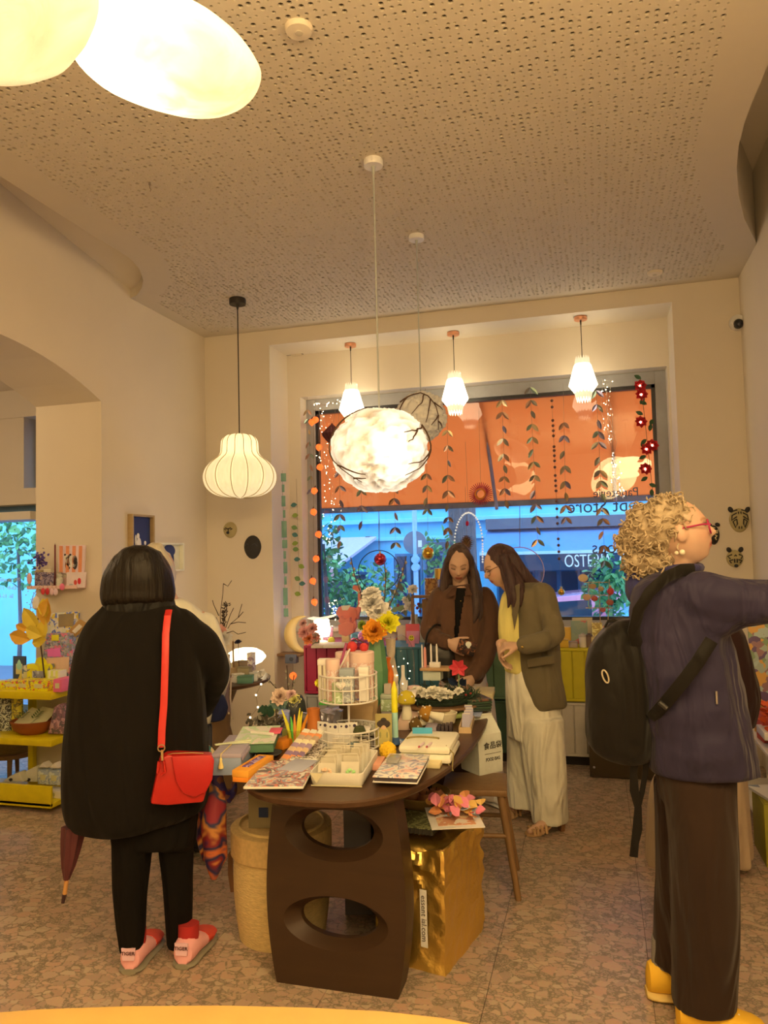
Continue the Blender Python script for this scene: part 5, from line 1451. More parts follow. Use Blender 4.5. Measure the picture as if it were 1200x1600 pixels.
def ex(t,w,d,h):
 MB().box((0,0,h+.013),(w+.002,d+.002,.026)).build('lid',mat('orange_card2',C(224,124,30),.6),t,bevel=.002)
 f=MB();f.bx(-w*.26,w*.26,-d*.30,d*.40,h+.0262,h+.0268);f.build('window',printm('sunset',[C(120,60,50),C(90,60,110),C(180,130,120),C(110,70,90)],22,.2,'NOISE'),t,False)
 for q in(-1,1):MB().box((q*w*.29,d*.05,h+.028),(w*.06,d*.74,.004)).build('window_rim',mat('orange_card2',C(224,124,30)),t)
goods('incense_box','bright orange box with a window in its lid, on the table\'s near left edge','box',(361,1223),(390,1222),(429,1196),.018,mat('orange_card',C(218,108,20),.6),extra=ex)
M_mag=printm('magazine_cover',[C(205,120,82),C(196,164,116),C(140,122,104),C(190,96,62),C(84,74,62),C(214,186,140)],20,.35,'NOISE')
for k in range(3):
 goods('magazine',('floral magazine at the bottom of the near stack','floral magazine in the middle of the near stack','floral magazine with a white patch, topmost of the near stack')[k],'magazine',(381+k*.8,1232),(471+k,1234),(494+k,1192),.008,PAPER,ZT+.0085*k,'magazines on the near table edge','pages',.001,top=M_mag if k==2 else mat('mag_grey',C(150,130,104),.4))
# upright incense packs leaning back
M_inc=printm('incense_wave',[C(170,128,84),C(208,120,58),C(130,92,92),C(200,150,90),C(150,110,100),C(214,172,110)],9,.6,'Y')
for k in range(3):
 p=at(438+9*k,1193+.6*k)
 t=thing('incense_pack',('left','middle','right')[k]+' of three striped incense packs leaning fanwise beside the cream book','packet',p+V((0,0,.002)),rad(-22-4*k),'striped incense packs')
 MB().box((0,.075,.045),(.034,.17,.010),R=MX.Rotation(rad(33),3,'X')).build('sleeve',M_inc,t,bevel=.002)
 MB().box((0,.152,.097),(.030,.02,.008),R=MX.Rotation(rad(33),3,'X')).build('tip',mat('pack_tip',C(200,170,120),.7),t)
goods('book','cream cloth book with a black floral print behind the magazines','book',(453,1195),(497,1195),(516,1164),.024,PAPER,part='pages',top=printm('black_floral',[C(216,184,126),C(216,184,126),C(60,46,30),C(216,184,126),C(70,54,34)],34,.6,'NOISE'))
goods('postcard','grey card with a bird drawing lying under the cream book','card',(432,1204),(474,1205),(500,1188),.003,mat('grey_card',C(160,140,118),.6),ZT+.026)
# felt basket with clear bags
def felt():
 cen,w,d,rz=rect3((486,1228),(566,1232),(590,1192),ZT)
 t=thing('felt_basket','low cream felt basket holding clear bags at the near end of the table','basket',cen,rz)
 M=mat('cream_felt',C(216,184,122),.95,bump=.25,bs=300)
 b=MB();h=.05;th=.006
 def ring(k,z,r=.02):
  out=[]
  for cx,cy,a0 in((1,1,0),(-1,1,90),(-1,-1,180),(1,-1,270)):
   for q in range(5):
    a=rad(a0+90*q/4);out.append(V((cx*(w/2*k-r)+r*math.cos(a),cy*(d/2*k-r)+r*math.sin(a),z)))
  return out
 b.loft([ring(.95,.001),ring(.98,.006),ring(1.02,h*.6),ring(1.03,h),ring(.985,h),ring(.97,h*.5),ring(.94,.008)]);b.build('wall',M,t)
 MB().prism([(-w/2+.0,0),(-w/2+.05,0),(-w/2+.025,-.035)],-.003,.003,MX.Translation((0,-d/2-.004,h))@MX.Rotation(PI/2,4,'X')).build('corner_fold',mat('felt_fold',C(190,156,98),.95),t)
 MB().tube([(-w/2*.98,-d/2*1.0,.004),(w/2*.98,-d/2*1.0,.004)],.003,6).build('seam',mat('felt_seam',C(170,138,84),.9),t)
 return t,cen,w,d,rz
FB=felt()
M_cel=glassm('cellophane',(.97,.965,.94),.10,1.35,.03)
M_crd=mat('bag_card',C(206,178,128),.8)
Rz=MX.Rotation(FB[4],3,'Z')
for r in range(5):
 for c in range(2):
  lx_=(-.045+.085*c)+random.uniform(-.006,.006);ly=-FB[3]/2+.025+r*(FB[3]-.045)/4.2
  t=thing('clear_bag',('front','second','middle','fourth','back')[r]+' row, '+('left','right')[c]+' clear bag standing in the cream felt basket'+(', with a coral paper shape',', with a green paper shape')[c]*(r==0),'bag',FB[1]+Rz@V((lx_,ly,.009)),FB[4]+random.uniform(-.1,.1),'clear bags in the felt basket')
  tilt=MX.Rotation(rad(-12+random.uniform(-5,5)),3,'X');hh=.088+random.uniform(0,.012)+.012*c
  MB().box((0,0,hh/2),(.076,.006,hh),R=tilt).build('film',M_cel,t)
  MB().box((0,.001,hh*.36),(.066,.0015,hh*.68),R=tilt).build('card',M_crd,t)
  if r==0:
   b=MB()
   for k in range(7):b.ball((random.uniform(-.016,.016),-.006,.028+random.uniform(0,.022)),(.007,.003,.006),8,5)
   b.build('paper_shape',mat(('coral_paper','green_paper')[c],(C(224,150,96),C(150,168,84))[c],.7),t)
  b=MB().tube([(-.036,-.005,hh*.98),(.03,-.005,hh*1.0),(.036,-.005,hh*.7)],.0012,4);b.build('fold_line',mat('film_fold',(.9,.88,.82),.2),t)
# two board books with clear block
for k in range(2):
 t=goods('notebook',('lower','upper')[k]+' of two pale hardback notebooks with dark pages at the near right table edge','book',(583,1223),(652,1222),(671,1186),.016,mat('dark_pages',C(60,44,34),.6),ZT+.0005+.021*k,'two pale notebooks','pages',.001)
 w,d=rect3((583,1223),(652,1222),(671,1186),ZT)[1:3]
 for z in(.0,.018):MB().box((0,0,z),(w+.004,d+.004,.004)).build('cover',[CREAM,printm('art_cover',[C(214,180,130),C(150,130,110),C(216,186,140),C(206,150,110),C(120,108,100)],14,.3,'NOISE')][1 if z else 0],t,bevel=.0015)
goods('acrylic_block','small clear acrylic block lying on the pale notebooks','block',(603,1194),(622,1193),(628,1183),.012,mat('acrylic',(.35,.36,.36),.08,spec=.8),ZT+.043)
goods('wooden_tray','shallow cream tray of clear studs near the right table edge','tray',(651,1201),(688,1200),(700,1180),.02,mat('cream_tray',C(200,160,92),.7),extra=lambda t,w,d,h:[MB().lathe([(.006,0),(.008,.012),(.002,.022)],8,(-w*.4+w*.2*k,d*.1,h)).build('stud',mat('pale_stud',C(206,176,128),.3),t)for k in range(5)])
# padded pouches in two layers
for k in range(2):
 cen,w,d,rz=rect3((617,1199-k),(708,1190-k*2),(722,1162),ZT)
 t=thing('pouch',('lower','upper')[k]+' of two padded cream pouches stacked by the right table edge','pouch',cen+V((0,0,.034*k)),rz,'padded cream pouches')
 b=MB().box((0,0,.018),(w,d,.032));b.build('body',mat('cream_leather',C(212,180,118),.65,bump=.2,bs=80),t,bevel=.013)
 if k:MB().tube([(-.02+.07*math.cos(a),-.03+.035*math.sin(a),.037)for a in[PI*q/12 for q in range(2,13)]],.004,7).build('loop_handle',mat('olive_cord',C(130,100,46),.7),t);b=MB().tube([(w/2-.02,-d/2+.02,.034),(w/2+.012,-d/2+.0,.01),(w/2+.006,-d/2-.01,-.05),(w/2-.008,-d/2-.01,-.03),(w/2+.01,-d/2-.008,-.055)],.003,6);b.build('tag_cord',mat('olive_cord',C(130,100,46)),t)
goods('white_box','flat white box at the right table edge behind the cream pouches','box',(684,1177),(713,1173),(716,1160),.045,CREAM,ZT)
# pompom
t=thing('pompom','mustard yellow felt pompom in front of the candle','pompom',at(606,1186))
b=MB();rn=random.Random(5);b.ball((0,0,.036),.033,16,12)
for _ in range(130):
 d=V((rn.gauss(0,1),rn.gauss(0,1),rn.gauss(0,1))).normalized();b.ball(V((0,0,.036))+d*.031,.0058,6,4)
b.build('body',mat('mustard_wool',C(216,146,24),.95),t)
goods('pink_packet','small pink packet between the felt basket and the notebooks','packet',(578,1206),(596,1202),(603,1188),.022,mat('pink_packet',C(206,128,80),.6))
# candle on plate
t=thing('candle','tall yellow and mint dip-dyed candle in a blue enamel holder','candle',at(618,1163))
MB().lathe([(.0,.0),(.038,.001),(.055,.010),(.056,.013),(.036,.006),(.02,.006),(.018,.03),(.014,.032),(.0,.032)],28).build('holder',mat('blue_enamel',C(62,74,80),.25,coat=.5),t)
z1=W(618,1112,y=at(618,1163).y).z-ZT;z2=W(618,1078,y=at(618,1163).y).z-ZT;z3=W(618,1064,y=at(618,1163).y).z-ZT
MB().lathe([(.0138,.012),(.0136,z1)],18).build('mint_half',mat('mint_wax',C(160,190,136),.45,sub=.3),t)
MB().lathe([(.0140,z1-.002),(.0138,z2),(.012,z2+.006),(.005,z3-.006),(.0015,z3)],18).build('yellow_half',mat('yellow_wax',C(226,206,20),.45,sub=.3),t)
# framed icon card
def standing(name,label,cat,px0,px1,py1,py0,m,th=.006,lean=10,z=ZT,group=None,part='board',rz=None,frame=None,bev=.001):
 """a flat thing standing upright: from px0 to px1 at its foot py1, top at py0"""
 A_,B__=W(px0,py1,z=z),W(px1,py1,z=z);u=B__-A_;w=u.length;c=(A_+B__)/2
 h=W((px0+px1)/2,py0,y=c.y).z-z
 t=thing(name,label,cat,c,math.atan2(u.y,u.x)if rz is None else rz,group)
 R=MX.Rotation(rad(-lean),3,'X')
 MB().box(R@V((0,0,h/2)),(w,th,h),R=R).build(part,m,t,bevel=bev)
 return t,w,h,R
t,w,h,R=standing('icon_card','standing card with a painted figure in a dark hat, left of the candle','card',587,613,1168,1116,mat('olive_gold',C(150,118,52),.6),.004,6)
for pos,r,col in(((0,.70),(.030,.018),(52,36,22)),((0,.62),(.013,.018),(196,140,80)),((0,.30),(.026,.045),(176,140,60)),((0,.80),(.014,.012),(40,28,18)),((0,.08),(.016,.014),(130,44,24)),((-.014,.36),(.006,.02),(130,110,50)),((.014,.36),(.006,.02),(130,110,50))):
 MB().ball(R@V((pos[0],-.003,pos[1]*h)),(r[0],.0015,r[1]),16,8,R).build('painted_shape',mat('paint_%d_%d_%d'%col,C(*col),.6),t)
# blue folded card and doll legs
t,w,h,R=standing('greeting_card','teal blue folded card standing behind the cream pouches','card',645,676,1158,1136,mat('teal_card',C(72,134,140),.6),.003,-8,ZT+.035)
MB().box((-w/2+.01,.02,h*.35),(.003,.05,h*.9),rz=.6).build('back_leaf',mat('kraft_card',C(160,112,56),.8),t)
for k,px in enumerate((657,669)):
 t=thing('doll',('left','right')[k]+' of two tiny pink peg dolls lying before the teal card','doll',at(px,1166,ZT+.07),0,'tiny peg dolls')
 MB().tube([(0,-.02,.004),(.004,.02,.004),(.006,.04,.004)],[.004,.0055,.003],8).build('body',mat('doll_pink',C(206,160,130),.5),t);MB().tube([(0,-.028,.004),(0,-.018,.004)],.004,8).build('shoe',mat('doll_red',C(150,60,50),.5),t)
# mushrooms
def mushroom(label,px,py,z,s,cap,lie=0,rz=0,m_cap='mush'):
 t=thing('felt_mushroom',label,'mushroom',at(px,py,z),rz,'felt mushrooms')
 R=MX.Rotation(rad(lie),4,'Y');T_=MX.Translation((0,0,.03*s if lie else 0))@R
 b=MB();b.T=T_;b.lathe([(.0,0),(.026*s,.002),(.027*s,.02*s),(.020*s,.06*s),(.017*s,.09*s),(.0,.092*s)],16);b.build('stem',mat('cream_felt2',C(206,172,116),.95),t)
 b=MB();b.T=T_;b.lathe([(.0,.082*s),(.040*s,.078*s),(.045*s,.086*s),(.040*s,.112*s),(.026*s,.132*s),(.0,.142*s)],20);b.build('cap',mat('felt_%d_%d'%(cap[0],cap[2]),C(*cap),.95,bump=.2,bs=150),t)
 b=MB();b.T=T_
 for a in range(9):
  q=2.4*a;zz=.092+.04*(a/9);r=math.sqrt(max(0,1-((zz-.084)/.060)**2))*.045
  b.ball((r*s*math.cos(q),r*s*math.sin(q),zz*s),.0055*s,8,5)
 o=b.build('dots',mat('white_felt',C(222,200,156),.95),t);o['kind']='stuff'
 return t
goods('pink_box','flat pink box under the standing yellow mushroom','box',(622,1142),(652,1140),(656,1124),.045,mat('blush_card',C(196,146,100),.7),bev=.002)
mushroom('yellow spotted felt mushroom standing on the pink box',636,1124,ZT+.046,.98,(176,136,24))
q=at(684,1132)
t=thing('bowl','oval cream basket bowl with felt mushrooms in it','bowl',q)
M_bw=mat('cream_basket',C(196,160,104),.9,bump=.5,bs=90)
MB().lathe([(.0,.002),(.06,.0),(.085,.012),(.098,.06),(.094,.062),(.080,.016),(.0,.010)],30,sx=1.0,sy=.75).build('wall',M_bw,t)
mushroom('dark brown spotted felt mushroom lying in the cream bowl',676,1130,ZT+.034,.85,(96,62,18),250,.5);mushroom('golden brown felt mushroom lying in the cream bowl, stem to the right',694,1131,ZT+.040,.85,(150,92,20),285,.1)
# trays and packets by the right edge
cen,w,d,rz=rect3((716,1152),(737,1140),(744,1112),ZT)
t=thing('wooden_tray','long pale wooden tray of glassine packets at the right table edge','tray',cen,rz)
M_pw=woodm('pale_wood',C(178,126,66),C(206,160,96))
MB().box((0,0,.004),(w,d,.008)).build('base',M_pw,t)
for q in(-1,1):MB().box((q*w/2,0,.014),(.006,d+.006,.028)).build('side',M_pw,t);MB().box((0,q*d/2,.014),(w,.006,.028)).build('side',M_pw,t)
Rz=MX.Rotation(rz,3,'Z')
for k in range(5):
 s=thing('glassine_packet',('nearest','second','middle','fourth','farthest')[k]+' grey glassine packet leaning in the pale wooden tray','packet',cen+Rz@V((random.uniform(-.01,.01),-d/2+d*(k+1)/6.2,.01)),rz,'packets in the wooden tray')
 MB().box((0,0,.034),(w*.72,.004,.066),R=MX.Rotation(rad(-38),3,'X')).build('film',mat('glassine',C(150,126,108),.35),s);MB().box((0,.02,.058),(w*.72,.005,.012),R=MX.Rotation(rad(-38),3,'X')).build('header',mat('packet_header',C(196,160,112),.6),s)
for k in range(4):
 goods('black_box',('leftmost','second','third','rightmost')[k]+' small dark box of the row before the wooden tray','box',(683+6*k,1150-k),(688+6*k,1150-k),(690+6*k,1144-k),.040,mat('dark_box',C(58,40,30),.5),group='row of small dark boxes')
goods('mauve_box','small mauve box left of the row of dark boxes','box',(664,1152),(682,1151),(685,1143),.042,mat('mauve_box',C(140,112,92),.6))
for k in range(4):
 goods('magazine',('lowest grey','second grey','third grey','topmost grey')[k]+' magazine of the stack at the right table edge','magazine',(722+k,1122),(752,1118),(762,1096),.007,mat('mag_page_%d'%k,[C(170,140,100),C(120,100,80),C(190,160,120),C(130,120,110)][k],.5),ZT+.0075*k,'grey magazines at the table edge')
for k in range(5):
 t=thing('notebook',('lowest','second','third','fourth','topmost')[k]+' dark green notebook of the stack near the far right table corner','book',at(744-k,1108,ZT+.031)+V((0,.02,.012*k)),.25+.08*k,'dark green notebooks')
 MB().box((0,0,.006),(.13,.17,.0105)).build('cover',mat('green_cover_%d'%(k%2),[C(36,44,24),C(48,58,30)][k%2],.4)if k<4 else printm('green_print',[C(36,44,24),C(60,76,40),C(120,70,40),C(34,42,24)],30,.4,'NOISE'),t,bevel=.002)
for k in range(2):
 goods('wooden_box',('lower','upper')[k]+' of two flat cream boxes at the far right table corner','box',(739,1096),(771,1092),(774,1080),.032,mat('straw_box',C(168,134,76),.7),ZT+.034*k+.002,'flat cream boxes')
t=thing('leek_toy','pale green felt leaf lying before the dark green notebooks','toy',at(722,1124),.6);MB().tube([(-.06,0,.012),(0,.01,.02),(.05,.0,.016),(.08,-.01,.008)],[.006,.018,.014,.004],10,flat=.6).build('body',mat('pale_green_felt',C(176,164,70),.9),t)
# wreath on a low stand
q=at(686,1118)
t=thing('wooden_stand','low round wooden stand carrying the green wreath','stand',q+V((0,.06,0)))
M_bw2=woodm('brown_wood',C(96,58,26),C(136,88,42))
MB().lathe([(.05,0),(.045,.05),(.0,.05)],20).build('foot',M_bw2,t);MB().lathe([(0,.05),(.215,.05),(.22,.056),(.215,.064),(0,.064)],40).build('board',M_bw2,t)
w_=thing('wreath','dark green fir wreath with cream paper flowers on the wooden stand','wreath',q+V((0,.06,.064)))
b=MB();rn=random.Random(9)
for k in range(900):
 a=rn.uniform(0,2*PI);rr=.165+rn.gauss(0,.022);z=.022+abs(rn.gauss(0,.014));p=V((rr*math.cos(a),rr*math.sin(a),z));d=V((-math.sin(a)+rn.gauss(0,.6),math.cos(a)+rn.gauss(0,.6),rn.uniform(-.3,.7)))
 b.mi=rn.randrange(2);b.leaf(p,d,(0,0,1),rn.uniform(.02,.055),rn.uniform(.003,.008))
b.mi=0;b.tube([(.165*math.cos(a),.165*math.sin(a),.02)for a in[2*PI*k/30 for k in range(30)]],.018,8,closed=True)
o=b.build('needles',[mat('fir_dark',C(30,38,18),.8),mat('fir_mid',C(48,60,28),.8)],w_)
def paper_flower(par,c,r,m,n=9,layers=3,up=V((0,-.5,1)),seed=1,name='flower'):
 rn=random.Random(seed);up=up.normalized();t1=up.orthogonal().normalized();t2=up.cross(t1);b=MB()
 for l in range(layers):
  for k in range(n):
   a=2*PI*(k+.5*l)/n+rn.uniform(-.15,.15);el=rad(12+26*l+rn.uniform(-8,8));d=(t1*math.cos(a)+t2*math.sin(a))*math.cos(el)+up*math.sin(el)
   b.leaf(V(c)+up*(.004*l),d,up,r*(1-.2*l),r*.75,.25)
 b.ball(V(c)+up*(r*.12),r*.24,10,7)
 return b.build(name,m,par)
M_cf=mat('cream_petal',C(214,176,122),.8)
for k,(a,rr)in enumerate(((255,.04),(268,.048),(282,.052),(240,.034),(296,.036),(225,.03),(250,.03),(318,.03))):
 c=V((.155*math.cos(rad(a)),.155*math.sin(rad(a)),.055+.012*(k%2)));paper_flower(w_,c,rr,M_cf,8,3,V((0,-.6,1)),k)
b=MB()
for a in(200,205,330,345):b.ball((.17*math.cos(rad(a)),.17*math.sin(rad(a)),.05),.006,8,6)
o=b.build('berries',mat('red_berry',C(150,40,24),.4),w_);o['kind']='stuff'
# red paper bird flower
t=thing('paper_bird','red and blue paper bird flower standing in the wreath','ornament',at(716,1112,ZT)+V((0,.05,.066)))
b=MB()
c=V((0,0,.155))
for k in range(6):a=2*PI*k/6;b.leaf(c,(math.cos(a),-.3,math.sin(a)*.8+.1),(0,-1,.2),.055,.036,.2)
b.build('petals',mat('red_paper',C(186,46,40),.7),t)
b=MB()
for dx,dz in((-.03,.09),(.03,.085),(-.045,.08),(.045,.07)):b.leaf((dx*.4,0,.06),(dx,-.1,dz),(0,-1,0),.09,.03,.2)
b.build('blue_leaves',mat('blue_paper',C(44,52,60),.7),t);MB().cyl((0,0,0),(0,0,.15),.005).build('stem',mat('stem_green',C(130,130,70),.7),t)
# candles on a little cake stand
q=at(672,1110)+V((0,.19,0))
t=thing('cake_stand','small wooden stand on glass legs behind the wreath, holding candles','stand',q)
zt_=W(672,1044,y=q.y).z-ZT
MB().box((0,0,zt_),(.165,.12,.014)).build('board',woodm('oak_board',C(150,98,46),C(186,132,70)),t,bevel=.003)
MB().box((-.02,0,zt_-.035),(.10,.08,.055)).build('block',mat('cream_block',C(186,166,116),.7),t,bevel=.003)
for x in(-.07,.07):MB().cyl((x,0,0),(x,0,zt_),.006).build('leg',glassm('leg_glass',(.9,.9,.85),.05,1.45,.15),t)
MB().box((0,0,.01),(.16,.11,.02)).build('base',M_pw,t)
hold=thing('candle_holder','small cream block holding thin candles on the wooden stand','holder',q+V((-.005,-.01,zt_+.0075)))
MB().box((0,0,.014),(.06,.03,.028)).build('block',CREAM,hold,bevel=.002)
for k,(px,py0,py1,r,col,lab)in enumerate(((660,1007,1038,.005,C(216,186,140),'thin cream candle at the left on the wooden stand'),(664.5,1011,1038,.0085,C(204,120,84),'thicker pink candle on the wooden stand'),(674,1006,1036,.006,C(220,190,146),'thin cream candle in the middle of the wooden stand'),(683,1006,1040,.006,C(220,190,146),'thin cream candle at the right on the wooden stand'))):
 c=W(px,1040,y=q.y-.02+.002*k);h=W(px,py0,y=c.y).z-(ZT+zt_+.0075)
 s=thing('candle',lab,'candle',(c.x,c.y,ZT+zt_+.0075));MB().lathe([(r,0),(r*.9,h*.9),(r*.4,h)],12).build('wax',mat('wax_%d'%k,col,.5),s);MB().cyl((0,0,h),(0,0,h+.008),.001,n=5).build('wick',mat('wick',(.1,.08,.06)),s)
# glass dome with fairy lights
q=at(632,1108)+V((-.02,.02,0))
t=thing('glass_dome','glass dome with tiny lights and white bottles inside behind the candle','dome',q)
hd_=W(636,992,y=q.y).z-ZT;rd_=.075
MB().lathe([(rd_,.012)]+[(rd_,hd_*.68)]+[(rd_*math.cos(a),hd_*.68+hd_*.32*math.sin(a))for a in[PI/2*k/8 for k in range(1,9)]],32,cap=False).build('dome',glassm('dome_glass',(.985,.985,.975),.02,1.3,.0),t)
MB().lathe([(.0,0),(.085,0),(.085,.012),(0,.012)],28).build('base',M_bw2,t)
for x,h,r in((-.03,.20,.018),(.012,.23,.022),(.03,.15,.018)):MB().lathe([(r,.013),(r*.9,h*.6),(r*.45,h*.75),(r*.45,h),(0,h)],12,(x,0,0)).build('white_bottle',mat('bottle_white',C(206,184,140),.5),t)
b=MB();rn=random.Random(3)
for k in range(16):a=k*1.9;b.ball((.05*math.cos(a),.05*math.sin(a),.05+k*.015),.0024,6,4)
o=b.build('bulbs',shade_mat('fairy_bulb',(1,.8,.45),12,amount=.01),t);o['kind']='stuff'
# two-tier wire basket
q=at(546,1166)
wb=thing('wire_basket','white two-tier round wire basket stand with gift boxes, middle of the table','basket',q)
M_ww=mat('white_wire',C(222,186,130),.4)
def tier(zb,zt,r,nm):
 b=MB();ringp=lambda z,rr,n=36:[(rr*math.cos(a),rr*math.sin(a),z)for a in[2*PI*k/n for k in range(n)]]
 b.tube(ringp(zt,r),.0042,6,closed=True);b.tube(ringp((zb+zt)/2,r),.003,6,closed=True);b.tube(ringp(zb,r),.0035,6,closed=True)
 for k in range(22):a=2*PI*k/22;b.tube([(r*math.cos(a),r*math.sin(a),zt),(r*math.cos(a),r*math.sin(a),zb),(r*.5*math.cos(a),r*.5*math.sin(a),zb)],.0022,5)
 o=b.build(nm,M_ww,wb)
Y0=q.y
zz=[W(546,y_,y=Y0).z-ZT for y_ in(1052,1092,1136,1163)]
tier(zz[1],zz[0],.127,'upper_tier');tier(max(.006,zz[3]),zz[2],.134,'lower_tier')
MB().cyl((0,0,0),(0,0,zz[0]+.05),.005).build('post',M_ww,wb)
b=MB();hp=[(.016*math.sin(a)**3*1.3,.016*(13*math.cos(a)-5*math.cos(2*a)-2*math.cos(3*a)-math.cos(4*a))/13)for a in[2*PI*k/24 for k in range(24)]]
b.prism([(x*1.1,y)for x,y in hp],-.003,.003,MX.Translation((.012,-.134,zz[0]-.03))@MX.Rotation(PI/2,4,'X'));b.build('heart',printm('heart_print',[C(200,176,130),C(180,150,110),C(206,180,130)],50,.7),wb)
M_fl1=printm('pink_floral',[C(196,138,98),C(196,138,98),C(214,166,124),C(200,146,104)],60,.6,'NOISE')
M_fl2=printm('grey_floral',[C(150,132,104),C(150,132,104),C(196,172,132),C(160,140,112)],60,.6,'NOISE')
M_fl3=printm('green_floral',[C(150,146,84),C(150,146,84),C(190,180,120)],60,.6,'NOISE')
def tin(label,dx,dy,r,h,m,ml,sq=False,name='gift_tin',z=None):
 t=thing(name,label,'box',q+V((dx,dy,zz[1]+.004 if z is None else z)),.2,'gift boxes in the wire basket')
 if sq:MB().box((0,0,h/2),(2*r,2*r,h)).build('body',m,t,bevel=.002);MB().box((0,0,h+.012),(2*r+.003,2*r+.003,.026)).build('lid',ml,t,bevel=.002)
 else:MB().lathe([(0,0),(r,0),(r,h),(0,h)],24).build('body',m,t);MB().lathe([(r*1.03,h-.012),(r*1.03,h+.03),(r*.98,h+.033),(0,h+.033)],24).build('lid',ml,t)
M_pl=mat('pink_lid',C(204,152,108),.6);M_gl=mat('grey_lid',C(140,130,104),.6)
tin('tall slim pink tin at the left front in the wire basket',-.05,-.055,.030,.145,M_fl1,M_pl)
tin('wide pink tin at the right back in the wire basket',.052,.045,.054,.165,M_fl1,M_pl)
tin('grey floral box at the front of the wire basket',.022,-.075,.029,.115,M_fl2,M_gl,True)
tin('small green tin at the front of the wire basket',-.012,-.098,.026,.05,M_fl3,mat('green_lid',C(160,150,90),.6))
tin('narrow white box at the right in the wire basket',.088,-.042,.021,.12,CREAM,mat('white_lid',C(206,176,130),.6),True)
tin('pale striped box standing at the left in the wire basket',-.098,-.035,.024,.15,printm('striped_card',[C(196,164,110),C(196,164,110),C(120,90,60)],40,.6,'X'),CREAM,True)
tin('flat pink tin at the back of the wire basket',-.03,.06,.045,.16,M_fl1,M_pl)
t=thing('cherry_decoration','red felt cherries lying on the gift boxes','ornament',q+V((.005,.05,zz[1]+.198)));MB().ball((0,0,.024),.024,14,10).build('berry',mat('cherry_red',C(180,44,32),.8),t);MB().ball((.05,.02,.02),.02,14,10).build('berry',mat('cherry_red',C(180,44,32)),t);MB().tube([(0,0,.045),(.02,.01,.06),(.05,.02,.038)],.003,5).build('stalk',mat('twig_brown',C(70,40,20)),t)
t=thing('paintbrush','two slim pink and white sticks leaning in the wire basket','stick',q+V((-.07,-.02,zz[1]+.12)));MB().cyl((0,0,-.1),(.07,.01,.125),.004,.0065).build('stick',mat('pink_stick',C(150,60,70),.5),t);MB().cyl((.03,0,.0),(.085,.01,.10),.004).build('white_stick',CREAM,t)
t=thing('yellow_flower','small yellow flower tied to the left side of the wire basket','flower',q+V((-.128,-.02,zz[0]-.04)));paper_flower(t,(0,-.01,0),.02,mat('yellow_petal',C(206,170,30),.8),7,2,V((-.4,-1,.2)),2,'petals')
# cards in the lower tier
for k,(dx,dy)in enumerate(((-.10,-.06),(-.045,-.085),(0,-.07),(.03,-.05))):
 t=thing('label_card',('leftmost','second','third','rightmost')[k]+' white hang-tag card with two dark dots in the lower wire tier','card',q+V((dx,dy,.008)),.1*k-.1,'dotted cards in the lower wire tier')
 hh=zz[2]+.025;MB().box((0,0,hh/2),(.05,.004,hh)).build('board',mat('white_card',C(206,178,130),.7),t)
 for x,r in((.012,.007),(-.010,.004)):MB().cyl((x,-.002,hh-.014),(x,-.0035,hh-.014),r,n=12).build('dot',mat('dark_dot',C(58,40,44),.6),t)
for a,c_,d_,h_,z_,m_,lab in(((555,1150),(588,1150),(592,1142),.05,.01,printm('dotted_card',[C(196,168,116),C(196,168,116),C(130,104,66)],80,.7),'dotted cream box in the right half of the lower wire tier'),((552,1146),(578,1146),(582,1140),.018,.066,CREAM,'thin white box lying on the dotted box')):
 goods('card_box',lab,'box',a,c_,d_,h_,m_,ZT+z_)
turned('paperweight','dark teal glass half dome behind the clear bags','ornament',554,1178,[(.0,0),(.052,0),(.050,.018),(.040,.036),(.022,.048),(0,.052)],mat('teal_glass',C(44,78,70),.08,coat=.6),n=28)
# paper bags and packets behind the wire basket
def crumpled(name,label,cat,px,py,size,m,z=ZT,seed=1,amp=.012,rz=0,parts=None):
 t=thing(name,label,cat,at(px,py,z),rz)
 b=MB().box((0,0,size[2]/2),size);me=b.mesh('t',[],False);bm=bmesh.new();bm.from_mesh(me);bmesh.ops.subdivide_edges(bm,edges=bm.edges,cuts=9,use_grid_fill=True)
 for v in bm.verts:
  d=NZ.noise_vector(v.co*22+V((seed,seed,0)));v.co+=V((d.x,d.y,d.z*(1 if v.co.z>.01 else 0)))*amp
 bm.to_mesh(me);bm.free();put('body',me,m,t);return t
M_kr=mat('kraft_paper',C(176,128,70),.85,bump=.3,bs=60)
M_silver=mat('silver_film',C(150,128,104),.25,.6,bump=.8,bs=30,bd=.01)
crumpled('paper_bag','crumpled silver grey film bag left of the wire basket','bag',505,1135,(.15,.10,.07),M_silver,ZT+.055,3,.02)
goods('green_packet','lime green packet with a yellow edge lying on the silver bag','packet',(497,1103),(535,1101),(542,1093),.012,printm('lime_pack',[C(90,176,50),C(190,210,60),C(90,170,60)],30,.5,'Y'),ZT+.13)
goods('box','brown cardboard box under the silver bag, behind the orange vase','box',(483,1145),(532,1144),(540,1132),.05,M_kr,ZT+.0)
crumpled('paper_bag','folded kraft paper bag behind the lower wire tier','bag',568,1142,(.12,.08,.14),M_kr,ZT,6,.01)
goods('brown_box','brown box with a heart ribbon behind the wire basket post','box',(530,1140),(560,1139),(566,1130),.115,mat('brown_card',C(120,82,46),.8),ZT)
goods('brown_box','tilted brown card box left of the small stacked boxes','box',(572,1128),(596,1126),(598,1118),.13,mat('brown_card2',C(132,92,50),.8),ZT)
turned('moss_ball','dark green moss ball before the kraft bag','ornament',562,1152,[(0,0),(.02,.004),(.028,.024),(.02,.046),(0,.05)],mat('moss',C(64,58,24),1,bump=1,bs=60),z=ZT+.055)
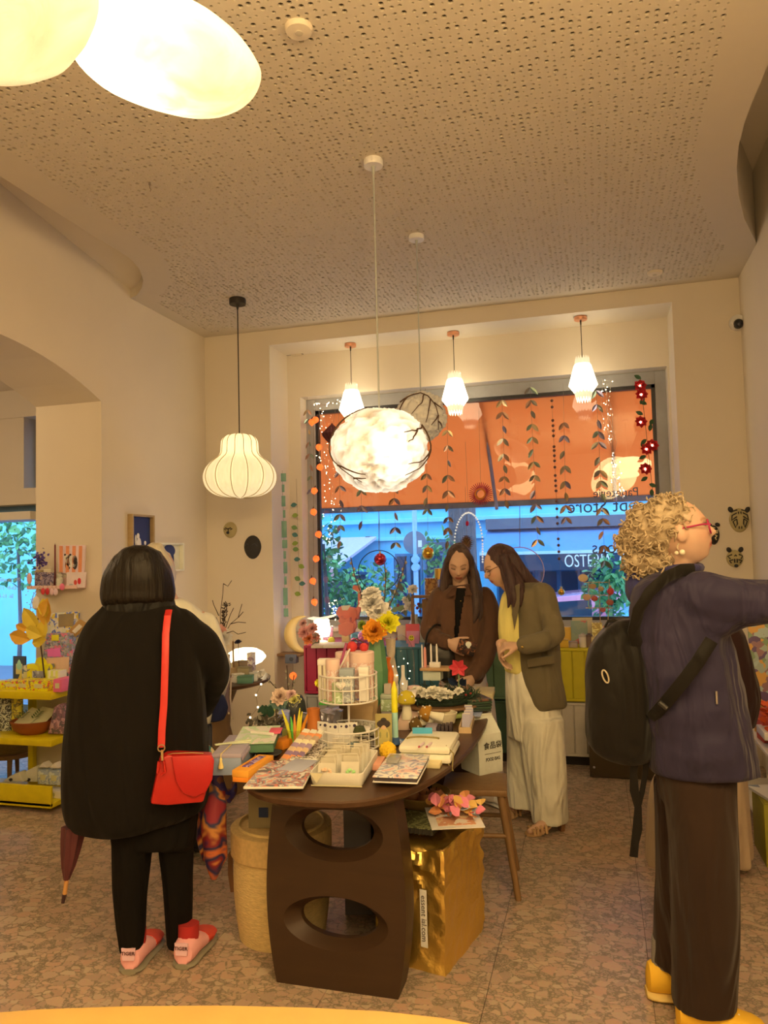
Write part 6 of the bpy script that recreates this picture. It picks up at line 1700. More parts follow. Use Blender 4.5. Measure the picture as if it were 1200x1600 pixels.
# tower of small boxes
for k,(h,w_,m_,lab)in enumerate(((.05,.062,mat('grey_card3',C(140,116,86),.8),'grey box at the foot of the small box tower'),(.06,.066,M_fl3,'floral green box with a lid in the small box tower'),(.022,.068,mat('sage_lid',C(160,146,100),.7),'sage lid box near the top of the small box tower'),(.05,.034,mat('beige_card',C(176,142,100),.8),'little beige box on top of the small box tower'))):
 z_=sum((.05,.06,.022,.05)[:k])+ZT+.008;p=at(607,1128,ZT)
 t=thing('small_box',lab,'box',(p.x,p.y,z_),.15,'small box tower');MB().box((0,0,h/2-.0005),(w_,w_,h-.001)).build('body',m_,t,bevel=.002)
tin('pink floral tin standing behind the yellow mushroom',at(648,1118).x-q.x,at(648,1118).y-q.y,.033,.115,M_fl1,M_pl,z=.002)
goods('small_box','cream box on the pink tin behind the yellow mushroom','box',(632,1090),(650,1089),(652,1084),.02,CREAM,ZT+.15)
# tan vases
M_tan=mat('tan_leather2',C(176,88,26),.55)
turned('vase','orange brown leather-look vase left of the wire basket','vase',491,1166,[(0,0),(.034,0),(.036,.04),(.030,.10),(.026,.135),(.030,.165),(.026,.165),(.020,.13),(.0,.12)],M_tan)
def twist(label,px,py,h,r,m,z=ZT):
 t=thing('twisted_candle',label,'candle',at(px,py,z));b=MB();rings=[]
 for k in range(25):
  zz_=h*k/24;rr=r*(1-.35*k/24)*(1+.12*math.sin(k*.8));rings.append([V((rr*(1+.45*math.cos(2*(a-zz_*18)))*math.cos(a),rr*(1+.45*math.cos(2*(a-zz_*18)))*math.sin(a),zz_))for a in[2*PI*j/20 for j in range(20)]])
 b.loft(rings);b.build('wax',m,t);MB().cyl((0,0,h),(0,0,h+.01),.0012,n=5).build('wick',mat('wick',(.1,.1,.1)),t)
twist('tall orange twisted candle right of the green vase',608,1118,.30,.026,mat('orange_wax',C(206,92,20),.45,sub=.2))
twist('golden orange drop candle before the green vase',589,1120,.27,.024,mat('gold_wax',C(226,142,34),.45,sub=.2))
twist('pale cream carved candle behind the orange twisted candle',613,1108,.38,.03,mat('pale_wax',C(190,150,100),.5))
# pencils / coloured beeswax candles in a glass
q2=at(462,1166)
t=thing('glass_jar','clear glass jar of yellow, green and orange tapers at the left of the table','jar',q2)
MB().lathe([(.036,0),(.037,.075),(.035,.075),(.034,.006),(0,.006)],24).build('glass',glassm('jar_glass',(.95,.95,.92),.03,1.45,.06),t)
for k,(dx,lean,col,h)in enumerate(((-.03,-.30,C(216,200,30),.15),(-.015,-.1,C(90,160,50),.12),(-.005,.0,C(226,120,40),.13),(.012,.1,C(220,206,40),.16),(.018,.16,C(212,196,30),.145),(.028,.34,C(232,112,20),.15))):
 s=thing('taper',('leftmost yellow taper in the glass jar','short green taper in the glass jar','pale orange taper in the glass jar','tall yellow taper in the glass jar','second yellow taper in the glass jar','orange taper leaning right in the glass jar')[k],'candle',q2+V((dx*.6,0,.008)),0,'tapers in the glass jar')
 MB().tube([(0,0,0),(lean*h*.5,0,h*.6),(lean*h,0,h)],[.008,.008,.002],8,flat=1).build('wax',mat('taper_%d'%k,col,.5),s)
goods('orange_tray','small orange open box behind the incense packs','box',(442,1172),(470,1162),(474,1152),.035,mat('orange_card',C(218,108,20)))
goods('yellow_box','small olive yellow box left of the glass jar','box',(441,1160),(450,1160),(452,1152),.05,mat('olive_box',C(150,130,50),.7))
goods('green_card','mint card leaning behind the cream book','card',(470,1180),(490,1172),(491,1169),.04,mat('mint_card',C(170,176,100),.7))
# green-edged books
for k in range(2):
 t=goods('book',('lower','upper')[k]+' thick book with green edges at the left of the table','book',(367-1*k,1177),(427,1176),(437,1149),.038,mat('green_edge_%d'%k,[C(66,84,46),C(76,96,54)][k],.7,bump=.3,bs=120),ZT+.042*k,'green-edged books','pages')
 MB().box((0,0,.0395),(rect3((367,1177),(427,1176),(437,1149),ZT)[1]+.003,rect3((367,1177),(427,1176),(437,1149),ZT)[2]+.003,.003)).build('cover',printm('pale_cover',[C(196,180,130),C(176,170,110),C(206,186,136)],12,.5,'NOISE'),t)
 if k:MB().tube([(-.03,.02,.046),(.07,-.05,.05)],.007,8).build('rolled_pen',CREAM,t)
turned('dark_dish','dark round dish between the green books and the orange box','dish',420,1182,[(0,.002),(.035,0),(.056,.014),(.055,.018),(.034,.006),(.012,.007),(.008,.014),(0,.014)],mat('dark_dish',C(70,58,42),.5),n=28)
goods('pink_card','neon pink card lying behind the green books','card',(419,1147),(438,1147),(442,1138),.004,mat('neon_pink',C(226,70,70),.5),ZT+.085)
goods('lilac_box','lilac and blue box behind the neon pink card','box',(434,1150),(452,1148),(455,1138),.10,printm('lilac_box',[C(130,120,130),C(160,140,140),C(110,120,120)],12,.6),ZT)
# pine cone garland and leaf
t=thing('dried_arrangement','dark dried leaf arrangement behind the green books','plant',at(413,1158)+V((0,.03,.0)))
b=MB();rn=random.Random(6)
for k in range(110):b.mi=rn.randrange(2);p=V((rn.gauss(0,.04),rn.gauss(0,.03),.06+abs(rn.gauss(0,.025))));b.leaf(p,(rn.gauss(0,1),rn.gauss(0,1),rn.uniform(-.2,1)),(0,-1,.5),.03,.016)
b.build('dry_leaves',[mat('dry_leaf',C(70,54,32),.9),mat('dry_leaf2',C(110,90,60),.9)],t)
b=MB()
for dx in(-.012,.0,.016):b.leaf((dx,0,.10),(dx*8,-.1,1),(0,-1,0),.06,.05)
b.build('green_leaf',mat('deep_leaf',C(38,56,30),.5),t);MB().lathe([(.05,0),(.06,.05),(.04,.06),(0,.06)],16).build('pot',mat('pot_grey',C(96,80,56),.9),t)
# ranunculus vase with eucalyptus and willow
qv=at(462,1140)+V((0,.02,0))
t=thing('flower_vase','dark vase with pale ranunculus, eucalyptus leaves and catkin twigs, left back of the table','vase',qv)
zf_=lambda py:W(462,py,y=qv.y).z-ZT
xf_=lambda px:W(px,1090,y=qv.y).x-qv.x
MB().lathe([(0,0),(.04,0),(.055,.06),(.045,.13),(.03,.16),(.026,.16),(0,.12)],22,(xf_(462),0,0)).build('vase',mat('dark_glaze',C(58,52,38),.35),t)
for k,(px,py,r,col)in enumerate(((463,1094,.038,C(216,176,84)),(441,1089,.052,C(206,156,106)),(436,1107,.026,C(196,170,84)),(458,1085,.03,C(210,150,110)))):
 paper_flower(t,(xf_(px),-.02,zf_(py)),r,mat('ranunculus_%d'%k,col,.8),10,4,V((.1,-1,.6)),k+20)
b=MB()
for k,(px,py)in enumerate(((430,1096),(434,1101),(439,1104),(446,1100),(450,1104),(456,1108),(444,1109),(462,1108),(428,1104),(452,1096))):b.ball((xf_(px),-.03-.004*(k%3),zf_(py)),(.017,.004,.017),12,6,MX.Rotation(.4*k,3,'Z'))
o=b.build('eucalyptus',mat('eucalyptus',C(96,104,70),.7),t);o['kind']='stuff'
M_tw2=mat('twig_dark',C(64,44,26),.8);M_cat=mat('catkin',C(130,106,70),.9)
def willow(par,pts,r=.0028,every=2):
 b=MB();b.tube(pts,r,6);b.build('twig',M_tw2,par)
 c=MB();rn=random.Random(len(pts))
 P=[V(p)for p in pts]
 for i in range(len(P)-1):
  n=max(2,int((P[i+1]-P[i]).length/.028))
  for k in range(n):p=P[i].lerp(P[i+1],k/n);c.ball(p+V((rn.choice((-1,1))*.006,0,0)),(.0058,.0058,.009),7,5)
 o=c.build('catkins',M_cat,par);o['kind']='stuff'
willow(t,[(xf_(446),0,zf_(1100)),(xf_(440),0,zf_(1085)),(xf_(428),0,zf_(1072)),(xf_(417),0,zf_(1060))])
willow(t,[(xf_(452),0,zf_(1100)),(xf_(450),.0,zf_(1070)),(xf_(449),0,zf_(1040))]);willow(t,[(xf_(458),0,zf_(1095)),(xf_(457),.0,zf_(1075)),(xf_(460),0,zf_(1055))])
# big green vase with paper flowers
qg=at(590,1124)
t=thing('flower_vase','tall green faceted vase with orange and yellow paper peonies and catkin twigs','vase',qg)
zg=lambda py,dy=0:W(590,py,y=qg.y+dy).z-ZT
xg=lambda px,py=950,dy=0:W(px,py,y=qg.y+dy).x-qg.x
hv=zg(995)
MB().lathe([(0,0),(.036,0),(.048,.10),(.056,hv*.45),(.058,hv*.6),(.044,hv*.86),(.036,hv),(.032,hv),(.038,hv*.85),(0,hv*.3)],8,(xg(589,1040),0,0)).build('vase',mat('green_glass',C(82,110,56),.12,coat=.4),t,False)
M_of=mat('orange_petal',C(232,118,20),.8);M_yf=mat('yellow_petal2',C(232,184,20),.8);M_wf=mat('white_petal',C(214,176,130),.8);M_gf=mat('olive_petal',C(128,128,40),.8)
paper_flower(t,(xg(590),-.05,zg(985)),.072,M_of,16,6,V((0,-1,.5)),31);paper_flower(t,(xg(607),-.02,zg(973)),.068,M_yf,12,4,V((.3,-1,.5)),32)
paper_flower(t,(xg(582),.0,zg(944)),.074,M_wf,12,5,V((-.2,-1,.8)),33);paper_flower(t,(xg(592),.0,zg(956)),.070,M_wf,12,4,V((.3,-1,.4)),34);paper_flower(t,(xg(580),.01,zg(930)),.058,M_wf,10,4,V((0,-.6,1)),35)
paper_flower(t,(xg(567),-.01,zg(977)),.030,M_gf,12,5,V((-.4,-1,.3)),36)
for pts in([(584,985),(572,958),(562,925),(553,898),(547,870)],[(592,980),(600,935),(602,905),(600,880)],[(594,980),(606,950),(618,925),(630,890),(634,870)]):
 willow(t,[(xg(a,b_),.01,zg(b_))for a,b_ in pts])
b=MB()
for px,py,dx,dz in((606,963,1,.2),(612,956,1,.6),(618,962,1,-.2),(600,960,-.4,1),(622,955,.6,.6)):b.leaf((xg(px),.0,zg(py)),(dx,-.1,dz),(0,-1,0),.045,.028)
b.build('leaves',mat('grey_leaf',C(86,88,52),.7),t)
# magnolia sprig and small bottle vase further right
qm=W(636,1004,z=ZT+.0);
# white peg bag on the stool is built with the stools
# ------------------------------------------------------------------ under and beside the table
cen,w,d,rz=rect3((641,1512),(698,1528),(762,1446),0)
gw,gd=.30,.40
gp=W(699,1527,z=0);rz=math.atan2((W(762,1446,z=0)-gp).y,(W(762,1446,z=0)-gp).x)-PI/2
c=gp+MX.Rotation(rz,3,'Z')@V((-gw/2,gd/2,0))
t=thing('foil_bag','large crinkled gold foil bag standing beside the table pedestal','bag',c,rz)
hg=.445
b=MB().box((0,0,hg/2),(gw,gd,hg));me=b.mesh('t',[],False);bm=bmesh.new();bm.from_mesh(me);bmesh.ops.subdivide_edges(bm,edges=bm.edges,cuts=31,use_grid_fill=True)
for v in bm.verts:
 k=v.co.z/hg;p=v.co*1.0
 rd=V((p.x/gw*2,p.y/gd*2,0))
 ridge=lambda s,f:(.5-abs(NZ.noise(p*f+V((s,s*2,s))))*2)
 amp=.006+.022*max(0,k-.45)**1.2
 v.co+=V((rd.x,rd.y,.5 if k>.9 else 0))*(amp*(ridge(3,9)+.6*ridge(7,19)))
 if k>.98:v.co.z+=.03*NZ.noise(p*9)-.02*(1 if abs(rd.x)<.9 and abs(rd.y)<.9 else 0)
 v.co.x*=1-.05*(1-k)
bm.to_mesh(me);bm.free()
M_foil=mat('gold_foil',(1.0,.70,.19),.42,1,bump=.5,bs=24,bd=.015,var=.06)
o=put('body',me,M_foil,t);me.polygons.foreach_set('use_smooth',[True]*len(me.polygons));me.set_sharp_from_angle(angle=rad(22))
MB().box((.065,-gd/2-.012,.20),(.028,.002,.21)).build('label',mat('label_white',C(206,180,130),.6),t,False)
tx_=text_mb('essent ial.com',.030,.0006).build('lettering',mat('label_ink',C(90,70,50),.6),t,False);tx_.matrix_local=MX.Translation((.066,-gd/2-.0142,.20))@MX.Rotation(PI/2,4,'Y')
tp=c+V((0,0,hg+.002))
nb=thing('notebook','dark spiral notebook with an olive leaf cover lying on the gold bag','book',c+MX.Rotation(rz,3,'Z')@V((-.06,-.03,hg+.022)),rz+.1)
MB().box((0,0,.012),(.23,.18,.022)).build('pages',mat('dark_pages2',C(48,36,20),.7),nb);MB().box((0,0,.0245),(.235,.185,.003)).build('cover',printm('leaf_cover',[C(86,74,32),C(58,50,22),C(120,104,50),C(70,60,26)],26,.5,'NOISE'),nb)
b=MB()
for k in range(14):b.tube([(-.105+.0162*k+.0,-.093+.006*math.cos(a),.012+.013*math.sin(a))for a in[2*PI*j/8 for j in range(8)]],.0014,4,closed=True)
o=b.build('spiral',mat('black_wire',(.02,.02,.02),.3),nb);o['kind']='stuff'
pcard=thing('postcard','large white postcard carrying a cluster of coral paper petals on the gold bag','card',c+MX.Rotation(rz,3,'Z')@V((.09,.04,hg+.049)),rz+.55)
MB().box((0,0,.003),(.21,.25,.003)).build('board',mat('card_white',C(206,176,132),.6),pcard)
MB().box((0,0,.005),(.15,.19,.0012)).build('print',printm('petal_print',[C(200,150,90),C(190,120,70),C(206,170,120)],14,.6,'NOISE'),pcard,False)
pf=thing('paper_flower','heap of coral pink and orange paper petals on the white postcard','flower',c+MX.Rotation(rz,3,'Z')@V((.085,.05,hg+.0555)),rz)
for nm,col,n_,s_ in(('pink_petals',C(204,104,92),26,1),('orange_petals',C(222,122,58),18,2),('gold_petals',C(206,144,60),10,3),('pale_petals',C(170,160,140),4,4)):
 rn=random.Random(40+s_);mm_=mat(nm,col,.8)
 for k in range(n_):MB().leaf((rn.gauss(0,.05),rn.gauss(0,.03),.008+rn.random()*.045),(rn.gauss(0,1),rn.gauss(0,.7),rn.uniform(-.05,1)),(0,-.6,1),rn.uniform(.04,.06),.045,.22).build('petal',mm_,pf)
bw=thing('bowl','wooden fruit bowl with apples under the table behind the gold bag','bowl',c+MX.Rotation(rz,3,'Z')@V((-.13,.20,hg+.004)))
MB().lathe([(0,.002),(.05,0),(.10,.03),(.13,.075),(.125,.078),(.09,.036),(0,.012)],28).build('wall',woodm('bowl_wood',C(110,76,30),C(146,106,46)),bw)
for k,(x,y)in enumerate(((-.04,-.03),(.03,-.045),(.0,.04),(.06,.02),(-.06,.03))):
 s=thing('apple',('front left','front right','back','right','back left')[k]+' dull orange wooden apple in the fruit bowl under the table','fruit',V(bw.location)+V((x,y,.024 if k%2 else .03)),0,'wooden apples in the bowl');MB().lathe([(0,.006),(.02,.0),(.036,.022),(.036,.042),(.022,.060),(.006,.056),(0,.052)],18).build('body',mat('apple',C(150,88,46),.5),s);MB().cyl((0,0,.052),(.004,0,.07),.002,n=5).build('stalk',M_tw2,s)
# woven basket
q=at(425,1492,0)
t=thing('woven_basket','tall round woven basket standing at the left of the table pedestal','basket',q+V((-.035,.19,0)))
b=MB();hb_=.455;prof=[]
for k in range(46):z=hb_*k/45;prof.append((.180+.022*math.sin(PI*z/hb_)+.0,z))
b.lathe(prof+[(.175,hb_),(.170,.02),(0,.02)],56);b.build('wall',mat('seagrass',C(196,146,74),.9,var=.3,vs=70,st=(.6,.6,2.2),bump=.9,bs=90,bd=.006),t)
b=MB().lathe([(.205,.335),(.212,.34),(.212,.44),(.203,.445)],48);b.build('rim',mat('seagrass2',C(184,134,66),.9,var=.25,vs=60),t)
b=MB().tube([(-.205,-.03,.33),(-.225,-.03,.30),(-.226,-.03,.22),(-.215,-.03,.15)],.012,8,flat=.4);b.build('strap',mat('brown_strap',C(110,66,30),.6),t)
t2=thing('paper_bag','olive brown paper carrier standing in the woven basket','bag',q+V((-.085,.14,.03)),.2);MB().box((0,.02,.30),(.13,.10,.58)).build('body',mat('olive_paper',C(136,106,58),.8,bump=.3,bs=12,bd=.02),t2,bevel=.004);MB().box((.0,-.032,.48),(.04,.002,.04)).build('blue_sticker',mat('dark_blue',C(30,40,56),.6),t2)
# things seen through the pedestal's upper hole
t=thing('shiny_bag','black glossy film bag with gold print seen through the pedestal\'s upper hole','bag',(-.93,3.37,.0),.1)
crumpled_b=MB().box((.02,0,.30),(.30,.2,.60));me=crumpled_b.mesh('t',[],False);bm=bmesh.new();bm.from_mesh(me);bmesh.ops.subdivide_edges(bm,edges=bm.edges,cuts=12,use_grid_fill=True)
for v in bm.verts:d=NZ.noise_vector(v.co*13);v.co+=V((d.x,d.y,d.z if v.co.z>.02 else 0))*.025
bm.to_mesh(me);bm.free();put('body',me,mat('black_film',(.02,.015,.01),.15,.3,bump=.7,bs=16,bd=.02),t);me.set_sharp_from_angle(angle=rad(20))
t=thing('album','grey album standing on edge, seen through the pedestal\'s upper hole','book',(-1.06,3.20,0),.25);MB().box((0,0,.31),(.12,.03,.62)).build('cover',mat('grey_album',C(120,100,76),.6),t,bevel=.003);MB().tube([(.07,-.03,.50),(.02,-.03,.56),(.07,-.03,.62),(.10,-.03,.63)],.003,6).build('elastic',mat('pale_elastic',C(150,130,100),.5),t)
# stools
def stool(label,x,y,rz,h=.475):
 t=thing('stool',label,'stool',(x,y,0),rz,'wooden stools by the table')
 M=woodm('stool_wood',C(96,58,24),C(130,84,38),(8,8,1),.5)
 MB().box((0,0,h-.015),(.30,.28,.03)).build('seat',M,t,bevel=.008)
 for sx in(-1,1):
  for sy in(-1,1):MB().tube([(sx*.12,sy*.11,h-.03),(sx*.185,sy*.165,0)],[.019,.014],10).build('leg',M,t)
 for sy in(-1,1):MB().cyl((-.148,sy*.135,.27),(.148,sy*.135,.27),.011).build('rung',M,t)
 for sx in(-1,1):MB().cyl((sx*.15,-.135,.24),(sx*.15,.135,.24),.011).build('rung',M,t)
 return t
stool('wooden stool carrying the printed paper food bag at the table\'s right side',-.60,3.62,.12)
stool('wooden stool under the middle of the table',-1.06,3.90,.1,.45)
# food bag
qf=W(753,1203,z=.4755);fb_rz=rad(46)
t=thing('paper_food_bag','cream paper bag printed with black characters and FOOD BAG, on the stool','bag',qf,fb_rz)
b=MB();wv,dv,hv_=.145,.15,.245
secs=[]
for z,kx,ky in((0,.98,.98),(.01,1,1),(.10,1.02,1.03),(.19,1.0,.92),(.225,.98,.55),(.262,.97,.10)):
 secs.append([V((sx*wv/2*kx*m_,sy*dv/2*ky,z))for sx,sy,m_ in((-1,-1,1),(-.4,-1,1),(.4,-1,1),(1,-1,1),(1,-.4,.94 if z>.15 else 1),(1,.4,.94 if z>.15 else 1),(1,1,1),(.4,1,1),(-.4,1,1),(-1,1,1),(-1,.4,.94 if z>.15 else 1),(-1,-.4,.94 if z>.15 else 1))])
b.loft(secs);b.build('body',mat('bag_paper',C(196,170,120),.8,bump=.4,bs=10,bd=.02),t,ang=25)
MB().box((0,0,.267),(wv*.97,.008,.018)).build('fold',mat('bag_paper2',C(196,168,118),.8),t)
M_ink=mat('black_ink',(.015,.013,.012),.7)
fx_=.012
try:z_=text_mb('食品袋',.038,.0006)
except Exception:z_=MB()
b=z_.build('characters',M_ink,t,False);b.matrix_local=MX.Translation((fx_,-dv/2-.0035,.135))
b=text_mb('FOOD BAG',.024,.0008,squeeze=.72).build('lettering',M_ink,t,False);b.matrix_local=MX.Translation((fx_,-dv/2-.0035,.070))
MB().box((fx_,-dv/2-.0032,.098),(.10,.001,.0016)).build('rule',M_ink,t,False)
# ================================================================== cabinets under the window
CY,CZ=5.64,.845
def beadboard(name,label,x0,x1,z0,z1,m,mp,n=7,handle=None):
 t=thing(name,label,'cabinet',((x0+x1)/2,CY,z0),0,'slatted cabinets under the window');w=x1-x0;h=z1-z0
 MB().box((0,.30,h/2),(w-.004,.56,h-.004)).build('body',m,t,bevel=.003)
 pm=MB().box((0,0,h/2),((w-.04)/n-.006,.012,h-.04)).mesh('plank',mp,False,.004)
 for k in range(n):
  o=bpy.data.objects.new('plank',pm);COL.objects.link(o);o.parent=t;o.location=(-(w-.04)/2+(w-.04)/n*(k+.5),.012,0)
 for q in(-1,1):MB().box((0,.010,h/2+q*(h/2-.011)),(w-.004,.018,.018)).build('rail',m,t,bevel=.002);MB().box((q*(w/2-.011),.010,h/2),(.018,.018,h-.04)).build('stile',m,t,bevel=.002)
 if handle is not None:MB().tube([(handle,.0,h*.72),(handle,-.03,h*.66),(handle,-.034,h*.5),(handle,-.03,h*.4),(handle,.0,h*.36)],.006,8).build('handle',mat('black_iron',(.02,.018,.016),.5),t)
 return t
CAB=[(-2.29,-1.63,'raspberry pink slatted cabinet at the left under the window',C(150,26,40),'pale grey slatted cabinet below the raspberry pink one',C(142,120,88)),(-1.63,-.97,'teal slatted cabinet hidden behind the long table',C(60,96,84),'grey slatted cabinet below the teal one',C(142,120,88)),
 (-.97,-.31,'sage green slatted cabinet behind the two women',C(92,106,60),'dark green slatted cabinet below the sage green one',C(50,66,36)),(-.31,.35,'yellow slatted cabinet at the right under the window',C(176,140,14),'cream slatted cabinet with a black handle below the yellow one',C(176,144,98))]
for i,(x0,x1,l1,c1,l2,c2)in enumerate(CAB):
 beadboard('cabinet',l1,x0,x1,.462,CZ,mat('cab_u%d'%i,c1,.55),mat('cab_u%d'%i,c1));beadboard('cabinet',l2,x0,x1,.07,.456,mat('cab_l%d'%i,c2,.55),mat('cab_l%d'%i,c2),7,.20 if i==3 else None)
struct('trim_5',MB().bx(-2.27,.33,CY+.05,CY+.5,0,.07),mat('plinth_dark',(.02,.018,.016),.7))
q=W(922,1212,z=0)
t=thing('chest','dark brown wooden chest standing in front of the cream cabinet','chest',q+V((.22,.06,0)),.0);MB().box((0,0,.19),(.44,.20,.37)).build('body',mat('chest_brown',C(62,42,16),.6),t,bevel=.004);MB().box((0,0,.385),(.45,.21,.02)).build('lid',mat('chest_brown',C(62,42,16)),t,bevel=.003)
for x in(-.19,.19):MB().ball((x,-.102,.07),.008,8,6).build('rivet',mat('rivet',(.6,.6,.6),.3,.9),t)
TC=lambda px,py:W(px,py,z=CZ)
def upright(label,px0,px1,py1,py0,m,name='greeting_card',cat='card',th=.006,lean=8,group=None,dy=0,z=CZ):
 A_,B__=W(px0,py1,z=z),W(px1,py1,z=z);c=(A_+B__)/2+V((0,dy,0));h=W((px0+px1)/2,py0,y=c.y).z-z;w=(B__-A_).length
 t=thing(name,label,cat,c,math.atan2((B__-A_).y,(B__-A_).x),group);R=MX.Rotation(rad(-lean),3,'X');MB().box(R@V((0,0,h/2)),(w,th,h),R=R).build('board',m,t,bevel=.001);return t,w,h,R
# things on the pink cabinet
t=thing('table_lamp','small lit white lamp with a wavy top on the pink cabinet','lamp',TC(503,1004))
z0=W(503,966,y=t.location.y).z-CZ
MB().lathe([(.055,.0),(.055,.01),(.01,.02),(.01,.05)],18).build('base',mat('lamp_base',C(190,150,100),.5),t)
MB().lathe([(.060,.05),(.075,z0*.5),(.062,z0*.95),(.0,z0*.95)],24).build('shade',shade_mat('small_shade',(1,.80,.5),3.2,amount=.1),t)
b=MB();P=[(-.11,z0*1.02),(-.09,z0*.98),(-.04,z0*.93),(.03,z0*.96),(.09,z0*1.04),(.12,z0*1.12),(.10,z0*1.15),(.05,z0*1.08),(-.03,z0*1.02),(-.09,z0*1.05)]
b.prism(P,-.05,.05,MX.Rotation(PI/2,4,'X'));b.build('wavy_top',shade_mat('wavy_paper',(1,.84,.6),.35,amount=.2),t)
t=thing('moon_ornament','wooden crescent moon standing at the left side of the window niche','ornament',W(462,1020,y=6.02)+V((.05,0,0)))
zs=[W(462,y_,y=6.02).z-t.location.z for y_ in(1020,962)];r=zs[1]/2
b=MB();rings=[]
for k in range(33):
 a=rad(72+226*k/32);th=max(.002,.095*math.sin(PI*k/32));c=V((r*.05+(r-th*.55)*math.cos(a),0,r+(r-th*.55)*math.sin(a)));d=V((math.cos(a),0,math.sin(a)))
 rings.append([c+d*(th*.55*math.cos(q_))+V((0,1,0))*(th*.6*math.sin(q_))for q_ in[2*PI*j/14 for j in range(14)]])
b.loft(rings);b.build('crescent',woodm('moon_wood',C(206,146,66),C(226,172,92),(6,6,1)),t)
q=W(456,1029,y=5.96)
t=thing('speaker_box','small grey metal box on the niche side under the wooden moon','box',q);MB().box((0,0,0),(.10,.07,.075)).build('body',mat('grey_metal',C(92,84,74),.5),t,bevel=.006);MB().cyl((.01,-.035,0),(.01,-.04,0),.018).build('knob',mat('dark_iron',C(60,54,46),.4),t)
t=thing('wall_bracket','small wooden ledge holding the moon at the niche side','shelf',V((NX0,6.02,W(462,1020,y=6.02).z)));MB().box((.11,0,-.012),(.22,.14,.022)).build('board',M_bw2,t,bevel=.003)
t=thing('paper_flowers','coral and orange paper flowers beside the small lit lamp','flower',TC(480,1008))
for k,(dx,dz,r,col)in enumerate(((-.02,.10,.06,C(222,128,92)),(.05,.13,.055,C(224,132,96)),(.02,.05,.06,C(232,110,50)),(.07,.06,.05,C(228,120,80)),(-.03,.17,.04,C(226,140,100)))):paper_flower(t,(dx,0,dz),r,mat('coral_%d'%k,col,.8),10,4,V((0,-1,.5)),k+50)
turned('owl_figure','little grey owl figure before the small lit lamp','figure',493,1008,[(0,0),(.03,.002),(.036,.03),(.030,.055),(.033,.075),(.026,.095),(0,.10)],mat('owl_grey',C(110,92,60),.8,bump=.6,bs=60),z=CZ,n=18)
upright('dark red patterned card behind the yellow ball',502,520,1003,980,printm('rust_print',[C(120,60,56),C(90,50,50),C(150,90,80)],26,.6,'NOISE'))
turned('ball','lime yellow felt ball on the pink cabinet','ball',518,1006,[(.028*math.sin(PI*k/12),.028-.028*math.cos(PI*k/12))for k in range(13)],mat('lime_felt',C(196,176,50),.9),z=CZ)
for k,(a,b_,col)in enumerate(((486,553,C(190,150,100)),(505,552,C(206,170,120)))):goods('book',('lower','upper')[k]+' flat book on the pink cabinet under the coral paper animal','book',(a,1013),(b_,1012),(b_+4,1006),.018,mat('cab_book%d'%k,col,.7),CZ+.019*k)
# coral paper animal
def paper_animal(label,px,py,y,body,tail,head_,m,base=True,z=CZ):
 q=W(px,py,y=y);t=thing('paper_animal',label,'ornament',(q.x,y,z));g=lambda a,b_:W(a,b_,y=y)-V((q.x,y,z))
 def poly(pts,name,th=.02):b=MB();P=[g(*p)for p in pts];b.loft([[p+V((0,-th,0))for p in P],[p+V((0,th,0))for p in P]]);b.build(name,m,t,bevel=.006)
 poly(body,'body',.03);poly(tail,'tail');poly(head_,'head',.026)
 return t,g
M_cp=mat('coral_paper2',C(202,104,72),.8);Y1=5.72
t,g=paper_animal('coral folded paper squirrel with a raised tail on the pink cabinet',545,1005,Y1,[(533,955),(545,948),(556,950),(560,962),(552,975),(540,978),(532,968)],[(553,960),(560,945),(560,925),(551,920),(553,914),(562,916),(565,930),(564,950),(560,968)],[(526,958),(530,948),(540,946),(548,952),(544,962),(532,966)],M_cp)
b=MB();P=[g(*p)for p in((535,946),(550,945),(545,953),(537,953))];b.loft([[p+V((0,d,0))for p in P]for d in(-.036,-.028)]);b.build('white_fold',CREAM,t);MB().tube([g(545,978),g(545,1006)],.012,8).build('post',M_pw,t)
t,g=paper_animal('second coral paper animal below the squirrel, with pointed ears',541,1005,Y1-.10,[(530,976),(545,970),(555,975),(554,988),(542,994),(531,990)],[(550,976),(556,968),(558,980),(553,986)],[(530,970),(533,962),(540,968),(548,964),(548,976),(538,982)],M_cp)
MB().box(g(541,999)+V((0,0,.0)),(.06,.05,.075)).build('block',M_pw,t,bevel=.003)
# further things along the cabinet tops and the sill
for k,(px,py,r,col,lab)in enumerate(((556,998,.05,C(90,140,140),'teal cellophane gift behind the green vase'),(569,997,.06,C(196,110,120),'pink cellophane gift with ribbon behind the green vase'))):
 t=thing('wrapped_gift',lab,'gift',W(px,1004,z=CZ));b=MB().ball((0,0,r*.8),(r,r*.8,r*.8),14,9);me=b.mesh('t',[]);
 for v in me.vertices:v.co+=NZ.noise_vector(v.co*30)*.012
 put('film',me,mat('gift_%d'%k,col,.15,coat=.5),t);MB().tube([(-.05,-.03,r*.3),(0,-.06,r*.8),(.05,-.03,r*.4)],.006,6,flat=.3).build('ribbon',mat('pink_ribbon',C(206,90,100),.5),t)
for k,(a,b_,py1,py0,col,lab)in enumerate(((618,631,1002,977,C(190,150,100),'beige card at the left end of the card row behind the table'),(632,654,1002,975,C(206,74,60),'red card of the card row behind the table'),(634,654,1006,986,C(226,120,110),'pink card of the card row behind the table'),(656,672,1004,980,C(176,150,96),'olive beige card left of the brown jacketed woman'))):upright(lab,a,b_,py1,py0,mat('rowcard_%d'%k,col,.6),dy=.02*(3-k))
t,w,h,R=upright('small yellow smiley disc card on the pink card',641,651,1009,986,mat('rowcard_2',C(226,120,110)),lean=6,dy=-.06)
MB().cyl(R@V((0,-.004,h*.55)),R@V((0,-.008,h*.55)),w*.42,n=22).build('disc',mat('smiley',C(230,196,30),.5),t)
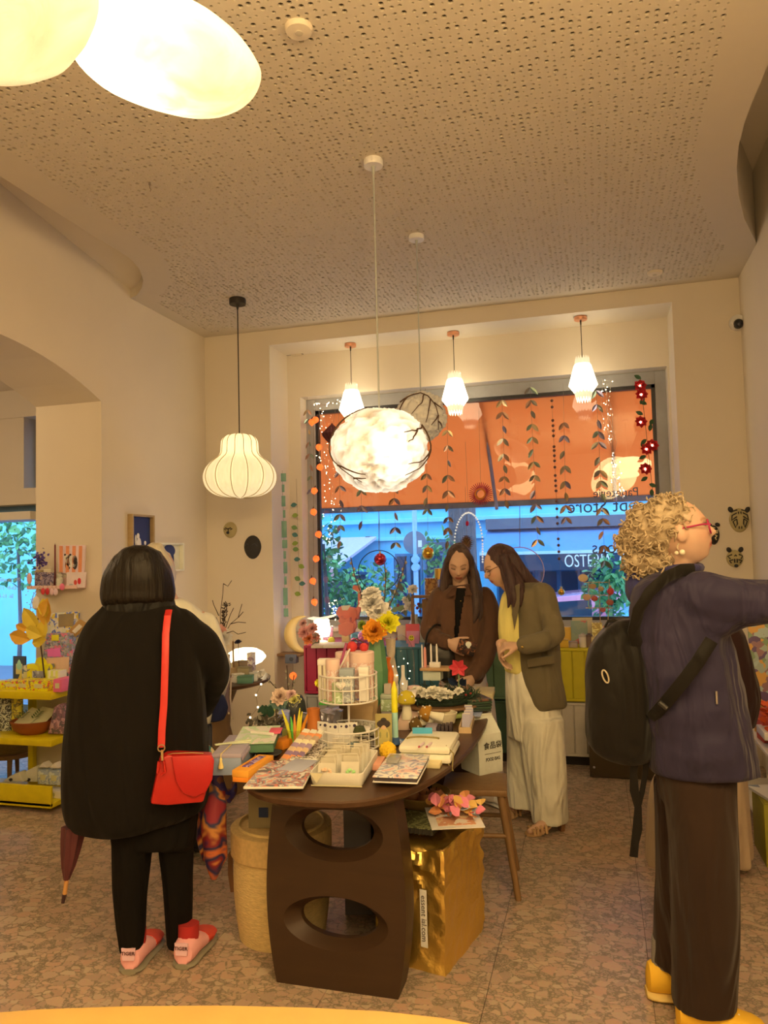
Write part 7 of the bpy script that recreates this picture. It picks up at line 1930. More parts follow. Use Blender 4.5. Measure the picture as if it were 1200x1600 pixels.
for x in(-.28,.28):MB().ball(R@V((x*w*.5,-.009,h*.62)),.0045,8,6).build('eye',mat('ink',(.02,.02,.02)),t)
MB().tube([R@V((w*.24*math.cos(a),-.009,h*.52+w*.24*math.sin(a)))for a in[PI*(1.1+.8*k/8)for k in range(9)]],.0022,5).build('mouth',mat('ink',(.02,.02,.02)),t)
# white bottle with magnolia
q=W(637,1002,z=CZ)+V((0,.25,0))
t=thing('flower_vase','white square bottle with pale magnolia flowers and dark leaves on the cabinet','vase',q);ztop=W(637,960,y=q.y).z-CZ
MB().lathe([(.045,0),(.048,ztop*.6),(.03,ztop*.75),(.032,ztop),(0,ztop)],12).build('bottle',mat('bottle_white2',C(190,168,130),.5),t)
fx=lambda px,py:W(px,py,y=q.y)-V((q.x,q.y,CZ))
for k,(px,py,r)in enumerate(((645,922,.055),(640,948,.06),(634,938,.04),(627,952,.035))):paper_flower(t,fx(px,py),r,mat('magnolia',C(214,176,150),.8),8,3,V((.1,-1,.7)),60+k)
b=MB()
for px,py,dx,dz in((630,925,-.5,1),(624,930,-1,.6),(637,944,.2,1),(630,946,.3,-1),(650,965,.6,-.6),(628,960,-.6,-.4),(652,948,1,.2)):b.leaf(fx(px,py),(dx,-.1,dz),(0,-1,0),.10,.045)
b.build('leaves',mat('dusky_leaf',C(88,84,56),.7),t);MB().tube([(0,0,ztop),fx(640,945),fx(646,922)],.004,6).build('stem',M_tw2,t)
b=MB()
for px,py in((620,950),(622,946),(654,944),(652,950),(656,955)):b.ball(fx(px,py),.014,8,6)
o=b.build('buds',mat('plum_bud',C(110,40,46),.6),t);o['kind']='stuff'
# dark framed mirror, gold cans
q=W(668,980,y=6.05)
t=thing('picture_frame','brown wooden frame standing on the sill left of the brown jacketed woman','frame',(q.x,6.05,CZ))
h0,h1=W(668,932,y=6.05).z-CZ,0;w_=.12
for z in(.012,h0):MB().box((0,0,z),(w_*2,.03,.024)).build('rail',M_bw2,t,bevel=.002)
for x in(-w_,w_):MB().box((x,0,h0/2),(.022,.03,h0)).build('stile',M_bw2,t,bevel=.002)
for k,(px,py1,py0,r,col,lab)in enumerate(((687,905,888,.045,(.75,.5,.12),'gold tin on top behind the brown jacketed woman'),(676,935,903,.065,(.42,.25,.07),'patterned brown gold tin below the gold tin'))):
 q=W(px,py1,y=6.2);z0=q.z;h=W(px,py0,y=6.2).z-z0
 t=thing('tin',lab,'tin',(q.x,6.2,z0));MB().lathe([(0,0),(r,0),(r,h-.006),(r*1.03,h-.006),(r*1.03,h),(0,h)],24).build('body',mat('gold_tin%d'%k,col,.28,.9)if k==0 else printm('tin_print',[C(150,96,36),C(110,60,26),C(176,126,60)],26,.35,'NOISE'),t)
qq=W(676,935,y=6.2);t=thing('display_stand','wooden display block under the gold tins on the sill','stand',(W(680,935,y=6.2).x,6.2,CZ));MB().box((0,0,(qq.z-CZ)/2),(.20,.14,qq.z-CZ-.002)).build('block',M_bw2,t,bevel=.003)
# goods on the yellow cabinet
M_k=[C(214,150,60),C(150,132,96),C(190,160,110),C(120,80,60)]
upright('sage green book with red flowers standing on the yellow cabinet',893,919,1006,970,printm('sage_flowers',[C(128,122,84),C(128,122,84),C(128,122,84),C(176,84,62),C(120,118,84)],22,.6),'book','book',.016,6)
upright('tall cream board behind the sage green book',895,927,1004,965,mat('cream_board',C(176,142,90),.7),'board','board',.01,4,dy=.05)
upright('orange card standing at the left on the yellow cabinet',876,893,1005,980,mat('orange_card4',C(224,140,40),.6),dy=.0)
upright('dark printed card left on the yellow cabinet',868,882,1004,975,mat('dark_print',C(120,78,62),.6),dy=.04)
upright('straw yellow packet at the right on the yellow cabinet',926,942,1007,973,printm('straw_print',[C(190,150,70),C(160,120,50),C(206,170,90)],20,.6,'NOISE'),'packet','packet',.03,3)
upright('orange bottle-shaped card behind the backpack handle',944,951,1004,978,mat('neon_orange',C(240,110,20),.5))
for k,(px,w,h,col,lab)in enumerate(((878,.10,.05,C(186,130,30),'flat ochre box on the yellow cabinet'),(893,.09,.035,C(150,116,84),'flat grey box on the yellow cabinet'),(911,.055,.10,C(196,160,116),'small owl jar on the yellow cabinet'),(921,.05,.10,C(110,76,50),'dark brown jar on the yellow cabinet'),(931,.06,.07,C(190,150,84),'woven straw box on the yellow cabinet'))):
 t=thing('jar' if 'jar' in lab else 'box',lab,'jar' if 'jar' in lab else 'box',W(px,1011,z=CZ)+V((0,.0,.0)))
 if 'jar' in lab:MB().lathe([(0,0),(w/2,0),(w/2,h*.75),(0,h*.75)],16).build('body',mat('jar_%d'%k,col,.5),t);MB().lathe([(w*.52,h*.75),(w*.52,h*.9),(.012,h*.93),(.012,h),(0,h)],16).build('lid',mat('jar_lid%d'%k,tuple(c*.7 for c in col),.5),t)
 else:MB().box((0,0,h/2),(w,.07,h)).build('body',mat('ybox_%d'%k,col,.7),t,bevel=.003);MB().box((0,0,h+.004),(w*.98,.068,.008)).build('lid',mat('ybox_lid%d'%k,tuple(c*.8 for c in col),.7),t,bevel=.002)
# ================================================================== corner table
ct=thing('round_table','round dark wooden pedestal table in the left corner','table',(-2.57,4.66,0))
ZR=.74
MB().lathe([(0,ZR-.03),(.37,ZR-.03),(.395,ZR-.02),(.40,ZR-.004),(.396,ZR),(0,ZR)],48).build('tabletop',M_wal,ct)
MB().lathe([(.24,0),(.24,.02),(.23,.24),(.15,.30),(.12,.42),(.13,.56),(.19,.70),(.19,.71),(0,.71)],36).build('pedestal',woodm('mango_wood',C(96,60,26),C(128,84,40),(4,4,1)),ct)
R_=lambda px,py:W(px,py,z=ZR)
t=thing('table_lamp','lit eye-shaped paper lamp on the round corner table','lamp',R_(383,1052)+V((0,.22,0)));t.location.x=W(384,1026,y=t.location.y).x;YL=t.location.y
l0,l1=W(355,1026,y=YL),W(412,1026,y=YL);zc_=l0.z-ZR;hw=(l1-l0).length/2;hh=W(383,1013,y=YL).z-W(383,1040,y=YL).z
MB().lathe([(hw,-.004),(hw*.8,-hh*.30),(hw*.4,-hh*.5),(0,-hh*.55)][::-1]+[(hw,.004),(hw*.85,hh*.26),(hw*.55,hh*.46),(hw*.25,hh*.52),(0,hh*.53)],40,(0,0,zc_)).build('shade',shade_mat('eye_paper',(1,.78,.44),3.4,amount=.15),t)
MB().lathe([(.06,0),(.06,.015),(.012,.03),(.012,zc_)],16).build('foot',M_bw2,t)
turned('bowl','beige stoneware bowl before the eye-shaped lamp','bowl',362,1061,[(0,0),(.05,0),(.075,.04),(.068,.085),(.06,.085),(.05,.02),(0,.015)],mat('stoneware',C(150,112,66),.8),z=ZR)
for k,(px,py,w,h,col,lab)in enumerate(((386,1062,.085,.085,C(140,112,66),'olive box right on the corner table'),(386,1066,.10,.04,C(88,110,70),'green tin low on the corner table'),(397,1064,.05,.05,C(190,160,116),'small cream box right on the corner table'),(372,1066,.07,.05,C(206,184,140),'crumpled white packet at the front of the corner table'),(375,1060,.08,.11,C(140,104,60),'brown card box in the middle of the corner table'),(391,1056,.055,.15,C(206,170,130),'pale patterned tin before the eye-shaped lamp'))):
 t=thing('box',lab,'box',R_(px,py)+V((0,.01*k-.03,0)),.3*k);MB().box((0,0,h/2),(w,w*.7,h)).build('body',mat('ctbox_%d'%k,col,.7)if k!=5 else printm('pale_print',[C(206,170,130),C(150,110,96),C(214,180,140)],40,.6),t,bevel=.003);MB().box((0,0,h+.004),(w+.003,w*.7+.003,.008)).build('lid',mat('ctlid_%d'%k,tuple(c*.85 for c in col),.7),t,bevel=.002)
for px,py0,lab in((365,1002,'tall brown candle on the corner table'),(363,1035,'short cream taper leaning on the corner table')):
 q=R_(px,1062);h=W(px,py0,y=q.y).z-ZR;t=thing('candle',lab,'candle',q);MB().cyl((0,0,0),(.0,0,h),.007,.006).build('wax',mat('brown_wax',C(120,78,36),.5)if py0<1010 else mat('cream_wax',C(196,166,110),.5),t);MB().cyl((0,0,h),(0,0,h+.01),.0012,n=5).build('wick',mat('wick',(.1,.1,.1)),t)
q=R_(374,1062);t=thing('dried_flower','single dark thistle on a thin stem on the corner table','flower',q);h=W(374,1005,y=q.y).z-ZR;MB().cyl((0,0,0),(-.005,0,h),.0025,n=6).build('stem',M_tw2,t);paper_flower(t,(-.005,0,h),.03,mat('thistle',C(52,42,44),.9),9,3,V((0,-.4,1)),77,'head')
t=thing('paper_bird','small white paper bird at the right edge of the corner table','ornament',R_(405,1060));b=MB()
for k in range(5):b.leaf((0,0,.02),(math.cos(k*1.3),math.sin(k*1.3)*.5,.5),(0,-1,.3),.06,.035)
b.build('wings',mat('white_paper',C(206,184,140),.8),t);MB().ball((0,0,.018),(.03,.016,.018)).build('body',mat('white_paper',(.8,.8,.8)),t)
# dried bouquet
q=R_(346,1062)+V((0,.06,0));t=thing('flower_vase','vase of dried branches with coral and white paper flowers on the corner table','vase',q)
g=lambda a,b_,dy=0:W(a,b_,y=q.y+dy)-q
MB().lathe([(0,0),(.04,0),(.05,.06),(.03,.13),(.034,.16),(0,.15)],20).build('vase',mat('beige_glaze',C(170,136,90),.5),t)
b=MB()
for pts in([(346,1010),(344,960),(348,930),(349,912)],[(349,912),(356,916),(362,907)],[(346,985),(338,965),(325,962),(312,963)],[(346,1000),(360,975),(372,965),(378,944)],[(360,975),(372,972),(384,973)],[(352,990),(364,986),(372,991),(384,988)],[(342,962),(334,945),(332,938)],[(372,965),(380,956)],[(346,1000),(360,960),(365,950)]):
 P=[g(a,c,random.uniform(-.03,.03))for a,c in pts];b.tube(P,[.0035]+[.0024]*(len(P)-1),5)
b.build('branches',M_tw2,t)
b=MB();rn=random.Random(12)
for k in range(120):tt=rn.random();p=g(347+7*tt,985-42*tt);b.leaf(p+V((rn.gauss(0,.008),rn.gauss(0,.008),0)),(rn.gauss(0,1),rn.gauss(0,1),.8),(0,-1,0),.022,.008)
b.build('dried_spike',mat('dried_dark',C(70,48,32),.9),t)
for k,(px,py,r,col)in enumerate(((338,985,.06,C(226,136,96)),(346,988,.045,C(222,130,92)),(349,998,.075,C(216,180,136)),(340,1004,.06,C(206,168,124)))):paper_flower(t,g(px,py,-.02),r,mat('dryfl_%d'%k,col,.8),12,4,V((.1,-1,.5)),80+k)
for k,px in enumerate((349,356,361)):
 a,c=W(px,1060,y=4.34),W(px-2,1105+8*k,y=4.34);t=thing('ribbon',('cream twine','mauve printed ribbon','pale ribbon')[k]+' hanging over the front of the corner table','ribbon',a);MB().tube([(0,.03,.006),(0,0,0),(-.005,-.003,(c.z-a.z)*.5),(.004,0,c.z-a.z)],.006+.006*(k==1),6,flat=.25,up=(1,0,0)).build('band',mat('ribbon_%d'%k,(C(186,150,96),C(110,80,66),C(176,140,100))[k],.8),t);MB().lathe([(.004,.004),(.006,-.01),(.0,-.012)],8,(.004,0,c.z-a.z)).build('knot',mat('ribbon_0',C(186,150,96)),t)
q=W(342,1215,z=0);
t=thing('plant_pot','green enamel pot with dark foliage on the floor before the corner table','plant',(-2.35,4.08,0));MB().lathe([(0,0),(.11,0),(.135,.30),(.125,.30),(.11,.27),(0,.27)],28).build('pot',mat('green_enamel',C(88,92,62),.4),t);b=MB();foliage(b,(0,0,.36),(.12,.12,.08),130,.05,31);b.build('foliage',[mat('dark_fol',C(46,52,26),.7),mat('dark_fol2',C(60,64,34),.7),mat('dark_fol3',C(38,44,22),.7)],t,False)
# string of tiny lights falling from the corner table
t=thing('fairy_lights','loose string of tiny lights hanging below the corner table','lights',R_(408,1068));b=MB();w_=MB();P=[W(a,c,y=4.55)-R_(408,1068)for a,c in((408,1069),(400,1086),(403,1105),(391,1121),(395,1140))];w_.tube(P,.0012,4);w_.build('wire',mat('fine_wire',(.3,.22,.12),.4,.8),t)
for p in P:b.ball(p,.006,6,5)
o=b.build('bulbs',shade_mat('fairy_bulb',(1,.8,.45),12,amount=.01),t);o['kind']='stuff'
# ================================================================== yellow rack in the arch
M_ye=mat('yellow_lacquer',C(196,152,6),.4);RX0,RX1,RY0,RY1=-4.55,-3.33,4.0,4.40
rk=thing('shelf_rack','yellow lacquered open rack standing in the arch','shelf',((RX0+RX1)/2,RY0,0));cx=(RX0+RX1)/2
def rb(nm,x0,x1,y0,y1,z0,z1,bev=.003):return MB().bx(x0-cx,x1-cx,y0-RY0,y1-RY0,z0,z1).build(nm,M_ye,rk,bevel=bev)
S1,S2,S3=.745,.45,.06
rb('shelf',RX0,RX1,RY0,RY1,S1-.045,S1);rb('shelf',RX0,RX1,RY0,RY1,S2-.04,S2);rb('shelf',RX0,RX1,RY0,RY1,.03,S3);rb('front_board',RX0,RX1,RY0,RY0+.018,.04,.165)
for x in(-3.80,RX1-.03):rb('post',x-.02,x+.02,RY1-.04,RY1,S3,S1-.04)
rb('post',RX0,RX0+.04,RY0,RY0+.04,S3,S1-.04)
for x in(RX0+.1,-3.75,RX1-.1):MB().cyl((x-cx,.2,0),(x-cx,.2,.03),.02).build('foot',mat('foot_brown',C(90,50,26),.6),rk)
def rbox(label,px0,px1,py1,py0,d,m,z=S1,y=RY0+.08,name='box',lid=None,rz=0):
 a,c=W(px0,py1,y=y),W(px1,py1,y=y);h=W(px0,py0,y=y).z-W(px0,py1,y=y).z
 t=thing(name,label,'box' if 'bag' not in name else 'bag',((a.x+c.x)/2,y+d/2,z),rz);MB().box((0,0,h/2),(c.x-a.x,d,h)).build('body',m,t,bevel=.002)
 if lid is not None:MB().box((0,0,h+.002),(c.x-a.x-.006,d-.006,.004)).build('lid',lid,t)
 else:MB().box((0,-d/2-.0008,h*.5),((c.x-a.x)*.5,.0012,h*.4)).build('label',mat('rack_label',C(190,160,90),.6),t,False)
 return t
M_yp=printm('yellow_print',[C(214,176,14),C(206,166,10),C(214,176,20),C(150,110,60),C(214,176,16),C(196,70,40)],70,.5)
rbox('long flat yellow box left on the top shelf of the yellow rack',0,35,1078,1066,.10,M_yp,rz=.06)
rbox('yellow printed box in front of the yellow display',24,46,1078,1062,.10,M_yp,y=RY0+.04);rbox('yellow box with a red fox at the middle of the top shelf',47,73,1078,1062,.12,M_yp,y=RY0+.04)
t=rbox('yellow display box with a rounded header on the top shelf',42,78,1074,1040,.05,printm('ornate_yellow',[C(214,180,14),C(214,180,14),C(120,104,80),C(200,160,20)],34,.5),y=RY0+.20);z=W(60,1040,y=RY0+.2).z-W(60,1074,y=RY0+.2).z;MB().cyl((0,-.004,z+.0),(0,.004,z+.0),.045,n=24).build('header',mat('header_yellow',C(216,180,14),.5),t);MB().box((0,-.028,z*.45),(.09,.004,z*.5)).build('window',printm('window_print',[C(140,120,100),C(100,90,90),C(170,150,120)],40,.4),t)
rbox('pink box at the right of the top shelf beside the black coat',83,96,1077,1057,.12,mat('hot_pink',C(216,84,90),.5),y=RY0+.03);rbox('white and lime carton behind the pink box',73,93,1074,1046,.07,printm('lime_stripe',[C(206,180,120),C(196,186,70),C(206,180,120),C(190,170,60)],14,.5,'X'),y=RY0+.13)
def pouch(label,pts,y,m,z0=None,th=.05,name='gift_bag',kids=()):
 P=[W(a,c,y=y)for a,c in pts];c=sum(P,V())/len(P);zb=min(p.z for p in P);t=thing(name,label,'bag',(c.x,y,zb));b=MB();o=V((c.x,y,zb));b.loft([[p-o+V((0,d,0))for p in P]for d in(0,th)]);b.build('body',m,t,bevel=.006)
 for nm,pp,mm in kids:b=MB();Q=[W(a,c_,y=y)-o for a,c_ in pp];b.loft([[p+V((0,d,0))for p in Q]for d in(-.004,0)]);b.build(nm,mm,t)
 return t
M_flb=printm('busy_floral',[C(120,104,90),C(150,124,110),C(96,84,80),C(170,140,110),C(196,90,90),C(130,120,90),C(110,110,120)],60,.6)
pouch('floral gift bag with yellow badge and pink patch behind the yellow boxes',[(64,1040),(72,990),(112,990),(112,1040),(110,1072),(68,1072)],RY0+.27,M_flb,kids=(('badge',[(81,992),(92,992),(92,1001),(81,1001)],mat('badge_yellow',C(206,180,30),.6)),('pink_patch',[(74,1014),(94,1012),(95,1026),(75,1026)],mat('patch_pink',C(216,90,120),.6)),('peach_panel',[(73,1028),(108,1026),(108,1050),(73,1050)],mat('panel_peach',C(206,150,100),.6))))
pouch('clear bag with blue and yellow flowers printed on white, on the top shelf',[(72,990),(80,958),(118,956),(116,990),(112,1072),(74,1072)],RY0+.345,printm('clear_print',[C(206,180,130),C(206,180,130),C(196,170,120),C(96,100,130),C(206,180,130),C(210,160,50)],45,.25),kids=(('silver_top',[(92,960),(116,958),(115,978),(92,980)],mat('silver_top',(.7,.66,.55),.25,.7)),))
pouch('kraft card with a white label leaning beside the black coat',[(106,986),(124,967),(136,974),(118,996)],RY0+.29,mat('kraft2',C(160,110,50),.8),th=.008,name='card',kids=(('label',[(113,986),(124,975),(129,979),(118,990)],mat('label_white',C(206,180,130))),))
# yellow branch in a small holder
q=W(70,1016,y=RY0+.16);q.z=S1
t=thing('autumn_branch','branch with big yellow paper leaves standing at the left of the top shelf','branch',q);g=lambda a,c,dy=0:W(a,c,y=q.y+dy)-q
MB().lathe([(.05,0),(.05,.012),(.012,.02),(.01,.06),(0,.06)],20).build('foot',mat('dark_iron',C(70,50,30),.5),t)
MB().tube([(0,0,.05),g(64,1010),g(62,990),g(56,975),g(64,955)],.005,6).build('twig',M_tw2,t)
for k,(px,py,dx,dz,L)in enumerate(((62,985,-.6,.8,.19),(70,978,.2,1,.19),(72,965,-.1,1,.13),(64,965,.5,1,.13),(66,1000,.25,1,.15),(44,985,-1,.4,.10),(40,982,1,-.35,.15),(48,1000,-.8,.2,.16),(50,1005,.9,.2,.13),(68,960,.4,.9,.10))):
 b=MB().leaf(g(px,py,-.01*(k%4)),(dx,-.1,dz),(.1*(k%3-1),-1,.1),L,L*.62,.18);b.build('leaf',mat('yellow_leaf%d'%(k%2),(C(224,158,40),C(206,136,34))[k%2],.7),t)
rbox('patterned vase-like jar at the far left of the top shelf',34,46,1040,1010,.08,printm('jar_pat',[C(150,130,90),C(96,96,84),C(190,160,110)],36,.5),y=RY0+.22,name='jar')
turned('pear_ornament','yellow pear beside the patterned jar on the top shelf','ornament',38,1068,[(0,0),(.03,.01),(.038,.035),(.026,.07),(.014,.095),(0,.1)],mat('pear',C(196,156,50),.6),z=S1)
t=rbox('dark card with a pale drop behind the rack\'s left end',20,40,1068,1028,.01,mat('slate_card',C(58,62,66),.6),y=RY0+.33,name='drop_card');MB().lathe([(0,0),(.02,.012),(.024,.03),(.012,.06),(0,.075)],16,(0,-.006,.08),sy=.15).build('drop',mat('drop_pale',C(150,170,140),.5),t)
# middle shelf
for k,(px0,px1,m,lab)in enumerate(((2,19,printm('bw_floral',[C(196,172,120),C(70,60,44),C(190,166,116),C(80,70,50)],30,.5,'NOISE'),'cream roll with black leaf print on the middle rack shelf'),(20,34,printm('yel_floral',[C(206,168,40),C(206,168,40),C(120,100,40),C(196,150,40)],30,.5,'NOISE'),'yellow floral roll on the middle rack shelf'))):
 a=W((px0+px1)/2,1142,y=RY0+.2);t=thing('paper_roll',lab,'roll',(a.x,RY0+.2,S2));r=(W(px1,1142,y=RY0+.2).x-W(px0,1142,y=RY0+.2).x)/2;MB().lathe([(r,0),(r,.24),(r*.7,.24),(r*.7,.02),(0,.02)],22).build('roll',m,t)
q=W(46,1146,y=RY0+.12);t=thing('bowl','wide terracotta bowl holding seed packets on the middle rack shelf','bowl',(q.x,RY0+.15,S2));MB().lathe([(0,.006),(.08,0),(.13,.03),(.155,.085),(.148,.088),(.12,.04),(0,.02)],36,sx=.95,sy=.8).build('wall',mat('terracotta',C(128,56,16),.6),t)
for k in range(2):
 s=thing('seed_packet',('cream seed packet with a green sprig lying in the terracotta bowl','beige seed packet behind it in the terracotta bowl')[k],'packet',(q.x-.02+.07*k,RY0+.13+.04*k,S2+.07),.2*k);R=MX.Rotation(rad(32),3,'X')@MX.Rotation(rad(-14),3,'Z');MB().box((0,0,.03),(.12,.17,.004),R=R).build('packet',mat('seed_paper',C(196,166,104),.7),s)
 b=MB()
 for j in range(9):b.leaf(R@V((-.01,-.05+.008*j,.035))+V((0,-.0,.03)),R@V((1 if j%2 else-1,.6,.1)),R@V((0,0,1)),.035,.009)
 b.build('sprig',mat('sprig_green',C(84,88,40),.7),s)
pouch('clear bag of pink confetti beside the black coat on the middle shelf',[(74,1147),(84,1105),(92,1100),(100,1104),(100,1147)],RY0+.12,printm('confetti',[C(150,96,80),C(120,80,70),C(176,120,100),C(96,74,60)],50,.25),th=.06)
# lower shelf
t=thing('woven_basket','brown woven rope basket at the left below the middle rack shelf','basket',(W(20,1195,y=RY0+.62).x,RY0+.62,.19));MB().lathe([(0,0),(.13,0),(.15,.1),(.145,.24),(.135,.24),(.13,.02),(0,.02)],36).build('wall',mat('rope_brown',C(120,84,36),.9,var=.3,vs=50,st=(.7,.7,3),bump=1,bs=50,bd=.01),t)
t=thing('side_table','low wooden stool under the woven rope basket behind the rack','stool',(W(20,1195,y=RY0+.62).x,RY0+.62,0));MB().lathe([(0,.16),(.17,.16),(.17,.188),(0,.188)],28).build('seat',M_bw2,t)
for a in(.5,2.1,3.7,5.3):MB().cyl((.13*math.cos(a),.13*math.sin(a),.16),(.15*math.cos(a),.15*math.sin(a),0),.018,.014).build('leg',M_bw2,t)
for k in range(2):
 t=rbox('white carton with a mountain print, %s on the bottom rack shelf'%('left' if k==0 else 'right, half behind the coat'),59+17*k,75+17*k,1206,1184,.06,printm('mountain',[C(196,172,124),C(150,140,116),C(190,166,120),C(120,116,100)],18,.6,'NOISE'),z=S3+.075,y=RY0+.12);MB().prism([(-.03,0),(.03,0),(0,.03)],-.03,.03,MX.Translation((0,0,.108))@MX.Rotation(PI/2,4,'X')).build('gable',CREAM,t)
rbox('flat white display tray under the mountain cartons',57,96,1217,1206,.09,CREAM,z=S3,y=RY0+.10)
for k in range(2):
 pts=([(2,1222),(16,1212),(30,1206),(36,1222)],[(30,1222),(34,1208),(58,1196),(58,1222)])[k]
 pouch(('left','right')[k]+' white paper cone bag with a black dot on the bottom rack shelf',pts,RY0+.08+.05*k,mat('cone_paper',C(184,156,106),.8),th=.06,kids=(('dot',[(pts[0][0]+12,1218),(pts[0][0]+14,1216),(pts[0][0]+17,1216),(pts[0][0]+18,1219),(pts[0][0]+15,1221)],mat('ink',(.02,.02,.02))),))
# ================================================================== ledge on the arch's jamb
LZ=W(95,917,y=AY1).z;l0,l1=W(58,917,y=AY1).x,W(135,917,y=AY1).x
t=thing('wall_shelf','small pink wall ledge with a rail on the arch\'s jamb','shelf',((l0+l1)/2,AY1,LZ));w=l1-l0
M_lp=mat('blush_metal',C(206,150,110),.6);MB().box((0,-.05,-.005),(w,.10,.01)).build('ledge',M_lp,t,bevel=.002);MB().box((0,-.003,.03),(w,.006,.07)).build('back',M_lp,t);MB().box((.0,-.098,.006),(w,.005,.016)).build('lip',M_lp,t)
def ledge_flat(label,pts,y,m,th=.004,name='card',cat='card',kids=()):
 P=[W(a,c,y=y)for a,c in pts];c=sum(P,V())/len(P);zb=min(p.z for p in P);o=V((c.x,y,zb));t=thing(name,label,cat,o);b=MB();b.loft([[p-o+V((0,d,0))for p in P]for d in(0,th)]);b.build('board',m,t)
 for nm,pp,mm in kids:b=MB();Q=[W(a,c_,y=y)-o for a,c_ in pp];b.loft([[p+V((0,d,0))for p in Q]for d in(-.002,0)]);b.build(nm,mm,t,False)
 return t
def ell(cx_,cy_,rx,ry,n=16):return[(cx_+rx*math.cos(2*PI*k/n),cy_+ry*math.sin(2*PI*k/n))for k in range(n)]
M_o1=mat('stripe_orange',C(228,116,60),.6);M_blk=mat('print_black',C(40,34,28),.7);M_wht=mat('print_white',C(216,190,140),.7)
stripes=[('stripe',[(93+10.2*k,853),(98+10.2*k,853),(98+9.8*k,895),(93+9.8*k,895)],M_o1)for k in range(4)]
ledge_flat('square card with orange stripes and a panda on the wall ledge',[(92,852),(133,852),(131,896),(91,896)],AY1-.02,mat('panda_card',C(214,160,130),.6),.012,'panda_card','card',
 stripes+[('panda_shape',ell(112,877,9,10),M_wht),('panda_shape',ell(117,879,4,11),M_blk),('panda_shape',ell(106,883,4,8),M_blk),('panda_shape',ell(106,872,6,6),M_wht),('panda_shape',ell(102,867,1.8,1.8,8),M_blk),('panda_shape',ell(110,867,1.8,1.8,8),M_blk),('panda_shape',ell(104,873,1,1.5,8),M_blk)])
ledge_flat('small dark patterned card on the wall ledge',[(55,894),(84,894),(83,915),(55,915)],AY1-.09,printm('marble_print',[C(96,70,70),C(140,110,96),C(70,54,60),C(160,120,90)],30,.5,'NOISE'))
ledge_flat('blush pink card with earrings on the wall ledge',[(104,894),(135,894),(132,918),(104,918)],AY1-.09,mat('blush_board',C(216,164,130),.6),kids=(('red_drop',ell(118,910,2.4,4),mat('drop_red',C(186,60,40),.4)),('red_drop',ell(124,908,2.6,5),mat('drop_red2',C(190,40,36),.4)),('silver_heart',ell(111,915,3.4,3),mat('drop_silver',C(170,140,110),.3))))
q=W(86,884,y=AY1-.05);t=thing('candle','thin dark red taper on the wall ledge','candle',(q.x,AY1-.05,LZ));h=W(86,850,y=AY1-.05).z-LZ;MB().lathe([(.02,0),(.02,.03),(.006,.035),(.005,h*.97),(.001,h)],10).build('wax',mat('red_taper',C(96,26,22),.5),t);MB().cyl((0,0,h),(0,0,h+.006),.001,n=5).build('wick',mat('wick',(.1,.1,.1)),t)
for px,r,h_,col,lab in((61,.028,.12,C(150,116,66),'kraft cylinder box at the left on the wall ledge'),(74,.03,.13,C(206,170,116),'cream cube box on the wall ledge'),(93,.024,.10,C(190,164,116),'white cat bottle on the wall ledge')):
 q=W(px,915,y=AY1-.055);t=thing('box' if 'box' in lab else 'bottle',lab,'box' if 'box' in lab else 'bottle',(q.x,AY1-.055,LZ));MB().lathe([(0,0),(r,0),(r*1.02,h_*.6),(r*.6,h_*.7),(r*.9,h_*.85),(0,h_)]if 'cat' in lab else[(0,0),(r,0),(r,h_),(0,h_)],4 if 'cube' in lab else 18).build('body',mat('ledge_%d'%px,col,.7),t,not 'cube' in lab);MB().lathe([(r*.8,h_),(r*.8,h_+.004),(0,h_+.004)],14).build('top',mat('ledge_top',C(176,140,90),.7),t)
q=W(62,886,y=AY1-.055);t=thing('dried_flower','bunch of violet dried flowers at the left on the wall ledge','flower',(q.x,AY1-.055,LZ+.125));b=MB();rn=random.Random(2);g=lambda a,c:W(a,c,y=AY1-.055)-V(t.location)
b.tube([(0,0,0),g(62,868)],.003,5);b.build('stem',M_tw2,t);b=MB()
for k in range(60):p=g(63+rn.gauss(0,5),873+rn.gauss(0,6));b.leaf(p,(rn.gauss(0,1),rn.gauss(0,1),rn.gauss(0,1)),(0,-1,.2),.022,.02)
b.build('petals',mat('violet',C(78,52,84),.8),t)
for k,(px,py,col,lab)in enumerate(((67,924,C(190,50,40),'left red glass drop hanging under the wall ledge'),(74,924,C(176,36,34),'right red glass drop hanging under the wall ledge'),(81,925,C(214,150,120),'left pale pink drop hanging under the wall ledge'),(87,925,C(214,156,126),'right pale pink drop hanging under the wall ledge'),(97,917,C(226,90,90),'pink heart hanging on the wall ledge\'s rail'),(46,904,C(214,140,110),'peach paper shape at the left end of the wall ledge'))):
 q=W(px,py,y=AY1-.105);t=thing('pendant',lab,'ornament',q);MB().ball((0,0,0),(.021 if k>3 else .017,.007,.024 if k!=5 else .04),14,9).build('drop',mat('pendant_%d'%k,col,.4),t);MB().cyl((0,0,.02),(0,.008,W(px,916,y=AY1-.1).z-q.z+.03),.001,n=5).build('thread',mat('fine_wire',(.3,.2,.1)),t)
t=thing('ornament_garland','glittery garland with a small white dog pendant under the wall ledge','garland',W(56,945,y=AY1-.1));g=lambda a,c:W(a,c,y=AY1-.1)-V(t.location);b=MB();b.tube([g(60,918),g(52,930),g(48,945),g(46,960),g(42,975)],.002,5);b.build('wire',mat('gold_bead',(.8,.6,.3)),t);b=MB();b.lathe([(0,0),(.03,.012),(.034,.045),(.022,.085),(0,.10)],16,tuple(g(57,953)),sy=.5);b.build('dog',mat('white_felt',C(210,190,150)),t);b=MB();rn=random.Random(3)
for k in range(40):b.ball(g(52+rn.gauss(0,6),945+rn.gauss(0,14)),.004,6,4)
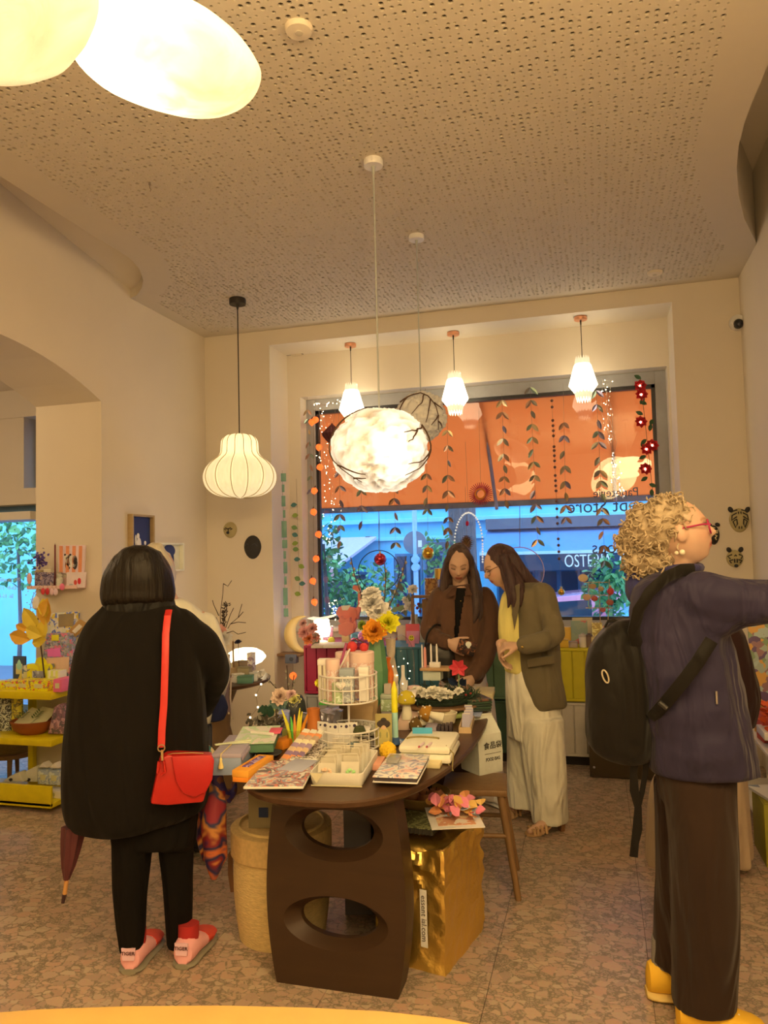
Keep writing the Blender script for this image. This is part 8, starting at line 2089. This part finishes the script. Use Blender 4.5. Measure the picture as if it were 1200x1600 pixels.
o=b.build('beads',mat('glitter',(.9,.75,.5),.15,.8),t);o['kind']='stuff';b=MB();b.leaf(g(42,985),(.2,0,1),(0,-1,0),.09,.035);b.leaf(g(46,970),(.2,0,1),(0,-1,0),.07,.03);b.build('red_leaf',mat('red_leaf',C(206,80,66),.7),t)
# ================================================================== pictures on the left wall
def wall_pic(label,py0,py1,pxa,pxb,mf,mi,kids=()):
 a,c=W(pxa,(py0+py1)/2,x=XL+.03),W(pxb,(py0+py1)/2,x=XL+.03);z1,z0=W(pxa,py0,x=XL+.03).z,W(pxa,py1,x=XL+.03).z
 t=thing('picture_frame',label,'frame',(XL,(a.y+c.y)/2,(z0+z1)/2));w=c.y-a.y;h=z1-z0;f=.016
 for q in(-1,1):MB().box((.022,q*(w/2-f/2),0),(.044,f,h)).build('frame_bar',mf,t,bevel=.002);MB().box((.022,0,q*(h/2-f/2)),(.044,w-2*f,f)).build('frame_bar',mf,t,bevel=.002)
 MB().box((.006,0,0),(.008,w-2*f,h-2*f)).build('picture',mi,t)
 return t,w,h
M_oak=woodm('oak_frame',C(140,100,50),C(168,124,66));M_navy=mat('navy_print',C(38,41,60),.7)
t,w,h=wall_pic('oak framed navy picture with white paper figures on the left wall',803,906,205,240,M_oak,M_navy)
for pos,r in(((-.02,.02),(.03,.05)),((-.03,-.04),(.035,.035)),((.06,-.03),(.022,.045)),((-.03,.08),(.018,.022)),((.06,.03),(.014,.016)),((-.06,.05),(.01,.04)),((.015,-.06),(.03,.012))):MB().ball((.012,pos[0],pos[1]),(.004,r[0],r[1]),12,8).build('cut_figure',M_wht,t)
t,w,h=wall_pic('cream framed picture with a navy tree and figures, lower on the left wall',848,894,248,286,mat('cream_frame',C(206,176,120),.6),mat('paper_white',C(196,164,110),.8))
for pos,r in(((.0,.05),(.09,.05)),((-.05,-.01),(.02,.07)),((.05,-.02),(.02,.06)),((.0,-.04),(.012,.05))):MB().ball((.012,pos[0],pos[1]),(.004,r[0],r[1]),12,8).build('cut_figure',M_navy,t)
# ================================================================== masks
def mask(label,px,py,w,h,mc,ears=None,lines=(),mline=None,mear=None,nose=None):
 q=W(px,py,y=YB);s=q.y/ray(px,py).y/q.y*(q-CAM).length/FPX if False else(q-CAM).dot(_f)/FPX
 t=thing('wall_mask',label,'mask',q);rx,rz_=w/2*s,h/2*s
 b=MB();rings=[]
 for k in range(12):a=PI/2*k/11;rings.append([(rx*math.cos(a)*math.cos(u)*(1-.10*max(0,-math.sin(u))),-.045*math.sin(a),rz_*math.cos(a)*math.sin(u))for u in[2*PI*j/28 for j in range(28)]])
 b.loft(rings);b.build('face',mc,t)
 if ears:
  for e in ears:MB().ball((e[0]*s,-.012,e[1]*s),(e[2]*s*.8,.014,e[3]*s),12,8,MX.Rotation(.5 if e[0]>0 else-.5,3,'Y')).build('ear',mear or mc,t)
 for ln in lines:
  P=[(x*rx,-.045*math.sqrt(max(0,1-min(1,x*x+z*z)))-.003,z*rz_)for x,z in ln];MB().tube(P,.0048,6).build('carved_line',mline,t)
 if nose:MB().ball((0,-.05,nose*rz_),(.014,.012,.012),10,8).build('nose',M_blk,t)
 return t
M_tn=mat('mask_tan',C(158,124,66),.8,bump=.4,bs=60);M_bkm=mat('mask_black',C(36,28,20),.6);M_ln=mat('mask_line',C(196,156,92),.7)
sym=lambda*L:[l for q in L for l in(q,[(-x,z)for x,z in q])]
mask('small round tan mask with a pointed nose on the wall under the onion lamp',360,828,23,25,M_tn,None,sym([(.1,.1),(.35,.25),(.6,.1),(.35,0)])+[[(0,.2),(.08,-.2),(0,-.5)]],mat('mask_dark_line',C(60,42,24),.7),nose=-.35)
mask('black oval mask on the wall right of the tan mask',395,855,29,37,M_bkm,None,sym([(.2,.2),(.5,.3),(.7,.1)]),mat('mask_soft',C(54,44,34),.6))
mask('large carved mask with black ears, highest on the right wall piece',1155,813,29,38,M_tn,[(-12,17,4.5,5),(12,16,4.5,5)],sym([(.12,.7),(.12,-.7)],[(.3,.6),(.75,.4),(.8,.0),(.5,.2),(.3,.3)],[(.35,.1),(.7,-.1),(.45,-.6),(.3,-.3),(.35,.1)],[(.2,.85),(.6,.75)]),M_bkm,M_bkm)
mask('dark mask with a white pattern beside the blond woman\'s nose',1115,836,17,30,M_bkm,[(-5,15,4,3),(6,16,5,3)],sym([(.2,.4),(.6,.5),(.5,.2),(.2,.2)])+[[(.1,.0),(.4,-.1),(.1,-.3),(.3,-.5)],[(-.6,.6),(-.2,.8),(.2,.7)]],M_ln,M_bkm)
mask('smaller carved mask with black ears, lowest on the right wall piece',1148,873,25,27,M_tn,[(-8,14,4.5,4.5),(9,14,4.5,4.5)],sym([(.4,.5),(.85,.3),(.6,.0)],[(.3,-.1),(.7,-.2),(.5,-.5)],[(.14,.0),(.14,-.45)])+[[(-.14,.3),(0,.45),(.14,.3)]],M_bkm,M_bkm,nose=-.8)
# ================================================================== shelf along the right wall
sx0,sx1,sy0,sy1=.80,1.07,4.03,5.4
sr=thing('shelf_rack','white low rack along the right wall, cut by the photo\'s right edge','shelf',((sx0+sx1)/2,sy0,0));cx=(sx0+sx1)/2
M_wl=mat('white_lacquer',C(206,170,120),.5)
for z in(.06,.50):MB().bx(sx0-cx,sx1-cx,0,sy1-sy0,z-.02,z).build('shelf',M_wl,sr,bevel=.003)
for y in(.02,(sy1-sy0)/2,sy1-sy0-.02):MB().bx(sx0-cx+.2,sx1-cx-.03,y-.015,y+.015,0,.50).build('upright',M_wl,sr,bevel=.003)
def rgood(label,x,y,z,size,m,name='box',rz=0,rx=0,lid=None):
 t=thing(name,label,'box' if name=='box' else name.split('_')[-1],(x,y,z),rz);R=MX.Rotation(rx,3,'X');MB().box(R@V((0,0,size[2]/2)),size,R=R).build('body',m,t,bevel=.003)
 MB().box(R@V((0,0,size[2]+.003)),(size[0]*.96,size[1]*.96,.006),R=R).build('top',lid or m,t,bevel=.001);return t
t=rgood('tall floral print board leaning at the right wall behind the reaching arm',.95,4.75,.502,(.24,.02,.68),printm('wild_flowers',[C(150,140,100),C(150,140,100),C(160,150,110),C(96,64,70),C(196,130,50),C(120,120,70),C(140,90,70)],26,.6),'board',0,-.08)
rgood('kraft paper bag leaning in the right hand rack',.99,4.25,.502,(.14,.16,.36),mat('kraft_bag',C(206,140,70),.8,bump=.3,bs=20),'paper_bag',.3,.1)
for k,(x,y,z,s,col,lab)in enumerate(((.88,4.3,.502,(.12,.14,.05),C(206,120,70),'orange box on the right hand rack'),(.86,4.12,.502,(.13,.18,.035),C(206,160,120),'flat pink box on the right hand rack'),(1.0,4.1,.502,(.1,.16,.12),C(216,110,90),'coral box on the right hand rack'),(.88,4.55,.502,(.12,.12,.16),C(190,70,40),'red brown box at the back of the right hand rack'),(.86,4.14,.062,(.1,.2,.16),C(206,100,100),'pink box on the bottom of the right hand rack'),(.95,4.3,.062,(.14,.2,.2),C(180,150,110),'beige carton on the bottom of the right hand rack'),(.86,4.30,.062,(.02,.18,.22),C(206,90,50),'orange card on the bottom of the right hand rack'))):rgood(lab,x,y,z,s,mat('rr_%d'%k,col,.7),rz=.1*k-.2)
t=thing('petal_tray','tray of orange red paper petals on the right hand rack','tray',(.90,4.42,.554));MB().box((0,0,.02),(.2,.2,.04)).build('tray',CREAM,t,bevel=.004);b=MB();rn=random.Random(71)
for k in range(90):b.leaf((rn.uniform(-.09,.09),rn.uniform(-.09,.09),.04+rn.random()*.12),(rn.gauss(0,1),rn.gauss(0,1),rn.random()),(0,0,1),.05,.035)
b.build('petals',mat('rust_petal',C(200,76,30),.8),t)
q=W(1196,1352,z=0);t=rgood('olive yellow crate on the floor at the right edge',q.x+.13,q.y+.12,0,(.26,.30,.30),mat('olive_crate',C(136,110,20),.6),'crate');
t=thing('magazine','white red magazine lying tilted on the olive crate','magazine',(q.x+.10,q.y+.10,.308),.3);MB().box((0,0,.008),(.20,.26,.012)).build('pages',PAPER,t);MB().box((0,0,.0155),(.205,.265,.003)).build('cover',printm('red_mag',[C(206,180,140),C(206,180,140),C(190,70,50),C(120,110,96)],9,.4),t)
# ================================================================== counter in the foreground
ZK=.95
P=[W(*q,z=ZK)for q in((-60,1583),(60,1574),(200,1569),(350,1568),(480,1571),(600,1577),(690,1587),(760,1600),(800,1640),(810,1720))]
out=[(p.x,p.y)for p in P]+[(P[-1].x+.02,.35),(P[0].x,.35)]
b=MB();b.loft([[V((x,y,ZK-.03))for x,y in out],[V((x,y,ZK))for x,y in out]])
t=thing('counter','ochre yellow rounded counter top at the very front of the shop','counter');b.build('top',mat('ochre_top',C(172,118,44),.5),t,bevel=.006)
cxk=sum(p[0]for p in out)/len(out);MB().lathe([(.22,0),(.22,.03),(.08,.05),(.08,ZK-.031)],28,(cxk,.55,0)).build('pedestal',M_walp,t)
# ================================================================== hangings in the window
GY=6.36
PL=lambda px,py,y=GY:W(px,py,y=y)
IRI=[mat('foil_leaf_%d'%k,c,.28,.75)for k,c in enumerate(((.30,.28,.24),(.42,.26,.20),(.22,.30,.26),(.24,.22,.36),(.55,.42,.26)))]
lm=[MB().leaf((0,0,0),(0,0,-1),(0,-1,0),.085,.036,.12).mesh('leaf',m_,False)for m_ in IRI]
def hang(t,px0,py0,px1,py1,y=GY,r=.0012,m=None):
 o=V(t.location);MB().tube([PL(px0,py0,y)-o,PL((px0+px1)/2,(py0+py1)/2,y)-o,PL(px1,py1,y)-o],r,5).build('thread',m or mat('thread',(.2,.16,.12),.7),t)
def leaf_garland(label,px0,px1,py0,py1,ptop,step=26,seed=1,y=GY,sc=1.0):
 rn=random.Random(seed);t=thing('leaf_garland',label,'garland',PL(px0,ptop,y),0,'foil leaf garlands in the window');hang(t,px0,ptop,px1,py1-8,y);yy=py0;k=0
 while yy<py1:
  f=(yy-ptop)/(py1-ptop);p=PL(px0+(px1-px0)*f,yy,y)-V(t.location)
  for a in((-38,38)if k%3!=2 else(rn.choice((-20,20)),)):
   o=bpy.data.objects.new('leaf',lm[rn.randrange(5)]);COL.objects.link(o);o.parent=t;o.location=p;q=sc*rn.uniform(.85,1.1);o.scale=(q,q,q);o.rotation_euler=(rn.uniform(-.3,.3),rad(a+rn.uniform(-8,8)),rn.uniform(-.6,.6))
  yy+=step*rn.uniform(.62,.95);k+=1
for i,g in enumerate(((529,532,735,850,640,'leaf garland at the left end of the window, ending beside the red bauble'),(560,566,765,830,650,'short leaf garland showing below the lit cloud lamp'),(613,618,760,850,660,'leaf garland right below the lit cloud lamp'),(664,668,740,800,600,'leaf garland under the grey paper ball'),(699,700,672,850,640,'leaf garland just right of the grey paper ball'),
 (784,790,625,800,615,'leaf garland left of the middle of the orange awning'),(828,840,605,850,600,'long leaf garland in the middle of the orange awning'),(880,884,660,810,600,'leaf garland right of the string of beads'),(931,945,610,880,600,'longest leaf garland, beside the OSTERIA lettering'))):leaf_garland(g[5],*g[:5],seed=i+1)
leaf_garland('iridescent leaf garland on the white left reveal of the window',480,487,640,775,620,22,20,6.31,.8)
# orange lantern flowers with lights
M_phy=shade_mat('lantern_paper',(1,.13,.02),.75,scale=20,amount=.4);M_phy.node_tree.nodes['Principled BSDF'].inputs['Base Color'].default_value=(.85,.14,.03,1)
pm=MB().lathe([(.002,.032),(.022,.022),(.030,.004),(.024,-.014),(.010,-.028),(.001,-.036)],10,mod=lambda a,z:1+.10*math.cos(5*a)).mesh('lantern',M_phy)
t=thing('lantern_garland','garland of glowing orange paper lantern flowers along the window\'s left frame','garland',PL(490,640,6.3));hang(t,490,640,490,955,6.3,.0016)
for px,py in((487,660),(493,656),(498,699),(500,730),(491,767),(490,800),(498,835),(494,873),(489,908),(491,941)):
 o=bpy.data.objects.new('lantern',pm);COL.objects.link(o);o.parent=t;o.location=PL(px,py,6.3)-V(t.location);o.rotation_euler=(random.uniform(-.4,.4),random.uniform(-.4,.4),random.random());MB().cyl((0,0,.03),(.012,0,.05),.005,n=6).build('calyx',mat('calyx',(.08,.03,.02),.7),o)
t=thing('lantern_flower','single glowing orange lantern flower left of the pink cabinet','ornament',PL(458,1056,5.7));dd=bpy.data.objects.new('lantern',pm);COL.objects.link(dd);dd.parent=t;MB().tube([(0,0,.03),(0,0,.10),V((NX0+.16,5.97,W(462,1020,y=6.02).z-.02))-V(t.location)],.002,5).build('thread',mat('thread',(.2,.2,.1)),t)
# sea glass string and green leaf string on the niche side
t=thing('glass_garland','string of flat green glass plates on the left side of the window niche','garland',PL(441,735,6.05));hang(t,441,735,446,965,6.05)
M_sg=mat('sea_glass',C(96,118,76),.35,spec=.6)
for px,py,w,h in((443,746,8,13),(442.5,763,4,12),(443,783,6,17),(444,803,4,12),(444,827,8,26),(445,850,8,13),(445,867,4,12),(446,887,6,18),(446,907,4,13),(446,932,7,27),(447,957,7,13)):
 s=6.5/FPX;MB().box(PL(px,py,6.05)-V(t.location),(w*s,.008,h*s),rz=.3).build('glass_plate',M_sg,t,bevel=.002)
t=thing('leaf_string','string of green and teal felt leaves left of the window','garland',PL(463,748,6.2));hang(t,463,748,468,930,6.2)
for k,(px,py)in enumerate(((460,790),(462,806),(461,823),(462,834),(462,850),(463,858),(465,874),(472,883),(466,902),(473,912),(466,927))):MB().leaf(PL(px-6,py,6.2)-V(t.location),(1,.1,random.uniform(-.5,.2)),(0,-1,.3),.062,.044,.1).build('leaf',mat('felt_leaf%d'%(k%3),(C(70,96,70),C(128,126,40),C(104,116,50))[k%3],.8),t)
# red rose garland
t=thing('rose_garland','garland of red roses with tiny lights at the window\'s right edge','garland',PL(1000,588));hang(t,1000,588,1020,770,GY,.002,mat('stem_dark',(.04,.06,.02)))
M_rr=mat('rose_red',(.55,.012,.02),.6)
for k,(px,py)in enumerate(((1000,603),(1002,617),(1001,660),(1019,696),(1010,702),(1008,733))):
 paper_flower(t,PL(px,py)-V(t.location),.055,M_rr,8,4,V((.2,-1,.2)),90+k,'rose');MB().ball(PL(px,py)-V(t.location)+V((0,-.02,0)),.008,8,6).build('bulb',shade_mat('warm_bulb',(1,.7,.4),14,amount=.01),t)
for k,(px,py)in enumerate(((1002,592),(1000,632),(1011,632),(1005,648),(1020,655),(1015,674),(1010,686),(1003,690),(1018,700),(1010,712),(1012,745),(1014,756),(1018,764))):MB().leaf(PL(px,py)-V(t.location),(random.uniform(-1,1),-.1,random.uniform(-.6,.6)),(0,-1,0),.065,.034).build('leaf',mat('rose_leaf',(.03,.09,.035),.6),t)
# string of beads
t=thing('bead_string','string of small brown beads hanging in the middle of the window','garland',PL(862,622));hang(t,862,622,874,880)
bm_=MB().ball((0,0,0),.0125,10,7).mesh('bead',mat('bead_brown',(.12,.05,.03),.4))
for k,py in enumerate((626,636,657,665,673,681,698,704,712,720,730,743,751,759,767,783,795,808,818,842,852,862,873)):o=bpy.data.objects.new('bead',bm_);COL.objects.link(o);o.parent=t;o.location=PL(862+12*(py-622)/258,py)-V(t.location)
# paper ornaments and baubles
q=PL(751,772);t=thing('paper_ring','red and orange spiky paper ring hanging under the awning edge','ornament',q);hang(t,748,640,751,755)
b=MB();c2=MB()
for k in range(34):
 a=2*PI*k/34;d=V((math.cos(a),0,math.sin(a)));P=[d*.045+V((0,-.03,0)),d*.10,d*.045+V((0,.03,0))];b.tube(P,.003,4)
 c2.loft([[d*.035+V((0,-.03,0)),d*.05+V((0,-.03,0)),d*.05+V((0,.03,0)),d*.035+V((0,.03,0))],[V((math.cos(a+.16),0,math.sin(a+.16)))*r+V((0,y_,0))for r,y_ in((.035,-.03),(.05,-.03),(.05,.03),(.035,.03))]])
b.build('spikes',mat('raspberry_paper',(.50,.03,.07),.7),t);c2.build('inner_ring',mat('orange_paper3',(.75,.25,.02),.7),t)
q=PL(519,679);t=thing('paper_bauble','dark red honeycomb paper bauble at the left of the awning','ornament',q);hang(t,524,640,521,662)
MB().lathe([(0,.11),(.012,.09),(.06,.045),(.095,.01),(.09,-.01),(.05,-.06),(.012,-.095),(0,-.10)],40,mod=lambda a,z:1-.10*abs(math.cos(10*a))).build('body',mat('oxblood_paper',(.06,.008,.012),.7),t)
for px,py,r,mt_,top,lab in((669,865,.055,mat('gold_mirror',(.8,.50,.08),.18,1),750,'gold mirrored bauble hanging left of the brown jacketed woman'),(594,874,.055,mat('red_mirror',(.55,.05,.08),.18,.8),790,'red glass bauble hanging at the left of the window'),(877,925,.028,mat('gold_mirror',(.8,.5,.1)),880,'small gold star bauble at the end of the bead string'),(954,924,.03,mat('red_badge',(.6,.06,.06),.3),905,'small red bauble in the wire mobile')):
 t=thing('bauble',lab,'ornament',PL(px,py));MB().ball((0,0,0),r,20,14).build('ball',mt_,t,False);MB().cyl((0,0,r),(0,0,r+.016),.010).build('cap',mat('cap_gold',(.7,.5,.2),.3,1),t);hang(t,px-2,top,px,py-8)
q=PL(729,850);t=thing('pinecone','brown pinecone hanging above the brown jacketed woman\'s head','ornament',q);hang(t,727,760,729,838);b=MB()
for l in range(9):
 for k in range(9):a=2*PI*(k+.5*l)/9;r=.05*math.sin(PI*(l+1.3)/11);b.leaf((r*.5*math.cos(a),r*.5*math.sin(a),.06-.016*l),(math.cos(a),math.sin(a),.5),(0,0,1),r*.8+.01,.026)
b.build('scales',mat('pinecone_brown',C(130,84,40),.8),t);MB().lathe([(0,.06),(.028,.02),(.03,-.03),(0,-.08)],12).build('core',mat('pinecone_brown',C(120,70,30)),t)
t=thing('pearl_arch','arch of white pearls hanging behind the two women','ornament',PL(732,801));P=[PL(732-22*math.cos(a),850-49*math.sin(a))for a in[PI*k/14 for k in range(15)]]+[PL(754,850+8*k)for k in range(1,5)];MB().tube([p-P[7]for p in P],.0015,4).build('wire',mat('fine_wire',(.3,.25,.2)),t);t.location=P[7];b=MB()
for i in range(len(P)-1):
 for f in(0,.5):b.ball(P[i].lerp(P[i+1],f)-P[7],.0085,8,6)
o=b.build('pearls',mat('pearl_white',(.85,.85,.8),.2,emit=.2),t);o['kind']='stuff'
hang(t,727,690,732,801);t=thing('ruby_drop','small ruby glass drop hanging in the pearl arch','ornament',PL(730,818));MB().ball((0,0,0),(.016,.016,.022),12,8).build('drop',mat('ruby',(.5,.01,.08),.1),t);hang(t,729,803,730,815)
for cx_,cy_,r,top,m_,lab in((592,892,32,795,'dark','thin black wire hoop hanging at the left of the window'),(812,893,38,790,'rose','thin rose wire hoop hanging behind the olive blazer')):
 t=thing('wire_hoop',lab,'hoop',PL(cx_,cy_-r));MB().tube([PL(cx_+r*math.cos(a),cy_+r*math.sin(a))-V(t.location)for a in[2*PI*k/40 for k in range(40)]],.004,6,closed=True).build('hoop',mat('hoop_'+m_,(.03,.03,.035)if m_=='dark' else(.5,.3,.3),.4,.5),t);hang(t,cx_,top,cx_,cy_-r,GY,.003)
t=thing('wire_mobile','gold wire grid with small charms standing in the window beside the backpack','mobile',PL(938,975));o_=V(t.location);b=MB()
for a,c in(((912,910),(950,910)),((918,930),(955,930)),((915,950),(958,950)),((936,908),(938,975)),((920,910),(920,950)),((952,905),(950,972))):b.tube([PL(*a)-o_,PL(*c)-o_],.0035,5)
b.build('grid',mat('gold_wire',(.7,.5,.25),.35,.8),t)
for k,(px,py,r,col)in enumerate(((926,916,.03,(.45,.3,.16)),(939,920,.026,(.4,.35,.2)),(917,933,.034,(.7,.45,.3)),(929,935,.028,(.5,.1,.08)),(953,941,.03,(.4,.12,.1)),(942,953,.024,(.45,.12,.15)),(911,903,.04,(.8,.62,.4)))):MB().ball(PL(px,py)-o_+V((0,-.01,0)),(r,.006,r*.8),12,7).build('charm',mat('charm_%d'%k,col,.5),t)
# fine strings of lights
def lights(label,pts,n,sp,seed):
 rn=random.Random(seed);t=thing('fairy_lights',label,'lights',PL(*pts[0]));o_=V(t.location);b=MB();w_=MB()
 for line in range(4):
  P=[PL(px+rn.gauss(0,sp),py+rn.gauss(0,2))-o_ for px,py in pts];w_.tube(P,.0009,4)
  for k in range(n//2):f=rn.random()*(len(P)-1);i=int(f);b.ball(P[i].lerp(P[min(i+1,len(P)-1)],f-i)+V((rn.gauss(0,.012),0,rn.gauss(0,.012))),.0030,5,4)
 w_.build('wire',mat('silver_wire',(.5,.45,.4),.3,.9),t)
 for nm,bb,m_ in(('bulbs',b,shade_mat('fairy_bulb',(1,.8,.45),12,amount=.01)),):o=bb.build(nm,m_,t);o['kind']='stuff'
lights('curtain of tiny lights at the left end of the window',[(508,638),(507,680),(506,720),(508,760),(512,800),(510,850)],26,6,5);lights('curtain of tiny lights at the right end of the window',[(945,592),(952,640),(955,690),(962,740),(970,775)],26,6,6);lights('small swag of tiny lights at the window\'s top left corner',[(490,632),(508,634),(525,628),(548,636)],10,2,7);lights('string of tiny lights along the left sill behind the coral animals',[(520,935),(521,960),(520,990)],16,5,8)
